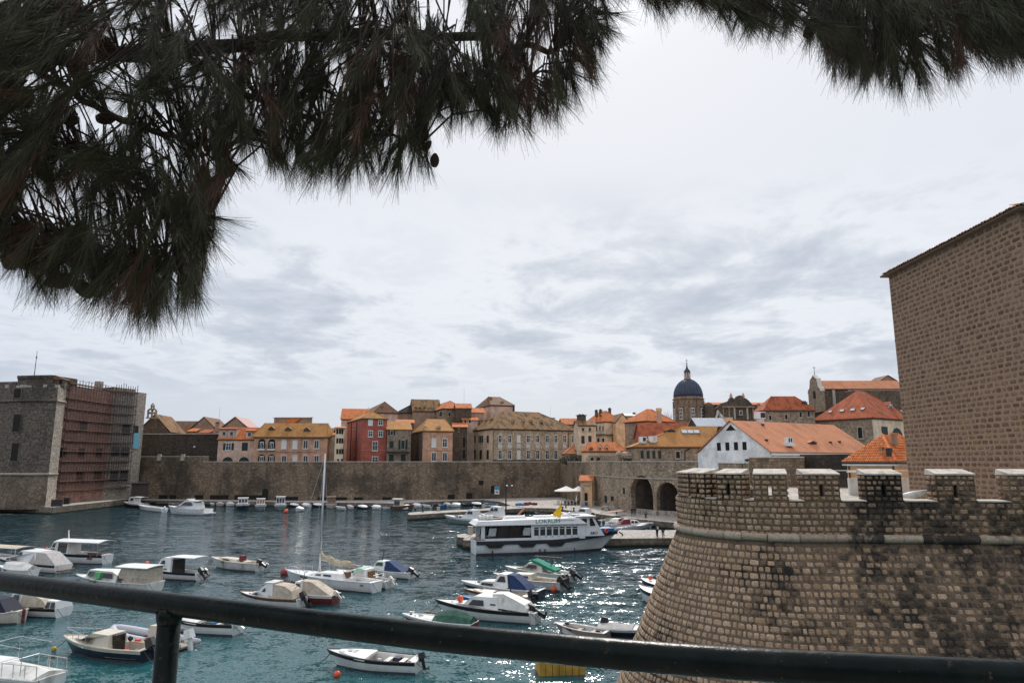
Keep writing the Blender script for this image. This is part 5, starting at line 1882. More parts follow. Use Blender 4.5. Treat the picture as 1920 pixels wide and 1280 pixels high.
for kk in range(8):
    a = -math.pi / 2 + 2 * math.pi * kk / 8
    c, s = math.cos(a), math.sin(a)
    w_ = MB().box((c * DR * 0.995, s * DR * 0.995, (zof(766) + zof(787)) / 2), (0.4, 1.25, zof(766) - zof(787)), a).build('window', SHW, cd)
    for zz in (-1, 0, 1):
        for yy in (-0.29, 0.29):
            zc_ = (zof(766) + zof(787)) / 2 + zz * 1.15
            MB().box((c * (DR + .16) - s * yy, s * (DR + .16) + c * yy, zc_), (0.12, 0.42, 0.95), a).build('pane', GLASS, w_)
    MB().box((c * DR * 1.01, s * DR * 1.01, zof(762.5)), (0.6, 2.1, 0.55), a, 0.7).build('window_hood', DRUM, cd)
    a2 = a + math.pi / 8
    c, s = math.cos(a2), math.sin(a2)
    MB().box((c * DR * 1.01, s * DR * 1.01, (zof(752) + zof(790)) / 2), (0.6, 1.0, zof(752) - zof(790)), a2).build('pilaster', DRUM, cd)
LR = 5.2 * k2
MB().lathe([(LR * 1.35, zof(711.5)), (LR * 1.2, zof(709.5)), (LR * 0.5, zof(709.3)), (LR * 0.5, zof(699)), (LR * 1.15, zof(698.8)), (LR * 1.25, zof(697.3))], 12).build('lantern', DRUM, cd)
for kk in range(8):
    a = 2 * math.pi * (kk + .5) / 8
    MB().tube([(LR * math.cos(a), LR * math.sin(a), zof(709.4)), (LR * math.cos(a), LR * math.sin(a), zof(698.9))], 0.16, 5).build('lantern_column', COPING, cd)
MB().lathe([(LR * 1.25, zof(697.3)), (LR * 0.95, zof(694)), (LR * 0.45, zof(691)), (LR * 0.22, zof(686)), (0.12, zof(682)), (0.3, zof(681)), (0.05, zof(680))], 12).build('lantern_cap', LEAD, cd, True)
MB().tube([(0, 0, zof(682)), (0, 0, zof(672.5))], 0.06, 5).box((0, 0, zof(676)), (0.9, 0.1, 0.12)).build('cross', IRON, cd)
# baroque front, seen from behind the roofs
fx = lambda px: atY(px, 760, 228).x - cd.location.x
prof = [(1338, 790), (1338, 768), (1345, 764), (1352, 757), (1362, 754), (1367, 752), (1370, 746.5), (1376, 746.5), (1377, 750), (1381, 746), (1384, 743), (1389, 741.5), (1393, 743.5), (1395, 748), (1397, 750), (1399, 747), (1404, 751), (1410, 758), (1416, 766), (1424, 770), (1424, 790)]
ft = MB().extr([(fx(x), -2.0, zof(y)) for x, y in prof], (0, 1.6, 0)).build('front', H_DRK, cd)
MB().box((fx(1388), -2.1, zof(774.5)), (6 * k2, 0.3, 9 * k2)).build('front_window', COPING, cd)
MB().box((fx(1388), -2.2, zof(774.5)), (3.6 * k2, 0.3, 6.5 * k2)).build('front_pane', GLASS, cd)
for x in (1376, 1400):
    MB().box((fx(x), -2.2, zof(776)), (3 * k2, 0.5, 22 * k2)).build('front_pilaster', STONE_TRIM, cd)
for x in (1355, 1366, 1411):
    MB().box((fx(x), -2.15, zof(774)), (2.4 * k2, 0.4, 24 * k2)).build('front_pilaster', H_RUB, cd)
MB().box((fx(1384), -2.3, zof(763.5)), (60 * k2, 0.6, 0.5)).build('front_cornice', H_RUB, cd)
for x in (1373, 1396):
    MB().lathe([(0.6, 0), (0.45, 0.5), (0.55, 1.0), (0.25, 1.3), (0.3, 1.6), (0.05, 1.9)], 8, (fx(x), -1.2, zof(747.5))).build('urn', P_SAL, cd, True)
nv = MB().add([(fx(1322), 3, zof(757)), (fx(1530), 3, zof(757)), (fx(1530), 9, zof(750)), (fx(1322), 9, zof(750)), (fx(1322), 15, zof(757)), (fx(1530), 15, zof(757))], [(0, 1, 2, 3), (3, 2, 5, 4)])
nv.build('nave_roof', ROOF_OR, cd)
MB().slab([(fx(1322), 3.5), (fx(1530), 3.5), (fx(1530), 14), (fx(1322), 14)], 0, zof(757) - .02).build('nave_wall', H_DRK, cd)
for x, y in ((1324, 782), (1433, 758)):
    MB().box((fx(x), 3.4 if x > 1400 else -0.5, zof(y)), (1.2, 0.3, 1.3)).build('nave_window', STONE_TRIM, cd)
MB().lathe([(1.8, zof(795)), (1.8, zof(764)), (1.5, zof(760)), (0.9, zof(757)), (0.05, zof(755))], 10, (fx(1327), -3, 0)).build('side_turret', H_DRK, cd)
MB().tube([(fx(1336), -4, zof(790)), (fx(1343), -4, zof(772)), (fx(1347), -4, zof(781)), (fx(1356), -4, zof(792))], [0.3, 0.6, 0.6, 0.4], 6).build('volute', COPING, cd)
h = house('salmon_wall_house', 'plain salmon wall below the baroque front', 'house', None, 1352, 1374, 195, 0, 783, 783, 'flat', P_OCR, STONE_TRIM, D=4)

# ---------------- walls behind the bastion
rw = tag(empty('ravelin_wall'), 'weathered stone rampart running in front of the white gable building', 'wall')
B0, B1, B2 = atY(1404, 858, 100), atY(1506, 855, 96), atY(1612, 851, 92)
wall_run(rw, [(B0.x, B0.y), (B1.x, B1.y)], [B0.z], WALLM, 4, 3.0)
wall_run(rw, [(B1.x + .02, B1.y + 1.2), (B2.x, B2.y)], [B2.z], WALLD, 3, 3.0, False)
rp = tag(empty('rampart_link'), 'plain coursed stone parapet between the arches and the rampart', 'wall')
p0, p1 = Vector((38.7, 133.4)), Vector((atY(1410, 870, 101).x, 101))
wall_run(rp, [p0[:], p1[:]], [atY(1350, 868.5, 115).z], ARSM, 2, 3.0)

# ---------------- small orange house by the tower
OTILE = plain('bright_orange_tile', (0.76, 0.24, 0.08), 0.8, 0.35, 3.0)
ho_ = house('peach_cafe_house', 'small peach house with bright orange barrel tile roof beside the square tower', 'house', 1588, 1678, 1762, 60, 30, 868.5, 820.5, 'hip', P_OCR, OTILE, zb=9.6, over=0.3, eave_mat=COPING, rx=1698, rin=2.2)
# real barrel tiles in rows down every slope
tl = MB()
for pl in ho_.planes:
    pl = [Vector(p) for p in pl]
    e1 = (pl[1] - pl[0]).normalized()
    n = (pl[1] - pl[0]).cross(pl[-1] - pl[0]).normalized()
    if n.z < 0:
        n = -n
    up = n.cross(e1)
    if up.z < 0:
        up = -up
    flat = [((p - pl[0]).dot(e1), (p - pl[0]).dot(up)) for p in pl]
    Lx = flat[1][0]
    nx = int(Lx / 0.2)
    for i in range(nx):
        x = (i + 0.5) * Lx / nx
        hmax = 0
        for (ax, ay), (bx, by) in zip(flat, flat[1:] + flat[:1]):
            if (ax - x) * (bx - x) < 0:
                hmax = max(hmax, ay + (by - ay) * (x - ax) / (bx - ax))
        y = -0.05
        while y < hmax - 0.08:
            yl = min(0.34, hmax - y)
            o = pl[0] + Vector((0, 0, 0.19)) + e1 * x + up * y
            ring = lambda q, s, lift: [q + e1 * (0.092 * s * math.cos(math.pi * j / 4)) + n * (lift + 0.075 * s * math.sin(math.pi * j / 4)) for j in range(5)]
            tl.loft([ring(o, 1.05, 0.03), ring(o + up * yl * 1.04, 0.85, 0.0)], closed=False, cap=False)
            y += 0.34
t_ = tl.build('barrel_tiles', stone_mat('barrel_tile_clay', (0.90, 0.36, 0.15), (0.76, 0.23, 0.075), (0.50, 0.13, 0.05), (0.25, 0.08, 0.04), 0.6, 0.66, 0.8), ho_.root, True)
t_['kind'] = 'stuff'
for a, b in ((ho_.planes[0][0], ho_.planes[0][-1]), (ho_.planes[0][1], ho_.planes[0][2])):
    MB().tube([(a[0], a[1], a[2] + .24), (b[0], b[1], b[2] + .26)], 0.11, 6).build('hip_tiles', OTILE, ho_.roof)
q, n, k2 = plane_local(ho_, 1636, 905, 'left')
MB().box((-0.03, q.y, q.z - .2), (0.06, 0.62, 2.4)).build('door', SHUT, ho_.root)
MB().box((-0.05, q.y - .4, q.z - .2), (0.1, 0.14, 2.5)).box((-0.05, q.y + .4, q.z - .2), (0.1, 0.14, 2.5)).build('door_frame', COPING, ho_.root)
q, n, k2 = plane_local(ho_, 1626, 883, 'left')
MB().box((-0.55, q.y, q.z), (1.1, 2.6, 0.1), 0, 1, -0.12).build('awning', WHITE, ho_.root)
q, n, k2 = plane_local(ho_, 1594, 890, 'left')
MB().tube([(-0.1, q.y, 0), (-0.1, q.y, ho_.ze - ho_.zb - .1)], 0.06, 6).build('drainpipe', IRON, ho_.root)
MB().tube([(-0.1, 0.15, 0), (-0.1, 0.15, ho_.ze - ho_.zb - .1)], 0.06, 6).build('drainpipe', IRON, ho_.root)
MB().box((-0.36, ho_.D / 2, ho_.ze - ho_.zb + .03), (0.12, ho_.D + .7, 0.14)).build('gutter', IRON, ho_.root)
MB().box((-0.2, ho_.D / 2, ho_.ze - ho_.zb - .13), (0.34, ho_.D + .5, 0.12)).build('fascia', WHITE, ho_.root)
MB().box((ho_.W / 2, -0.36, ho_.ze - ho_.zb + .03), (ho_.W + .7, 0.12, 0.14)).build('gutter', IRON, ho_.root)
for x, y, w_, hh in ((1667, 856, 7, 24), (1652, 846, 6, 9), (1676, 826, 7, 18)):
    q, n, k2 = plane_local(ho_, x, y, 3)
    MB().box((q.x + .1, q.y, q.z + .1), (0.36, w_ * k2, hh * k2)).build('chimney', P_BRN if x != 1667 else IRON, ho_.roof)
    MB().box((q.x + .1, q.y, q.z + .14 + hh * k2 / 2), (0.5, w_ * k2 * 1.5, 0.08)).build('chimney_cap', OTILE, ho_.roof)
wbx = tag(empty('terrace_wall', atY(1640, 935, 45)), 'low white screen wall on the terrace behind the merlons', 'wall')
p0, p1 = atY(1593, 930, 50), atY(1708, 930, 50)
wbx.location = (p0.x, 50, 9.62)
MB().box(((p1.x - p0.x) / 2, 0, 0.62), (p1.x - p0.x, 0.25, 0.78 + 0.42)).build('panel', WHITE_OLD, wbx)
MB().tube([(-2, .3, 1.75), (p1.x - p0.x + 1, .3, 1.75)], 0.03, 5).build('rail', WHITE, wbx)
bl = tag(empty('folded_sunshade', atY(1712, 935, 40)), 'bundled white sunshade lying on the terrace sill', 'sunshade')
bl.location.z = 9.62
MB().tube([(-0.8, 0, 0.45), (0, 0, 0.5), (0.9, 0, 0.72)], [0.06, 0.22, 0.1], 8).build('canvas', WHITE_OLD, bl, True)
MB().tube([(-0.9, 0, 0.42), (1.3, 0, 0.8)], 0.03, 5).build('pole', STEEL, bl)
# ================================================================== BOATS
HW = plain('boat_gelcoat', (0.84, 0.84, 0.83), 0.3, 0.06, 1.2, grime=0.12)
HWO = plain('boat_old_gelcoat', (0.74, 0.73, 0.70), 0.45, 0.12, 1.2, grime=0.55)
HCREAM = plain('boat_cream_paint', (0.66, 0.60, 0.50), 0.4, 0.1, 1.2, grime=0.3)
HNAVY = plain('boat_navy_hull', (0.018, 0.025, 0.045), 0.35, 0.2, 1.5)
HRED = plain('boat_red_hull', (0.20, 0.035, 0.03), 0.4, 0.2, 1.5)
HBLUE = plain('boat_blue_hull', (0.03, 0.16, 0.36), 0.4, 0.2, 1.5)
HGREEN = plain('boat_grey_green_hull', (0.22, 0.28, 0.26), 0.4, 0.15, 1.5)
BOOT = plain('boat_dark_antifouling', (0.05, 0.045, 0.05), 0.7, 0.2, 2.0)
FLOOR = plain('boat_cockpit_floor', (0.34, 0.29, 0.24), 0.8, 0.2, 2.0)
FEND = plain('boat_fender_vinyl', (0.62, 0.59, 0.53), 0.5, 0.1, 3.0)
TEAK = plain('boat_brown_trim', (0.16, 0.085, 0.05), 0.6, 0.25, 3.0)
RIBG = plain('inflatable_grey_tube', (0.50, 0.51, 0.56), 0.55, 0.06, 2.0)
MAROON = plain('maroon_patch', (0.16, 0.025, 0.035), 0.6, 0.2, 3.0)
TEAL = plain('bright_green_canvas', (0.0, 0.20, 0.13), 0.85, 0.2, 3.0)
LGREEN = plain('bright_green_sheet', (0.10, 0.42, 0.16), 0.7, 0.15, 3.0)
DRED = plain('dark_red_canvas', (0.17, 0.02, 0.03), 0.85, 0.2, 3.0)
NAVYC = plain('navy_canvas', (0.012, 0.016, 0.035), 0.85, 0.2, 3.0)
SAILC = plain('loose_sailcloth', (0.58, 0.48, 0.34), 0.9, 0.15, 3.0)
YEL = plain('yellow_plastic', (0.62, 0.36, 0.06), 0.6, 0.2, 1.5, grime=0.3)


class Boat:
    pass


RB = random.Random(77)


def fit_out(o, well, zf, hull):
    """cleats, a rope coil, bow line, loose gear and hull marks"""
    L, e = o.L, o.root
    for t in (.9, .07):
        for sg in (1, -1):
            MB().box((t * L, sg * o.half(t) * .78, o.zs(t) + .05), (.2, .05, .05)).box((t * L, sg * o.half(t) * .78, o.zs(t) + .02), (.06, .05, .06)).build('cleat', STEEL, e)
    t = RB.uniform(.80, .88)
    ring = [(t * L + .17 * math.cos(a), .17 * math.sin(a), o.zs(t) + .03 + .004 * k) for k, a in enumerate([2 * math.pi * i / 8 for i in range(20)])]
    MB().tube(ring, .025, 4).build('rope_coil', RB.choice((ROPE, WHITE_OLD)), e)
    if not any(c.name.startswith('mooring_line') for c in e.children):
        f_line(o, RB.uniform(.9, 1.8))
    MB().tube([(.05, o.half(0) * .7, o.fb), (-.7, o.half(0) * .9, o.fb * .35), (-1.5, o.half(0) * 1.1, -.05)], .018, 4).build('stern_line', ROPE, e)
    if well[1] - well[0] > .2 and L > 4:
        for i in range(RB.randint(2, 4)):
            tt = RB.uniform(well[0] + .05, well[1] - .05)
            w = RB.uniform(.2, .4)
            MB().box((tt * L, RB.uniform(-.6, .6) * o.half(tt), zf + w * .4 + .02), (w * 1.3, w, w * .8), RB.uniform(-1, 1), RB.uniform(.75, 1)).build(RB.choice(('crate', 'fuel_can', 'bucket')), RB.choice((ORANGE, NAVY, WHITE_OLD, BLACK, HBLUE, WOOD)), e)
    for sg in (1, -1):
        m = MB()
        for i in range(7):
            tt = .70 + i * .016
            if i != 3:
                m.box((tt * L, sg * (o.half(tt) * .985 + .012), o.zs(tt) * .8), (.010 * L, .03, .13), 0)
        m.build('registration_mark', BLACK if hull is not HNAVY else WHITE, e)


def boat(name, label, bow, stern, B=None, fb=0.6, hull=None, deck=None, well=(0.08, 0.5), floor=None, band=None, group=None,
         sheer=0.55, stern_w=0.8, double=False, feats=(), Lm=None, boot=True, cat='boat', rake=0.10, flipz=1.0):
    hull = hull or HW
    deck = deck or hull
    b, s = at(bow[0], bow[1], 0), at(stern[0], stern[1], 0)
    d = (b - s)
    L = Lm or d.length
    o = Boat()
    o.L = L
    o.fb = fb
    B = B or L * 0.34
    o.B = B
    e = o.root = empty(name, (s.x, s.y, 0), math.atan2(d.y, d.x))
    tag(e, label, cat, group)

    def half(t):
        f = stern_w + (1 - stern_w) * min(1, t / 0.38) if not double else math.sin(math.pi * min(0.5, (t + 0.06) / 0.9)) ** 0.6
        k = 1.0 if t < 0.5 else max(0.0, 1 - ((t - 0.5) / 0.5) ** 2.3)
        return B / 2 * f * k + 0.02

    def zs(t):
        return fb * (1 + sheer * max(0, t - 0.25) ** 1.7 + (0.12 if double and t < 0.1 else 0))
    o.half, o.zs = half, zs
    ts = [0, .06, .14, .24, .34, .44, .54, .64, .72, .8, .86, .92, .965, 1.0]

    def xo(t, z):
        return t * L + rake * L * max(0.0, (t - 0.6) / 0.4) * (z / fb)
    rings = []
    for t in ts:
        h_, z_ = half(t), zs(t)
        fl = 0.82 if t < .6 else 0.82 - 0.45 * (t - .6) / .4
        sec = [(0, -0.35), (h_ * fl * .6, -0.3), (h_ * fl * .93, 0.02), (h_ * (fl + 1) / 2, z_ * .5), (h_, z_)]
        rings.append([Vector((xo(t, z), y, z)) for y, z in sec[::-1]] + [Vector((xo(t, z), -y, z)) for y, z in sec[1:]])
    m = MB()
    m.loft(rings, closed=False, cap=False)
    m.add(rings[0], [tuple(range(len(rings[0])))])
    o.hull = m.build('hull', hull, e, True)
    if hasattr(o.hull.data, 'shade_flat'):
        pass
    # dark bottom line at the water
    if boot:
        mb = MB()
        for sgn in (1, -1):
            a = [Vector((xo(t, 0.03), sgn * (half(t) * (0.82 if t < .6 else 0.82 - 0.45 * (t - .6) / .4) * .95 + 0.015), -0.1)) for t in ts]
            c = [Vector((p.x + rake * 0.0, p.y * 1.015, 0.09)) for p in a]
            mb.loft([a, c], closed=False, cap=False)
        mb.build('boot_stripe', BOOT, e)
    # gunwale rubbing strake
    for sgn in (1, -1):
        MB().tube([(xo(t, zs(t)), sgn * (half(t) + 0.01), zs(t) - (0.0)) for t in ts], 0.045 if L > 4 else 0.035, 5).build('rubbing_strake', band or deck, e)
    # deck and cockpit
    mk = MB()
    t0, t1 = well
    zf = floor if floor is not None else fb * 0.32
    tt = sorted(set([t for t in ts if abs(t - t0) > .01 and abs(t - t1) > .01] + ([t0, t1] if t1 > t0 else [])))
    rr = []
    for t in tt:
        h_, z_ = half(t), zs(t) - 0.02
        hi = max(0.0, min(h_ - 0.05, h_ * .86))
        x = xo(t, zs(t))

        def line(zi):
            return [Vector((x, h_, z_)), Vector((x, hi, z_ + .01)), Vector((x, hi * .98, zi)), Vector((x, 0, zi + (0.03 if zi > zf + .01 else 0))), Vector((x, -hi * .98, zi)), Vector((x, -hi, z_ + .01)), Vector((x, -h_, z_))]
        if t1 > t0 and (abs(t - t0) < 1e-6 or abs(t - t1) < 1e-6):
            A_, B_ = (line(z_ + .01), line(zf))
            rr += [A_, B_] if abs(t - t0) < 1e-6 else [B_, A_]
        elif t1 > t0 and t0 < t < t1:
            rr.append(line(zf))
        else:
            rr.append(line(z_ + .01))
    mk.loft(rr, closed=False, cap=False)
    mk.build('deck', deck, e)
    if t1 > t0:
        MB().poly([(t0 * L + .03, half(t0) * .84, zf + .012), (t1 * L - .03, half(t1) * .84, zf + .012), (t1 * L - .03, -half(t1) * .84, zf + .012), (t0 * L + .03, -half(t0) * .84, zf + .012)]).build('cockpit_floor', FLOOR, e)
    if band is not None:
        mb = MB()
        for sgn in (1, -1):
            a, c = [], []
            for t in ts:
                h_, z_ = half(t), zs(t)
                a.append(Vector((xo(t, z_), sgn * (h_ + 0.012), z_ - 0.02)))
                fl = 0.82 if t < .6 else 0.82 - 0.45 * (t - .6) / .4
                c.append(Vector((xo(t, z_ * .7), sgn * (h_ * (1 - .3 * (1 - (fl + 1) / 2) / .5) + 0.018), z_ * .72)))
            mb.loft([a, c], closed=False, cap=False)
        mb.build('hull_band', band, e)
    for f in feats:
        globals()['f_' + f[0]](o, *f[1:])
    if 3.5 < L < 12 and feats and math.hypot(s.x, s.y) < 110:
        fit_out(o, well, zf, hull)
    return o


def prism(o, prof, w0, mat, name, taper=0.18, parent=None, zref=None):
    """side profile [(t, z)] swept across the boat, narrowing upward"""
    zs_ = [z for t, z in prof]
    zmin, zmax = min(zs_), max(zs_)
    wf = lambda t, z: min(w0 / 2, o.half(t) * .9) * (1 - taper * (z - zmin) / max(0.01, zmax - zmin))
    A = [Vector((t * o.L, wf(t, z), z)) for t, z in prof]
    Bv = [Vector((p.x, -p.y, p.z)) for p in A]
    n = len(A)
    m = MB()
    m.add(A + Bv, [tuple(range(n)), tuple(range(2 * n - 1, n - 1, -1))] + [(i, n + i, n + (i + 1) % n, (i + 1) % n) for i in range(n)])
    ob = m.build(name, mat, parent or o.root)
    return ob, wf, zmin, zmax


def f_cabin(o, prof, w, mat, wins=(), front=None, taper=0.18, wmat=None, name='cabin'):
    ob, wf, zmin, zmax = prism(o, prof, w, mat, name, taper)
    for pts in wins:
        for sg in (1, -1):
            q = [Vector((t * o.L, sg * (wf(t, z) + 0.012), z)) for t, z in pts]
            MB().extr(q, (0, sg * 0.02, 0)).build('window', wmat or GLASS, ob)
    if front:
        (ta, za), (tb, zb) = front
        k = 0.82
        q = [Vector((ta * o.L, wf(ta, za) * k, za)), Vector((tb * o.L, wf(tb, zb) * k, zb)), Vector((tb * o.L, -wf(tb, zb) * k, zb)), Vector((ta * o.L, -wf(ta, za) * k, za))]
        nn = (q[1] - q[0]).cross(q[3] - q[0]).normalized()
        if nn.x < 0:
            nn = -nn
        MB().extr([p + nn * 0.012 for p in q], nn * 0.02).build('windscreen', GLASS, ob)
    return ob


def f_canvas(o, prof, w, mat, taper=0.5, name='canvas_cover'):
    prism(o, prof, w, mat, name, taper)


def f_cover(o, t0, t1, rise, mat, name='tarpaulin'):
    """tarpaulin stretched over a ridge pole"""
    rr = []
    n = 7
    for i in range(n):
        t = t0 + (t1 - t0) * i / (n - 1)
        h_ = o.half(t) * 1.02 + 0.01
        z = o.zs(t)
        k = rise * (0.55 + 0.45 * math.sin(math.pi * (i + .3) / (n - .4)))
        x = t * o.L
        rr.append([Vector((x, h_, z - .1)), Vector((x, h_ * .97, z + .05)), Vector((x, h_ * .5, z + k * .62)), Vector((x, 0, z + k)), Vector((x, -h_ * .5, z + k * .62)), Vector((x, -h_ * .97, z + .05)), Vector((x, -h_, z - .1))])
    m = MB().loft(rr, closed=False, cap=False)
    m.add(rr[0], [tuple(range(7))]).add(rr[-1], [tuple(range(7))])
    m.build(name, mat, o.root)


def f_awning(o, t0, t1, z, w, mat, posts=4, arch=0.12):
    n = 6
    rr = []
    for i in range(2):
        x = (t0, t1)[i] * o.L
        top = [Vector((x, w / 2 * (1 - 2 * j / n), z + arch * math.sin(math.pi * j / n))) for j in range(n + 1)]
        rr.append(top + [p - Vector((0, 0, .06)) for p in top[::-1]])
    MB().loft(rr).build('awning', mat, o.root)
    for i in range(posts // 2):
        t = t0 + (t1 - t0) * (i + .08) / max(1, (posts // 2 - .84))
        for sg in (1, -1):
            MB().tube([(t * o.L, sg * w * .46, o.fb * .9), (t * o.L, sg * w * .46, z)], 0.025, 5).build('awning_post', STEEL, o.root)


def f_outboard(o, y=0.0, mat=None, tilt=35, s=1.0, x=-0.18):
    mat = mat or BLACK
    r = math.radians(tilt)
    M = Matrix.Translation((x, y, o.fb * .95)) @ Matrix.Rotation(r, 4, 'Y')

    def tr(mb):
        mb.v = [tuple(M @ Vector(p)) for p in mb.v]
        return mb
    m = MB().box((-0.02 * s, 0, 0.33 * s), (0.5 * s, 0.34 * s, 0.42 * s), 0, 0.75)
    cowl = tr(m).build('outboard_motor', mat, o.root)
    m = MB().box((-0.02 * s, 0, -0.22 * s), (0.2 * s, 0.14 * s, 0.72 * s), 0, 1.1).box((-0.1 * s, 0, -0.62 * s), (0.42 * s, 0.1 * s, 0.1 * s)).box((0.06 * s, 0, 0.02), (0.22 * s, 0.3 * s, 0.16 * s))
    tr(m).build('outboard_leg', mat, cowl)
    m = MB()
    for k in range(3):
        a = 2 * math.pi * k / 3
        m.box((-0.34 * s, 0.1 * s * math.cos(a), -0.62 * s + 0.1 * s * math.sin(a)), (0.03 * s, 0.09 * s, 0.16 * s), 0, 1, 0, a)
    tr(m).build('propeller', mat, cowl)


def f_fender(o, t, sg=-1, mat=None):
    x = t * o.L
    y = sg * (o.half(t) + 0.10)
    z = o.zs(t) * .42
    MB().tube([(x - .0, y, z - .24), (x, y, z - .2), (x, y, z + .2), (x, y, z + .25)], [0.05, 0.1, 0.1, 0.04], 8).build('fender', mat or FEND, o.root, True)
    MB().tube([(x, y, z + .25), (x, sg * o.half(t), o.zs(t))], 0.012, 4).build('fender_line', ROPE, o.root)


def f_hfender(o, t, sg=-1, mat=None):
    x = t * o.L
    y = sg * (o.half(t) + 0.08)
    z = o.zs(t) * .6
    MB().tube([(x - .3, y, z), (x - .24, y, z), (x + .24, y, z), (x + .3, y, z)], [0.05, 0.1, 0.1, 0.05], 8).build('fender', mat or FEND, o.root, True)


def f_ball(o, t, y, z, mat, r=0.2):
    MB().ball((t * o.L, y, z), (r, r, r)).build('float_ball', mat, o.root, True)


def f_rail(o, t0=.7, t1=1.05, h=.5):
    pts = []
    n = 6
    for i in range(n + 1):
        t = t0 + (min(1, t1) - t0) * i / n
        pts.append((t * o.L + (.1 * o.L if t > .9 else .05 * o.L * max(0, t - .7) / .2), o.half(t) * .9, o.zs(t) + h))
    path = pts + [(p[0], -p[1], p[2]) for p in pts[::-1]]
    m = MB().tube(path, 0.02, 5)
    for i in (0, 2, 4, 6):
        for sg in (1, -1):
            m.tube([(pts[i][0], sg * pts[i][1], pts[i][2]), (pts[i][0] - .04, sg * pts[i][1], pts[i][2] - h)], 0.018, 4)
    m.build('bow_rail', STEEL, o.root)


def f_mast(o, t, h, r=.06, mat=None, name='mast', lean=0.0, y=0):
    MB().tube([(t * o.L, y, o.fb), (t * o.L + lean, y, h)], [r, r * .7], 6).build(name, mat or STEEL, o.root)


def f_line(o, dx=1.5, z=-.1, n=1, mat=None):
    for i in range(n):
        MB().tube([(o.L * 1.06, 0.04 * i, o.zs(1) - .05), (o.L * 1.06 + dx * .4, .1 * i, o.zs(1) * .4), (o.L * 1.06 + dx, .25 * i, z)], 0.02, 4).build('mooring_line', mat or ROPE, o.root)


def f_box(o, t, y, z, s, mat, name='locker'):
    MB().box((t * o.L, y, z), s).build(name, mat, o.root)


def f_thwart(o, t, mat=None):
    MB().box((t * o.L, 0, o.fb * .75), (0.3, o.half(t) * 1.75, 0.05)).build('thwart', mat or WHITE_OLD, o.root)


def f_rudder(o, mat=None):
    MB().box((-0.12, 0, 0.25), (0.25, 0.06, 1.5)).build('rudder', mat or TEAK, o.root)


def f_number(o, t0, t1, z, w, n=6, mat=None):
    """row of painted registration characters on the cabin side, too small to read"""
    for sg in (1, -1):
        m = MB()
        for i in range(n):
            x = (t0 + (t1 - t0) * i / n) * o.L
            m.box((x, sg * w, z), (abs(t1 - t0) * o.L / n * .6, .015, .16))
        m.build('registration_mark', mat or BLACK, o.root)


CAB = lambda t0, t1, z0, z1, slope=.06, back=.01: [(t0, z0), (t0 + back, z1), (t1 - slope, z1), (t1, z0)]

# ---- left group
boat('passenger_launch', 'white wooden launch with navy band and long white flat awning', (76, 1049.5), (201, 1056), B=2.9, fb=1.05, band=NAVY, well=(.06, .62), floor=.35, deck=HW, double=False, stern_w=.6, feats=[
    ('cabin', [(.50, .4), (.505, 2.45), (.73, 2.45), (.76, 1.7), (.95, 1.32), (.95, 1.1), (.5, 1.0)], 2.1, HW, [[(.70, 1.75), (.69, 2.25), (.725, 2.25), (.745, 1.75)], [(.515, 1.15), (.515, 2.3), (.65, 2.3), (.65, 1.15)]], ((.735, 2.35), (.757, 1.8))),
    ('awning', .02, .68, 2.5, 2.5, WHITE, 6, .2), ('hfender', .55), ('hfender', .3), ('mast', .58, 3.7, .09, WHITE, 'signal_mast', .4),
    ('box', .25, .9, .8, (2.6, .4, .5), TEAK, 'bench'), ('box', .25, -.9, .8, (2.6, .4, .5), TEAK, 'bench'), ('number', .70, .76, 1.55, .98, 4), ('ball', .93, 0, 1.5, ORANGE, .12), ('line', 2.0)])
boat('beige_awning_boat', 'long boat with pale beige flat awning cut off by the left edge', (-70, 1052), (44, 1060), B=2.6, fb=.95, band=NAVY, stern_w=.6, well=(.05, .8), feats=[('awning', -.02, .75, 2.05, 2.4, BEIGE, 6, .15), ('line', 2)])
boat('grey_canopy_cruiser', 'white cabin cruiser with grey cockpit canopy near the left edge', (2, 1062), (118, 1073), B=2.6, fb=.85, band=TINT, well=(.03, .3), feats=[
    ('cabin', [(.3, .8), (.32, 2.1), (.56, 2.15), (.64, 1.5), (.93, 1.15), (.93, .9)], 2.2, HW, [[(.535, 1.65), (.53, 2.0), (.57, 2.0), (.615, 1.65)], [(.60, 1.02), (.60, 1.32), (.70, 1.27), (.70, 1.02)], [(.73, 1.02), (.73, 1.25), (.80, 1.2), (.83, 1.02)]]),
    ('canvas', [(.0, .85), (.10, 1.5), (.19, 2.05), (.34, 2.05), (.40, .85)], 2.3, GREYCAN, .25), ('hfender', .2), ('hfender', .32), ('box', -.04, 0, .3, (.5, 1.9, .1), TEAK, 'swim_platform')])
boat('shrouded_dinghy', 'white dinghy bow with smooth hood just above the rail at far left', (5, 1078), (62, 1081), B=1.8, fb=.75, well=(0, 0), feats=[('cover', .02, .95, .7, WHITE_OLD, 'hood')])
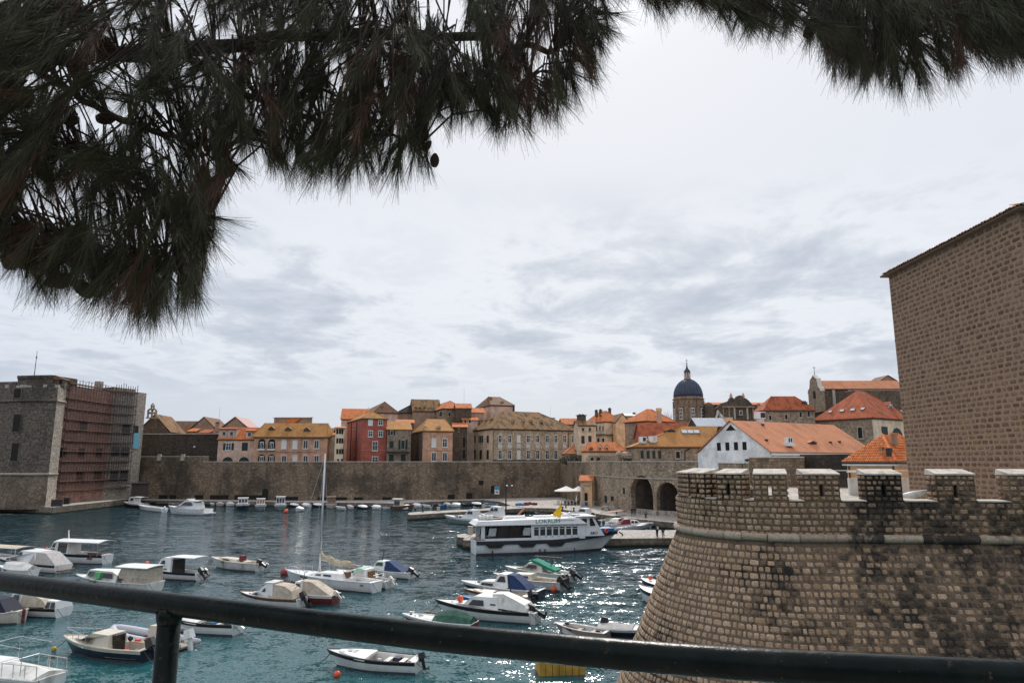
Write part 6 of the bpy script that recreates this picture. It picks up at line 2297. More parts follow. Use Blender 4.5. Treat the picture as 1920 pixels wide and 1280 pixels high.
boat('curtain_cruiser', 'old white cruiser with beige curtains, white roof and a green sheet', (158, 1100), (291, 1109), B=2.7, fb=.85, hull=HWO, well=(.03, .42), floor=.3, feats=[
    ('cabin', [(.42, .8), (.42, 1.45), (.5, 1.75), (.9, 1.72), (.97, 1.1), (.97, .85)], 2.3, HWO, [[(.48, 1.15), (.5, 1.6), (.62, 1.6), (.62, 1.15)], [(.65, 1.15), (.65, 1.6), (.76, 1.6), (.76, 1.15)], [(.79, 1.15), (.79, 1.6), (.88, 1.6), (.93, 1.15)]]),
    ('canvas', [(.02, .8), (.03, 2.2), (.36, 2.25), (.40, 1.5), (.32, .8)], 2.3, BEIGE, .04), ('awning', .0, .44, 2.27, 2.5, WHITE, 0, .1),
    ('canvas', [(.655, 1.1), (.655, 1.63), (.755, 1.63), (.755, 1.1)], 2.34, LGREEN, .13, 'green_sheet'), ('number', .33, .4, 1.15, 1.16, 5), ('rail', .0, .2, .5)])
boat('pilot_boat', 'white pilot boat with square white awning, orange float and black outboard', (272, 1079), (378, 1086.5), B=2.4, fb=.75, band=NAVYC, well=(.03, .42), floor=.25, feats=[
    ('cabin', [(.42, .35), (.43, 2.1), (.57, 2.15), (.62, 2.0), (.68, 1.35), (.98, 1.05), (.98, .8), (.44, .6)], 1.9, HW, [[(.54, 1.3), (.555, 1.85), (.60, 1.85), (.64, 1.3)]]),
    ('canvas', [(.40, .4), (.40, 1.95), (.46, 1.95), (.46, .4)], 1.6, TINT, .1, 'cabin_door'), ('awning', .03, .46, 2.25, 2.0, WHITE, 4, .05), ('hfender', .62), ('hfender', .4), ('hfender', .75), ('outboard', .2, BLACK, 40, 1.1), ('outboard', -.4, BLACK, 45, .8),
    ('ball', .95, .3, 1.35, ORANGE, .22), ('number', .5, .56, 1.0, .96, 4)])
boat('rusty_day_boat', 'small white day boat with rust streaks and brown hatch, open water', (406, 1063), (487, 1070), B=2.0, fb=.85, hull=HWO, deck=HCREAM, well=(.05, .3), feats=[
    ('cabin', [(.42, .85), (.44, 1.15), (.85, 1.2), (.92, .95)], 1.5, HCREAM, [[(.6, .95), (.62, 1.1), (.76, 1.1), (.78, .95)]]), ('box', .4, 0, 1.25, (.5, .6, .55), MAROON, 'hatch'), ('outboard', .0, BLACK, 65, 1.2), ('mast', .08, 1.9, .02)])
boat('navy_cover_boat', 'double-ended white boat with navy cockpit cover at the left edge', (-70, 1160), (40, 1167), B=2.3, fb=.8, hull=HCREAM, double=True, well=(.1, .5), feats=[
    ('canvas', [(.12, .85), (.3, 1.7), (.62, 1.85), (.7, .9)], 1.9, NAVYC, .45), ('rudder', MAROON), ('mast', .12, 1.2, .03, WHITE_OLD, 'tiller', .9)])
boat('beige_cover_launch', 'launch with sand coloured cover and white framed stern windows under the rail', (4, 1148), (119, 1155), B=2.2, fb=.7, band=TINT, well=(.03, .3), feats=[
    ('cabin', [(.55, .7), (.57, 1.75), (.72, 1.75), (.8, 1.2), (.95, 1.0), (.95, .75)], 1.9, HW, [[(.60, 1.2), (.61, 1.6), (.68, 1.6), (.74, 1.2)]]),
    ('canvas', [(.12, .8), (.25, 1.35), (.5, 1.75), (.6, 1.7), (.6, .75)], 1.95, BEIGE, .35), ('cabin', [(.0, .65), (.02, 1.25), (.16, 1.3), (.18, .65)], 1.8, HW, [[(.02, .75), (.035, 1.18), (.085, 1.18), (.085, .75)], [(.10, .75), (.10, 1.18), (.15, 1.18), (.16, .75)]]),
    ('hfender', .45), ('hfender', .62), ('number', .57, .62, 1.1, 1.0, 4)])
boat('navy_cabin_boat', 'cream and navy cabin boat with black outboard in front of the post', (136, 1222), (282, 1237), B=2.1, fb=.72, hull=HNAVY, deck=HCREAM, band=HCREAM, well=(.06, .42), floor=.2, feats=[
    ('cabin', [(.42, .4), (.44, 1.4), (.66, 1.45), (.78, 1.05), (.95, .95), (.95, .8), (.44, .7)], 1.6, HCREAM, [[(.66, .95), (.665, 1.2), (.76, 1.1), (.78, .95)]]),
    ('canvas', [(.395, .3), (.395, 1.35), (.45, 1.35), (.45, .3)], .8, TINT, .05, 'companion_door'), ('rail', .7, 1.05, .5), ('outboard', .1, BLACK, 30, 1.25), ('fender', .25, -1, NAVY), ('fender', .5, -1, NAVY), ('fender', .7, -1, NAVY),
    ('ball', .35, -.5, 1.0, BLACK, .16), ('mast', .5, 2.3, .03, TEAK, 'boat_pole', 2.8), ('line', 1.6), ('box', .3, -.8, .85, (.3, .2, .12), ORANGE, 'life_vest')])
# inflatable: two tubes meeting at the bow
e = tag(empty('inflatable_boat', at(358, 1214, 0)), 'grey inflatable boat with maroon patches behind the railing post', 'boat')
b_, s_ = at(212, 1196, 0), at(350, 1217, 0)
d_ = b_ - s_
e.location = (s_.x, s_.y, 0)
e.rotation_euler = (0, 0, math.atan2(d_.y, d_.x))
L_ = d_.length
pth = [(-.2, .78, .34), (L_ * .3, .82, .36), (L_ * .65, .8, .42), (L_ * .85, .6, .52), (L_ * .96, .3, .62), (L_ * 1.0, 0, .66)]
pth += [(x, -y, z) for x, y, z in pth[-2::-1]]
tb = MB().tube(pth, [.16] + [.26] * 9 + [.16], 10).build('tube', RIBG, e, True)
for t in (.32, .62):
    for sg in (1, -1):
        MB().tube([(L_ * t, sg * .82, .37), (L_ * t + .5, sg * .82, .385)], .268, 10).build('patch', MAROON, tb, True)
MB().tube([(p[0], p[1] * 1.31, p[2] - .03) for p in pth], .03, 5).build('rub_strip', MAROON, tb)
MB().slab([(0, -.7), (L_ * .8, -.6), (L_ * .95, 0), (L_ * .8, .6), (0, .7)], .1, .22).build('floor', FLOOR, e)
MB().box((L_ * .42, 0, .75), (.6, .7, 1.0), 0, .8).build('console', HCREAM, e)
MB().box((L_ * .2, 0, .5), (.6, .9, .5)).build('seat', WHITE_OLD, e)
MB().tube([(L_ * .45, .4, .3), (L_ * .45, .4, 1.7), (L_ * .43, -.4, 1.7), (L_ * .43, -.4, .3)], .025, 5).build('frame', STEEL, e)
MB().ball((L_ * .5, -1.12, .3), (.17, .17, .17)).build('fender_ball', FEND, e, True)
oo = Boat()
oo.L, oo.fb, oo.root = L_, .6, e
f_outboard(oo, 0, WHITE, 15, 1.3)
boat('white_outboard_dinghy', 'white open boat with two tilted white outboards right of the post', (322, 1180), (446, 1188), B=1.9, fb=.75, band=TINT, well=(.05, .75), floor=.3, feats=[
    ('thwart', .3), ('thwart', .55), ('outboard', .4, WHITE, 60, 1.05), ('outboard', -.4, WHITE, 60, 1.05), ('box', .1, 0, .8, (.4, 1.2, .3), BLACK, 'engine_well'), ('cover', .5, .97, .25, WHITE_OLD)])
boat('frame_boat', 'white tarpaulined boat with thin steel frame in the bottom left corner', (-95, 1272), (92, 1300), B=2.3, fb=.85, well=(.02, .4), hull=HWO, feats=[
    ('cover', .02, .7, .45, WHITE_OLD), ('cabin', [(.42, .9), (.45, 1.35), (.75, 1.3), (.85, .95)], 1.6, HW, [[(.5, 1.0), (.52, 1.25), (.7, 1.22), (.74, 1.0)]]), ('rail', -.0, .3, .7)])
fo_ = bpy.data.objects['frame_boat']
MB().tube([(1.2, -.8, .9), (1.2, -.8, 2.3), (3.6, -.8, 2.4), (3.6, -.8, .9)], .022, 5).tube([(1.2, .8, .9), (1.2, .8, 2.3), (3.6, .8, 2.4), (3.6, .8, .9)], .022, 5).tube([(3.6, -.8, 2.4), (3.6, .8, 2.4)], .022, 5).build('awning_frame', STEEL, fo_)

# ---- middle group
yb = boat('sailing_yacht', 'white sailing yacht with tall bare mast and loose tan sail on its boom', (546, 1090), (706, 1110), B=2.7, fb=.95, stern_w=.6, well=(.04, .3), floor=.4, sheer=.3, rake=.06, feats=[
    ('cabin', [(.32, .95), (.34, 1.4), (.62, 1.35), (.74, 1.02)], 1.7, HW, [[(.45, 1.08), (.45, 1.25), (.54, 1.25), (.54, 1.08)], [(.57, 1.08), (.57, 1.22), (.62, 1.2), (.64, 1.08)]]),
    ('fender', .4, -1, NAVY), ('rail', .8, 1.03, .5), ('number', .06, .1, .7, 1.14, 4), ('box', .33, 0, 1.3, (.5, .5, .5), TEAK, 'companionway')])
mx = .62
ztop_ = atY(596.5, 849, yb.root.location.y).z
MB().tube([(yb.L * .655, 0, .95), (yb.L * .655, 0, ztop_)], [.11, .075], 8).build('mast', STEEL, yb.root, True)
MB().tube([(yb.L * .655, 0, ztop_ - .3), (yb.L * 1.04, 0, 1.3)], .018, 4).build('forestay', STEEL, yb.root)
for sg in (1, -1):
    MB().tube([(yb.L * .655, 0, ztop_ - .4), (yb.L * .64, sg * 1.2, 1.0)], .012, 4).build('shroud', STEEL, yb.root)
MB().tube([(yb.L * .64, 0, 2.4), (yb.L * .18, 0, 2.2)], .06, 6).build('boom', STEEL, yb.root)
rr = []
for i in range(13):
    t = i / 12
    x = yb.L * (.645 - .40 * t)
    zc_ = 2.75 - 1.25 * t + .75 * t * t + R.uniform(-.07, .07) + (0.35 if i == 0 else 0)
    w_ = (.24 + R.uniform(-.07, .09)) * (1 if t < .85 else .6)
    rr.append([(x + R.uniform(-.05, .05), w_ * .6 * math.cos(2 * math.pi * k / 8) + R.uniform(-.05, .05), zc_ + w_ * 1.1 * math.sin(2 * math.pi * k / 8) + R.uniform(-.06, .06)) for k in range(8)])
MB().loft(rr).build('sail', SAILC, yb.root)
boat('sand_canvas_cruiser', 'small white cruiser with stained sand canvas left of the red hull', (462, 1130), (566, 1137), B=2.2, fb=.7, band=TEAK, well=(.03, .3), floor=.2, feats=[
    ('cabin', [(.42, .7), (.45, 1.85), (.55, 1.85), (.72, 1.15), (.95, .85), (.95, .72)], 1.8, HW, [[(.56, 1.2), (.565, 1.5), (.60, 1.4), (.62, 1.2)], [(.68, .9), (.70, 1.08), (.76, 1.02), (.82, .9)]]),
    ('canvas', [(.06, .72), (.12, 1.35), (.25, 1.7), (.48, 1.8), (.5, .72)], 1.85, BEIGE, .3), ('hfender', .6), ('hfender', .3), ('outboard', 0, BLACK, 30, 1.1), ('mast', .3, 2.05, .03, TEAK, 'boat_pole', -1.6), ('box', .52, 0, 1.9, (.9, 1.5, .05), WHITE_OLD, 'roof_panel')])
boat('red_hull_boat', 'red hulled boat under a large pale beige canvas hood', (541, 1126), (630, 1131), B=2.0, fb=.75, hull=HRED, deck=HW, band=HW, well=(.03, .3), feats=[
    ('cabin', [(.62, .75), (.64, 1.75), (.8, 1.75), (.88, 1.2), (.97, .95)], 1.7, HW, [[(.68, 1.2), (.69, 1.6), (.78, 1.6), (.82, 1.2)]]), ('canvas', [(.03, .75), (.12, .95), (.45, 1.75), (.70, 1.82), (.72, .78)], 1.9, BEIGE, .42), ('outboard', .1, FEND, 50, .8), ('mast', .75, 2.4, .04, BLACK, 'exhaust_pole', -.3)])
boat('mint_hood_boat', 'white boat with pale mint hood and brown door behind the yacht', (648, 1094), (731, 1102), B=2.1, fb=.7, hull=HWO, well=(.05, .4), floor=.25, feats=[
    ('cabin', [(.42, .6), (.44, 1.65), (.62, 1.7), (.72, 1.25), (.93, .95), (.93, .75)], 1.7, HW, [[(.78, .88), (.79, 1.02), (.87, .98), (.88, .88)]]), ('canvas', [(.5, 1.35), (.54, 1.72), (.66, 1.72), (.72, 1.3)], 1.72, plain('mint_canvas', (0.36, 0.56, 0.45), 0.8), .2, 'mint_hood'), ('canvas', [(.40, .5), (.41, 1.45), (.45, 1.45), (.45, .5)], 1.1, WOOD, .1, 'cabin_door'), ('rail', -.02, .25, .5), ('outboard', 0, WHITE_OLD, 40, .9)])
boat('low_white_cruiser', 'low white cruiser tucked between the yacht and the blue cover boat', (640, 1086), (712, 1093), B=2.0, fb=.7, well=(.05, .35), feats=[('cabin', [(.35, .7), (.38, 1.3), (.6, 1.25), (.85, .9)], 1.6, HW, [[(.45, .92), (.46, 1.12), (.6, 1.1), (.66, .92)]]), ('outboard', 0, BLACK, 40, .8)])
boat('blue_cover_boat', 'white boat with bright blue cockpit cover and black outboard in mid harbour', (690, 1077), (772, 1084), B=2.0, fb=.65, well=(.03, .3), feats=[
    ('cabin', [(.50, .65), (.53, 1.6), (.72, 1.6), (.80, 1.05), (.97, .8)], 1.6, HW, [[(.57, 1.15), (.58, 1.5), (.70, 1.5), (.755, 1.15)]], None, .18, GREEN), ('canvas', [(.12, .7), (.3, 1.2), (.44, 1.62), (.54, 1.62), (.52, .7)], 1.7, BLUE, .3), ('outboard', 0, BLACK, 60, 1.15), ('hfender', .35), ('mast', .72, 2.8, .05, BLACK, 'exhaust_pole', -.5), ('ball', .46, -.95, .35, BLACK, .3)])
# ---- right group
boat('green_awning_boat', 'white boat with folded bright green awning nearest the ferry', (962, 1080), (1076, 1090), B=2.2, fb=.75, hull=HWO, well=(.04, .4), floor=.3, feats=[
    ('cabin', [(.45, .75), (.47, 1.55), (.7, 1.6), (.8, 1.1), (.96, .9)], 1.7, HCREAM, [[(.55, 1.1), (.56, 1.45), (.68, 1.45), (.73, 1.1)]]), ('canvas', [(.26, .85), (.24, 1.05), (.62, 1.95), (.68, 1.85)], 1.6, TEAL, .1), ('outboard', 0, BLACK, 60, 1.2), ('mast', .4, 2.3, .05, BLACK, 'exhaust_pole', -.6), ('box', .4, 0, 2.25, (3.2, .08, .08), WOOD, 'boom'), ('outboard', .6, BLACK, 20, .8)])
boat('open_fishing_boat', 'cream fishing boat with clutter of black motors at its stern', (940, 1096), (1056, 1106), B=2.3, fb=.8, hull=HWO, deck=HCREAM, well=(.05, .5), floor=.3, feats=[
    ('cabin', [(.45, .8), (.47, 1.3), (.75, 1.25), (.88, .95)], 1.6, HCREAM, [[(.5, .95), (.51, 1.15), (.6, 1.15), (.61, .95)]]), ('outboard', .5, BLACK, 45, 1.2), ('outboard', -.1, BLACK, 35, 1.2), ('outboard', -.6, BLACK, 20, 1.1), ('fender', .18, -1, BLACK), ('fender', .45, -1, NAVY), ('mast', .45, 1.9, .02), ('box', .0, 0, .95, (.7, 1.6, .35), BLACK, 'net_pile')])
boat('navy_hull_pilot_boat', 'navy hulled pilot boat with white cabin and blue canvas behind', (882, 1110), (1016, 1122), B=2.3, fb=.75, hull=HNAVY, deck=HW, band=HW, well=(.04, .32), floor=.2, feats=[
    ('cabin', [(.40, .75), (.43, 1.95), (.54, 2.0), (.60, 1.3), (.80, 1.2), (.85, .85), (.85, .75)], 1.8, HW, [[(.44, 1.3), (.46, 1.8), (.52, 1.8), (.57, 1.3)], [(.62, .9), (.62, 1.12), (.78, 1.08), (.8, .9)]]), ('canvas', [(.14, .8), (.2, 1.2), (.34, 1.9), (.45, 1.95), (.42, .8)], 1.8, BLUE, .3), ('box', .2, -.98, .8, (2.6, .08, .14), HBLUE, 'side_board'), ('hfender', .12, -1, YEL), ('line', 1.4, -.1, 2), ('ball', .99, .0, .75, MAROON, .2)])
boat('cream_open_boat', 'cream open wooden boat with pale deck beside the navy pilot boat', (884, 1122), (992, 1131), B=1.7, fb=.62, hull=HCREAM, deck=HCREAM, band=TEAK, well=(.1, .6), floor=.3, feats=[('thwart', .25, WOOD), ('thwart', .45, WOOD), ('cover', .6, .95, .12, HCREAM), ('outboard', 0, BLACK, 20, .9), ('mast', .3, 2.1, .06, BLACK, 'exhaust_pole', .25)])
boat('blue_skiff', 'low bright blue skiff almost hidden behind the white cabin boat', (876, 1131), (976, 1138), B=1.6, fb=.45, hull=HBLUE, deck=HBLUE, well=(.1, .7), feats=[('thwart', .3, HBLUE), ('thwart', .55, HBLUE)])
boat('tarped_cabin_boat', 'largest white cabin boat with white tarpaulin tent and row of fenders', (836, 1152), (1000, 1166), B=2.5, fb=.85, band=TINT, well=(.04, .3), feats=[
    ('cabin', [(.34, .85), (.36, 1.75), (.6, 1.75), (.66, 1.6), (.74, 1.12), (.96, 1.0), (.96, .9)], 2.1, HW, [[(.50, 1.1), (.51, 1.5), (.63, 1.5), (.68, 1.1)], [(.37, 1.2), (.37, 1.3), (.43, 1.3), (.43, 1.2)]]), ('canvas', [(.03, 1.1), (.06, 1.35), (.3, 2.0), (.42, 1.95), (.42, 1.05), (.04, .85)], 2.1, WHITE_OLD, .45, 'tarpaulin_tent'),
    ('outboard', 0, BLACK, 65, 1.3), ('hfender', .2), ('hfender', .38), ('hfender', .5), ('hfender', .62), ('ball', .82, .2, 1.35, ORANGE, .26), ('mast', .55, 2.5, .02, WHITE, 'aerial'), ('line', 1.3, -.1, 2), ('box', -.02, 0, .35, (.5, 1.5, .9), HWO, 'transom_bracket')])
boat('green_tarp_boat', 'red boat with white foredeck half covered by a dark green tarpaulin', (770, 1172), (890, 1184), B=1.7, fb=.6, hull=HRED, deck=HW, band=HW, well=(.05, .5), feats=[
    ('cover', .02, .58, .75, GREEN), ('hfender', .15), ('mast', .62, 1.9, .015), ('box', .6, 0, 1.05, (1.9, .1, .1), WOOD, 'oar'), ('ball', 1.0, 0, .8, MAROON, .1)])
boat('white_open_dinghy', 'clean white open dinghy with two hanging fenders at the bottom centre', (632, 1247), (786, 1258), B=1.9, fb=.66, hull=HW, band=TINT, well=(.1, .62), floor=.24, feats=[
    ('thwart', .2), ('thwart', .38), ('cover', .58, .97, .12, WHITE), ('fender', .36), ('fender', .5), ('outboard', 0, BLACK, 15, .8), ('mast', .1, 1.7, .02, STEEL, 'light_pole'), ('mast', .03, 1.2, .02, STEEL, 'light_pole'), ('box', .80, 0, .86, (.5, .4, .06), TINT, 'hatch'), ('line', 1.1, -.1, 2)])
boat('grey_tarp_skiff', 'dark skiff under flat grey tarpaulin by the foot of the bastion', (1232, 1196), (1120, 1188), B=1.7, fb=.55, hull=HNAVY, deck=HW, band=HW, well=(0, 0), feats=[('cover', .02, .62, .28, GREYCAN), ('outboard', .3, BLACK, 10, 1.1, .45)])
boat('wooden_skiff', 'worn pinkish wooden skiff half hidden behind the rail', (1052, 1186), (1140, 1198), B=1.5, fb=.5, hull=plain('faded_pink_wood', (0.38, 0.28, 0.26), 0.8), deck=WHITE_OLD, well=(.06, .85), floor=.12, feats=[('thwart', .3, WOOD), ('thwart', .6, WOOD)])
boat('bow_behind_bastion', 'white bow of a moored boat showing left of the bastion wall', (1206, 1126), (1262, 1139), B=1.7, fb=.95, hull=HWO, deck=HW, band=TINT, well=(0, 0), feats=[('line', 1.0, -.1, 2)])
boat('float_bow_boat', 'boat bow with an orange float just behind the other bow by the bastion', (1210, 1106), (1262, 1114), B=1.7, fb=.8, hull=HNAVY, deck=HW, well=(0, 0), feats=[('ball', .8, 0, 1.2, ORANGE, .2), ('box', 1.05, .0, .95, (1.2, .1, .08), WOOD, 'bowsprit')])

# yellow box pontoon
yp = at(1050, 1258, 0)
pn = tag(empty('yellow_pontoon', (yp.x, yp.y, 0), .12), 'yellow box pontoon of upright panels floating below the rail', 'pontoon')
for k in range(7):
    MB().box((-1.15 + k * .385, R.uniform(-.02, .02), .38), (.35, 1.5 , .95), 0).build('panel', YEL, pn)
MB().box((0, 0, .875), (2.8, 1.6, .05)).build('lid', plain('grey_deck_lid', (0.3, 0.29, 0.27), 0.8), pn)
MB().box((0, 0, -.2), (2.9, 1.7, .3)).build('float', BOOT, pn)
MB().box((0, 0, .36), (2.6, 1.4, .9)).build('frame', BOOT, pn)  # dark backing added behind the panels to darken the gaps between them

# ---- far row along the quay
fb_grp = 'small boats moored along the far quay'
boat('motor_yacht', 'white motor yacht with raked cabin moored alone near the fortress', (322, 962.5), (390, 965.5), B=3.4, fb=1.35, well=(.05, .3), rake=.08, feats=[
    ('cabin', [(.22, 1.3), (.25, 2.7), (.34, 3.1), (.55, 3.1), (.72, 1.9), (.95, 1.5)], 2.8, HW, [[(.32, 2.1), (.36, 2.85), (.54, 2.85), (.64, 2.1)]]), ('awning', .18, .5, 3.15, 2.6, WHITE, 0, .1), ('box', .5, 0, 3.4, (.5, 2.0, .3), WHITE, 'radar_arch'), ('rail', .6, 1.0, .6), ('box', -.03, 0, .5, (1.2, 2.8, .25), HW, 'swim_platform')])
boat('white_open_launch', 'long plain white open launch below the far quay corner', (264, 955), (308, 959.5), B=2.2, fb=.9, well=(.1, .7), feats=[('thwart', .3), ('thwart', .5), ('outboard', 0, WHITE, 40, 1.0)])
boat('blue_white_cabin_boat', 'white cabin boat with blue bottom moored at the far left quay', (236, 949.5), (272, 952), B=2.6, fb=1.0, hull=HNAVY, band=HW, deck=HW, well=(.04, .4), feats=[('cabin', CAB(.42, .75, .9, 2.7), 2.0, HW, [[(.47, 1.8), (.48, 2.4), (.6, 2.4), (.64, 1.8)]]), ('awning', .05, .45, 2.75, 2.0, WHITE, 4)])
boat('dark_launch', 'dark low launch with upturned stem beside the white cabin boat at far left', (296, 943), (270, 949), B=1.8, fb=.8, hull=HNAVY, deck=HNAVY, well=(.1, .7))


def cabin_front(label, x, y, w, h, hull, feat):
    """boats seen end-on at the quay: bow towards the camera"""
    c = at(x, y, 0)
    k = c.y / FPX
    B = w * k
    d = Vector((c.x, c.y)).normalized()
    L = B * 2.3
    far = c + Vector((d.x, d.y, 0)) * L
    return B, L, pxof(c), pxof(far)


for lab, x, y, w, fbk, hull, wm, roof in (
        ('white cruiser with dark window band end-on at the far quay', 454.5, 957, 25, 1.3, HNAVY, GLASS, 2.9),
        ('white boat with three orange-tinted cabin windows facing out from the quay', 488, 957.5, 21, 1.2, HGREEN, plain('amber_pane', (0.30, 0.12, 0.06), 0.3), 2.8),
        ('white high-cabined boat moored right of the arched wall door', 525, 957, 23, 1.2, HGREEN, GLASS, 3.2),
        ('boat with square varnished wooden cabin at the far quay', 621, 953, 21, 0.9, HCREAM, WOOD, 2.8)):
    c = at(x, y, 0)
    k = c.y / FPX
    B = w * k * .95
    L = B * 2.1
    d = Vector((c.x, c.y)).normalized()
    f_ = c + Vector((d.x, d.y, 0)) * L
    bw, st_ = pxof(c), pxof(f_)
    wood = 'wooden' in lab
    bo = boat('quay_cabin_boat', lab, bw, st_, B=B, fb=fbk, hull=hull, deck=HW, band=HW, well=(.05, .3), rake=.05, stern_w=.95)
    cab, wf, _, _ = prism(bo, [(.25, fbk * .9), (.27, roof), (.62, roof), (.74, fbk)], B * .8, WOOD if wood else HW, 'cabin', .15)
    for yy in (-.3, 0, .3):
        xx = .66 * bo.L
        MB().extr([(.645 * bo.L + .06, yy * B * .75 - B * .09, roof - .25), (.645 * bo.L + .06, yy * B * .75 + B * .09, roof - .25), (.70 * bo.L + .06, yy * B * .75 + B * .09, fbk + .5), (.70 * bo.L + .06, yy * B * .75 - B * .09, fbk + .5)], (.05, 0, .02)).build('window', wm if not wood else TEAK, cab)
    MB().box((.44 * bo.L, 0, roof + .06), (.46 * bo.L, B * .8, .1)).build('cabin_roof', HW if not wood else BEIGE, bo.root)
    f_rail(bo, .72, 1.0, .4)


def small_covered(label, x, y, w, mat, covered=True, hull=None, ang=None, fbk=.6):
    c = at(x, y, 0)
    k = c.y / FPX
    W = w * k
    a = ang if ang is not None else R.uniform(-.9, .9)
    d = Vector((c.x, c.y)).normalized()
    perp = Vector((-d.y, d.x))
    L = min(W, 5.0)
    dirv = (perp * math.cos(a) + d * math.sin(a))
    s = c - Vector((dirv.x, dirv.y, 0)) * L / 2
    b = c + Vector((dirv.x, dirv.y, 0)) * L / 2
    f = [('cover', .03, .94, .55 if covered else .2, mat)] if covered else [('thwart', .3), ('thwart', .55), ('outboard', 0, BLACK, 30, .9)]
    bo = boat('moored_dinghy', label, pxof(b), pxof(s), B=max(1.6, L * .42), fb=fbk, hull=hull or HW, well=(.05, .7) if not covered else (0, 0), feats=f)
    return bo


for lab, x, y, w, mat, cov, hull in (
        ('white covered dinghy left of the big cruisers below the wall', 399, 947, 13, WHITE, True, None),
        ('cream dinghy with rounded cover next to the first white one', 412, 948, 13, BEIGE, True, HWO),
        ('small dinghy with white canopy just left of the cruiser with dark band', 431, 948, 13, WHITE_OLD, True, None),
        ('tiny blue covered dinghy behind the motor yacht', 377, 945.5, 9, BLUE, True, None),
        ('white covered dinghy with dark motor, first right of the high-cabined boat', 551, 951, 17, WHITE, True, HNAVY),
        ('white low dinghy floating in front of its row', 561, 958, 15, WHITE, True, None),
        ('domed white dinghy second in the row of covers', 574, 950.5, 17, WHITE, True, None),
        ('widest white covered dinghy behind the yacht mast', 596, 951, 19, WHITE, True, HNAVY),
        ('white open boat right of the wooden cabin', 640, 954.5, 19, WHITE, False, None),
        ('small white boat with grey cover between open boats', 655, 954.25, 13, GREYCAN, True, None),
        ('white dinghy alone before the gap in the row', 679, 954.75, 18, WHITE_OLD, True, HNAVY),
        ('white boat with pale tent cover left of the outboard pair', 706, 954.5, 16, WHITE, True, None),
        ('white boat with black outboards seen from the stern', 723, 954.5, 15, WHITE, False, None),
        ('white fishing boat just right of the canopy boat', 763, 954, 18, WHITE_OLD, True, None),
        ('white cuddy boat behind the stone pier, leftmost there', 782, 951, 16, WHITE, True, None),
        ('white cuddy boat with dark windows behind the stone pier', 801, 951.25, 20, WHITE, False, None),
        ('pale blue dinghy in the inner basin', 829, 951.5, 16, BLUE, False, HBLUE),
        ('cream covered dinghy in the inner basin', 838, 949.5, 14, BEIGE, True, None),
        ('white covered dinghy centre of the inner basin', 855, 950, 16, WHITE, True, None),
        ('white boat with black clutter in the inner basin', 875, 949.25, 16, WHITE, False, HNAVY),
        ('white hooded boat at the inner corner of the basin', 893, 948.75, 19, WHITE, True, HNAVY),
        ('white dinghy lying on the plaza side of the basin', 944, 948, 12, WHITE_OLD, False, None)):
    small_covered(lab, x, y, w, mat, cov, hull)
boat('blue_rim_boat', 'white boat with bright blue rim by the root of the stone pier', (908, 949.5), (933, 950), B=1.7, fb=.8, hull=HW, band=HBLUE, deck=HBLUE, well=(.1, .7))
boat('canopy_boat', 'boat with dark square wheelhouse and pale canopy at the far quay', (772, 956), (737, 955.5), B=2.6, fb=1.0, hull=TEAK, deck=HW, band=TEAK, well=(.5, .8), feats=[('cabin', CAB(.08, .5, .8, 2.6, .03), 2.1, HCREAM, [[(.12, 1.2), (.12, 2.3), (.42, 2.3), (.42, 1.2)]]), ('awning', .02, .55, 2.75, 2.4, WHITE, 0)])
boat('grey_green_launch', 'grey-green hulled launch with white cabin before the stone pier', (842, 980), (904, 984), B=2.5, fb=1.15, hull=HGREEN, deck=HW, band=HW, well=(.03, .2), feats=[
    ('cabin', [(.12, 1.1), (.14, 2.8), (.34, 2.85), (.42, 1.9), (.5, 1.65), (.72, 1.6), (.78, 1.2)], 2.0, HW, [[(.2, 2.0), (.21, 2.55), (.34, 2.55), (.38, 2.0)], [(.52, 1.3), (.53, 1.52), (.6, 1.52), (.6, 1.3)], [(.63, 1.3), (.63, 1.52), (.69, 1.5), (.71, 1.3)]]), ('box', .03, -1.0, 1.4, (1.3, .06, .5), ORANGE, 'red_stripe_board'), ('mast', .3, 3.6, .05, WHITE, 'signal_mast', -.5), ('line', 2.0)])
boat('navy_pilot_cruiser', 'navy hulled cruiser with white wheelhouse behind the lamp post', (906, 975), (968, 979), B=2.8, fb=1.0, hull=HNAVY, deck=HW, well=(.03, .35), feats=[
    ('cabin', [(.42, .95), (.44, 2.9), (.68, 3.0), (.74, 1.9), (.97, 1.4), (.97, 1.1)], 2.2, HW, [[(.47, 2.1), (.47, 2.7), (.57, 2.7), (.57, 2.1)], [(.6, 2.1), (.6, 2.7), (.66, 2.7), (.70, 2.1)]]), ('hfender', .3), ('hfender', .6)])
boat('black_rowing_boat', 'low black rowing boat on the bright water behind the ferry', (1006, 966), (1036, 970), B=1.7, fb=.5, hull=BOOT, deck=BOOT, well=(.08, .85), floor=.1)
# cluster behind the ferry bow
boat('red_cover_boat', 'white cabin boat with dark red canvas cover moored behind the ferry bow', (1212, 990), (1146, 991), B=2.2, fb=.75, well=(.03, .4), feats=[('cabin', [(.5, .75), (.52, 1.6), (.72, 1.5), (.82, .9)], 1.7, HW, [[(.53, 1.05), (.54, 1.4), (.61, 1.4), (.62, 1.05)], [(.64, 1.05), (.64, 1.4), (.70, 1.35), (.74, 1.05)]]), ('canvas', [(.02, .8), (.22, 1.0), (.36, 1.65), (.52, 1.7), (.52, .8)], 1.8, DRED, .35)])
boat('long_white_skiff', 'long slim white skiff right of the red cover boat', (1218, 989), (1160, 996), B=1.7, fb=.65, well=(.1, .6), feats=[('thwart', .3), ('cover', .55, .97, .1, WHITE)])
boat('beached_skiff', 'short white skiff at the plaza steps near the walkers', (1235, 983), (1216, 988), B=1.4, fb=.5, well=(.1, .7))
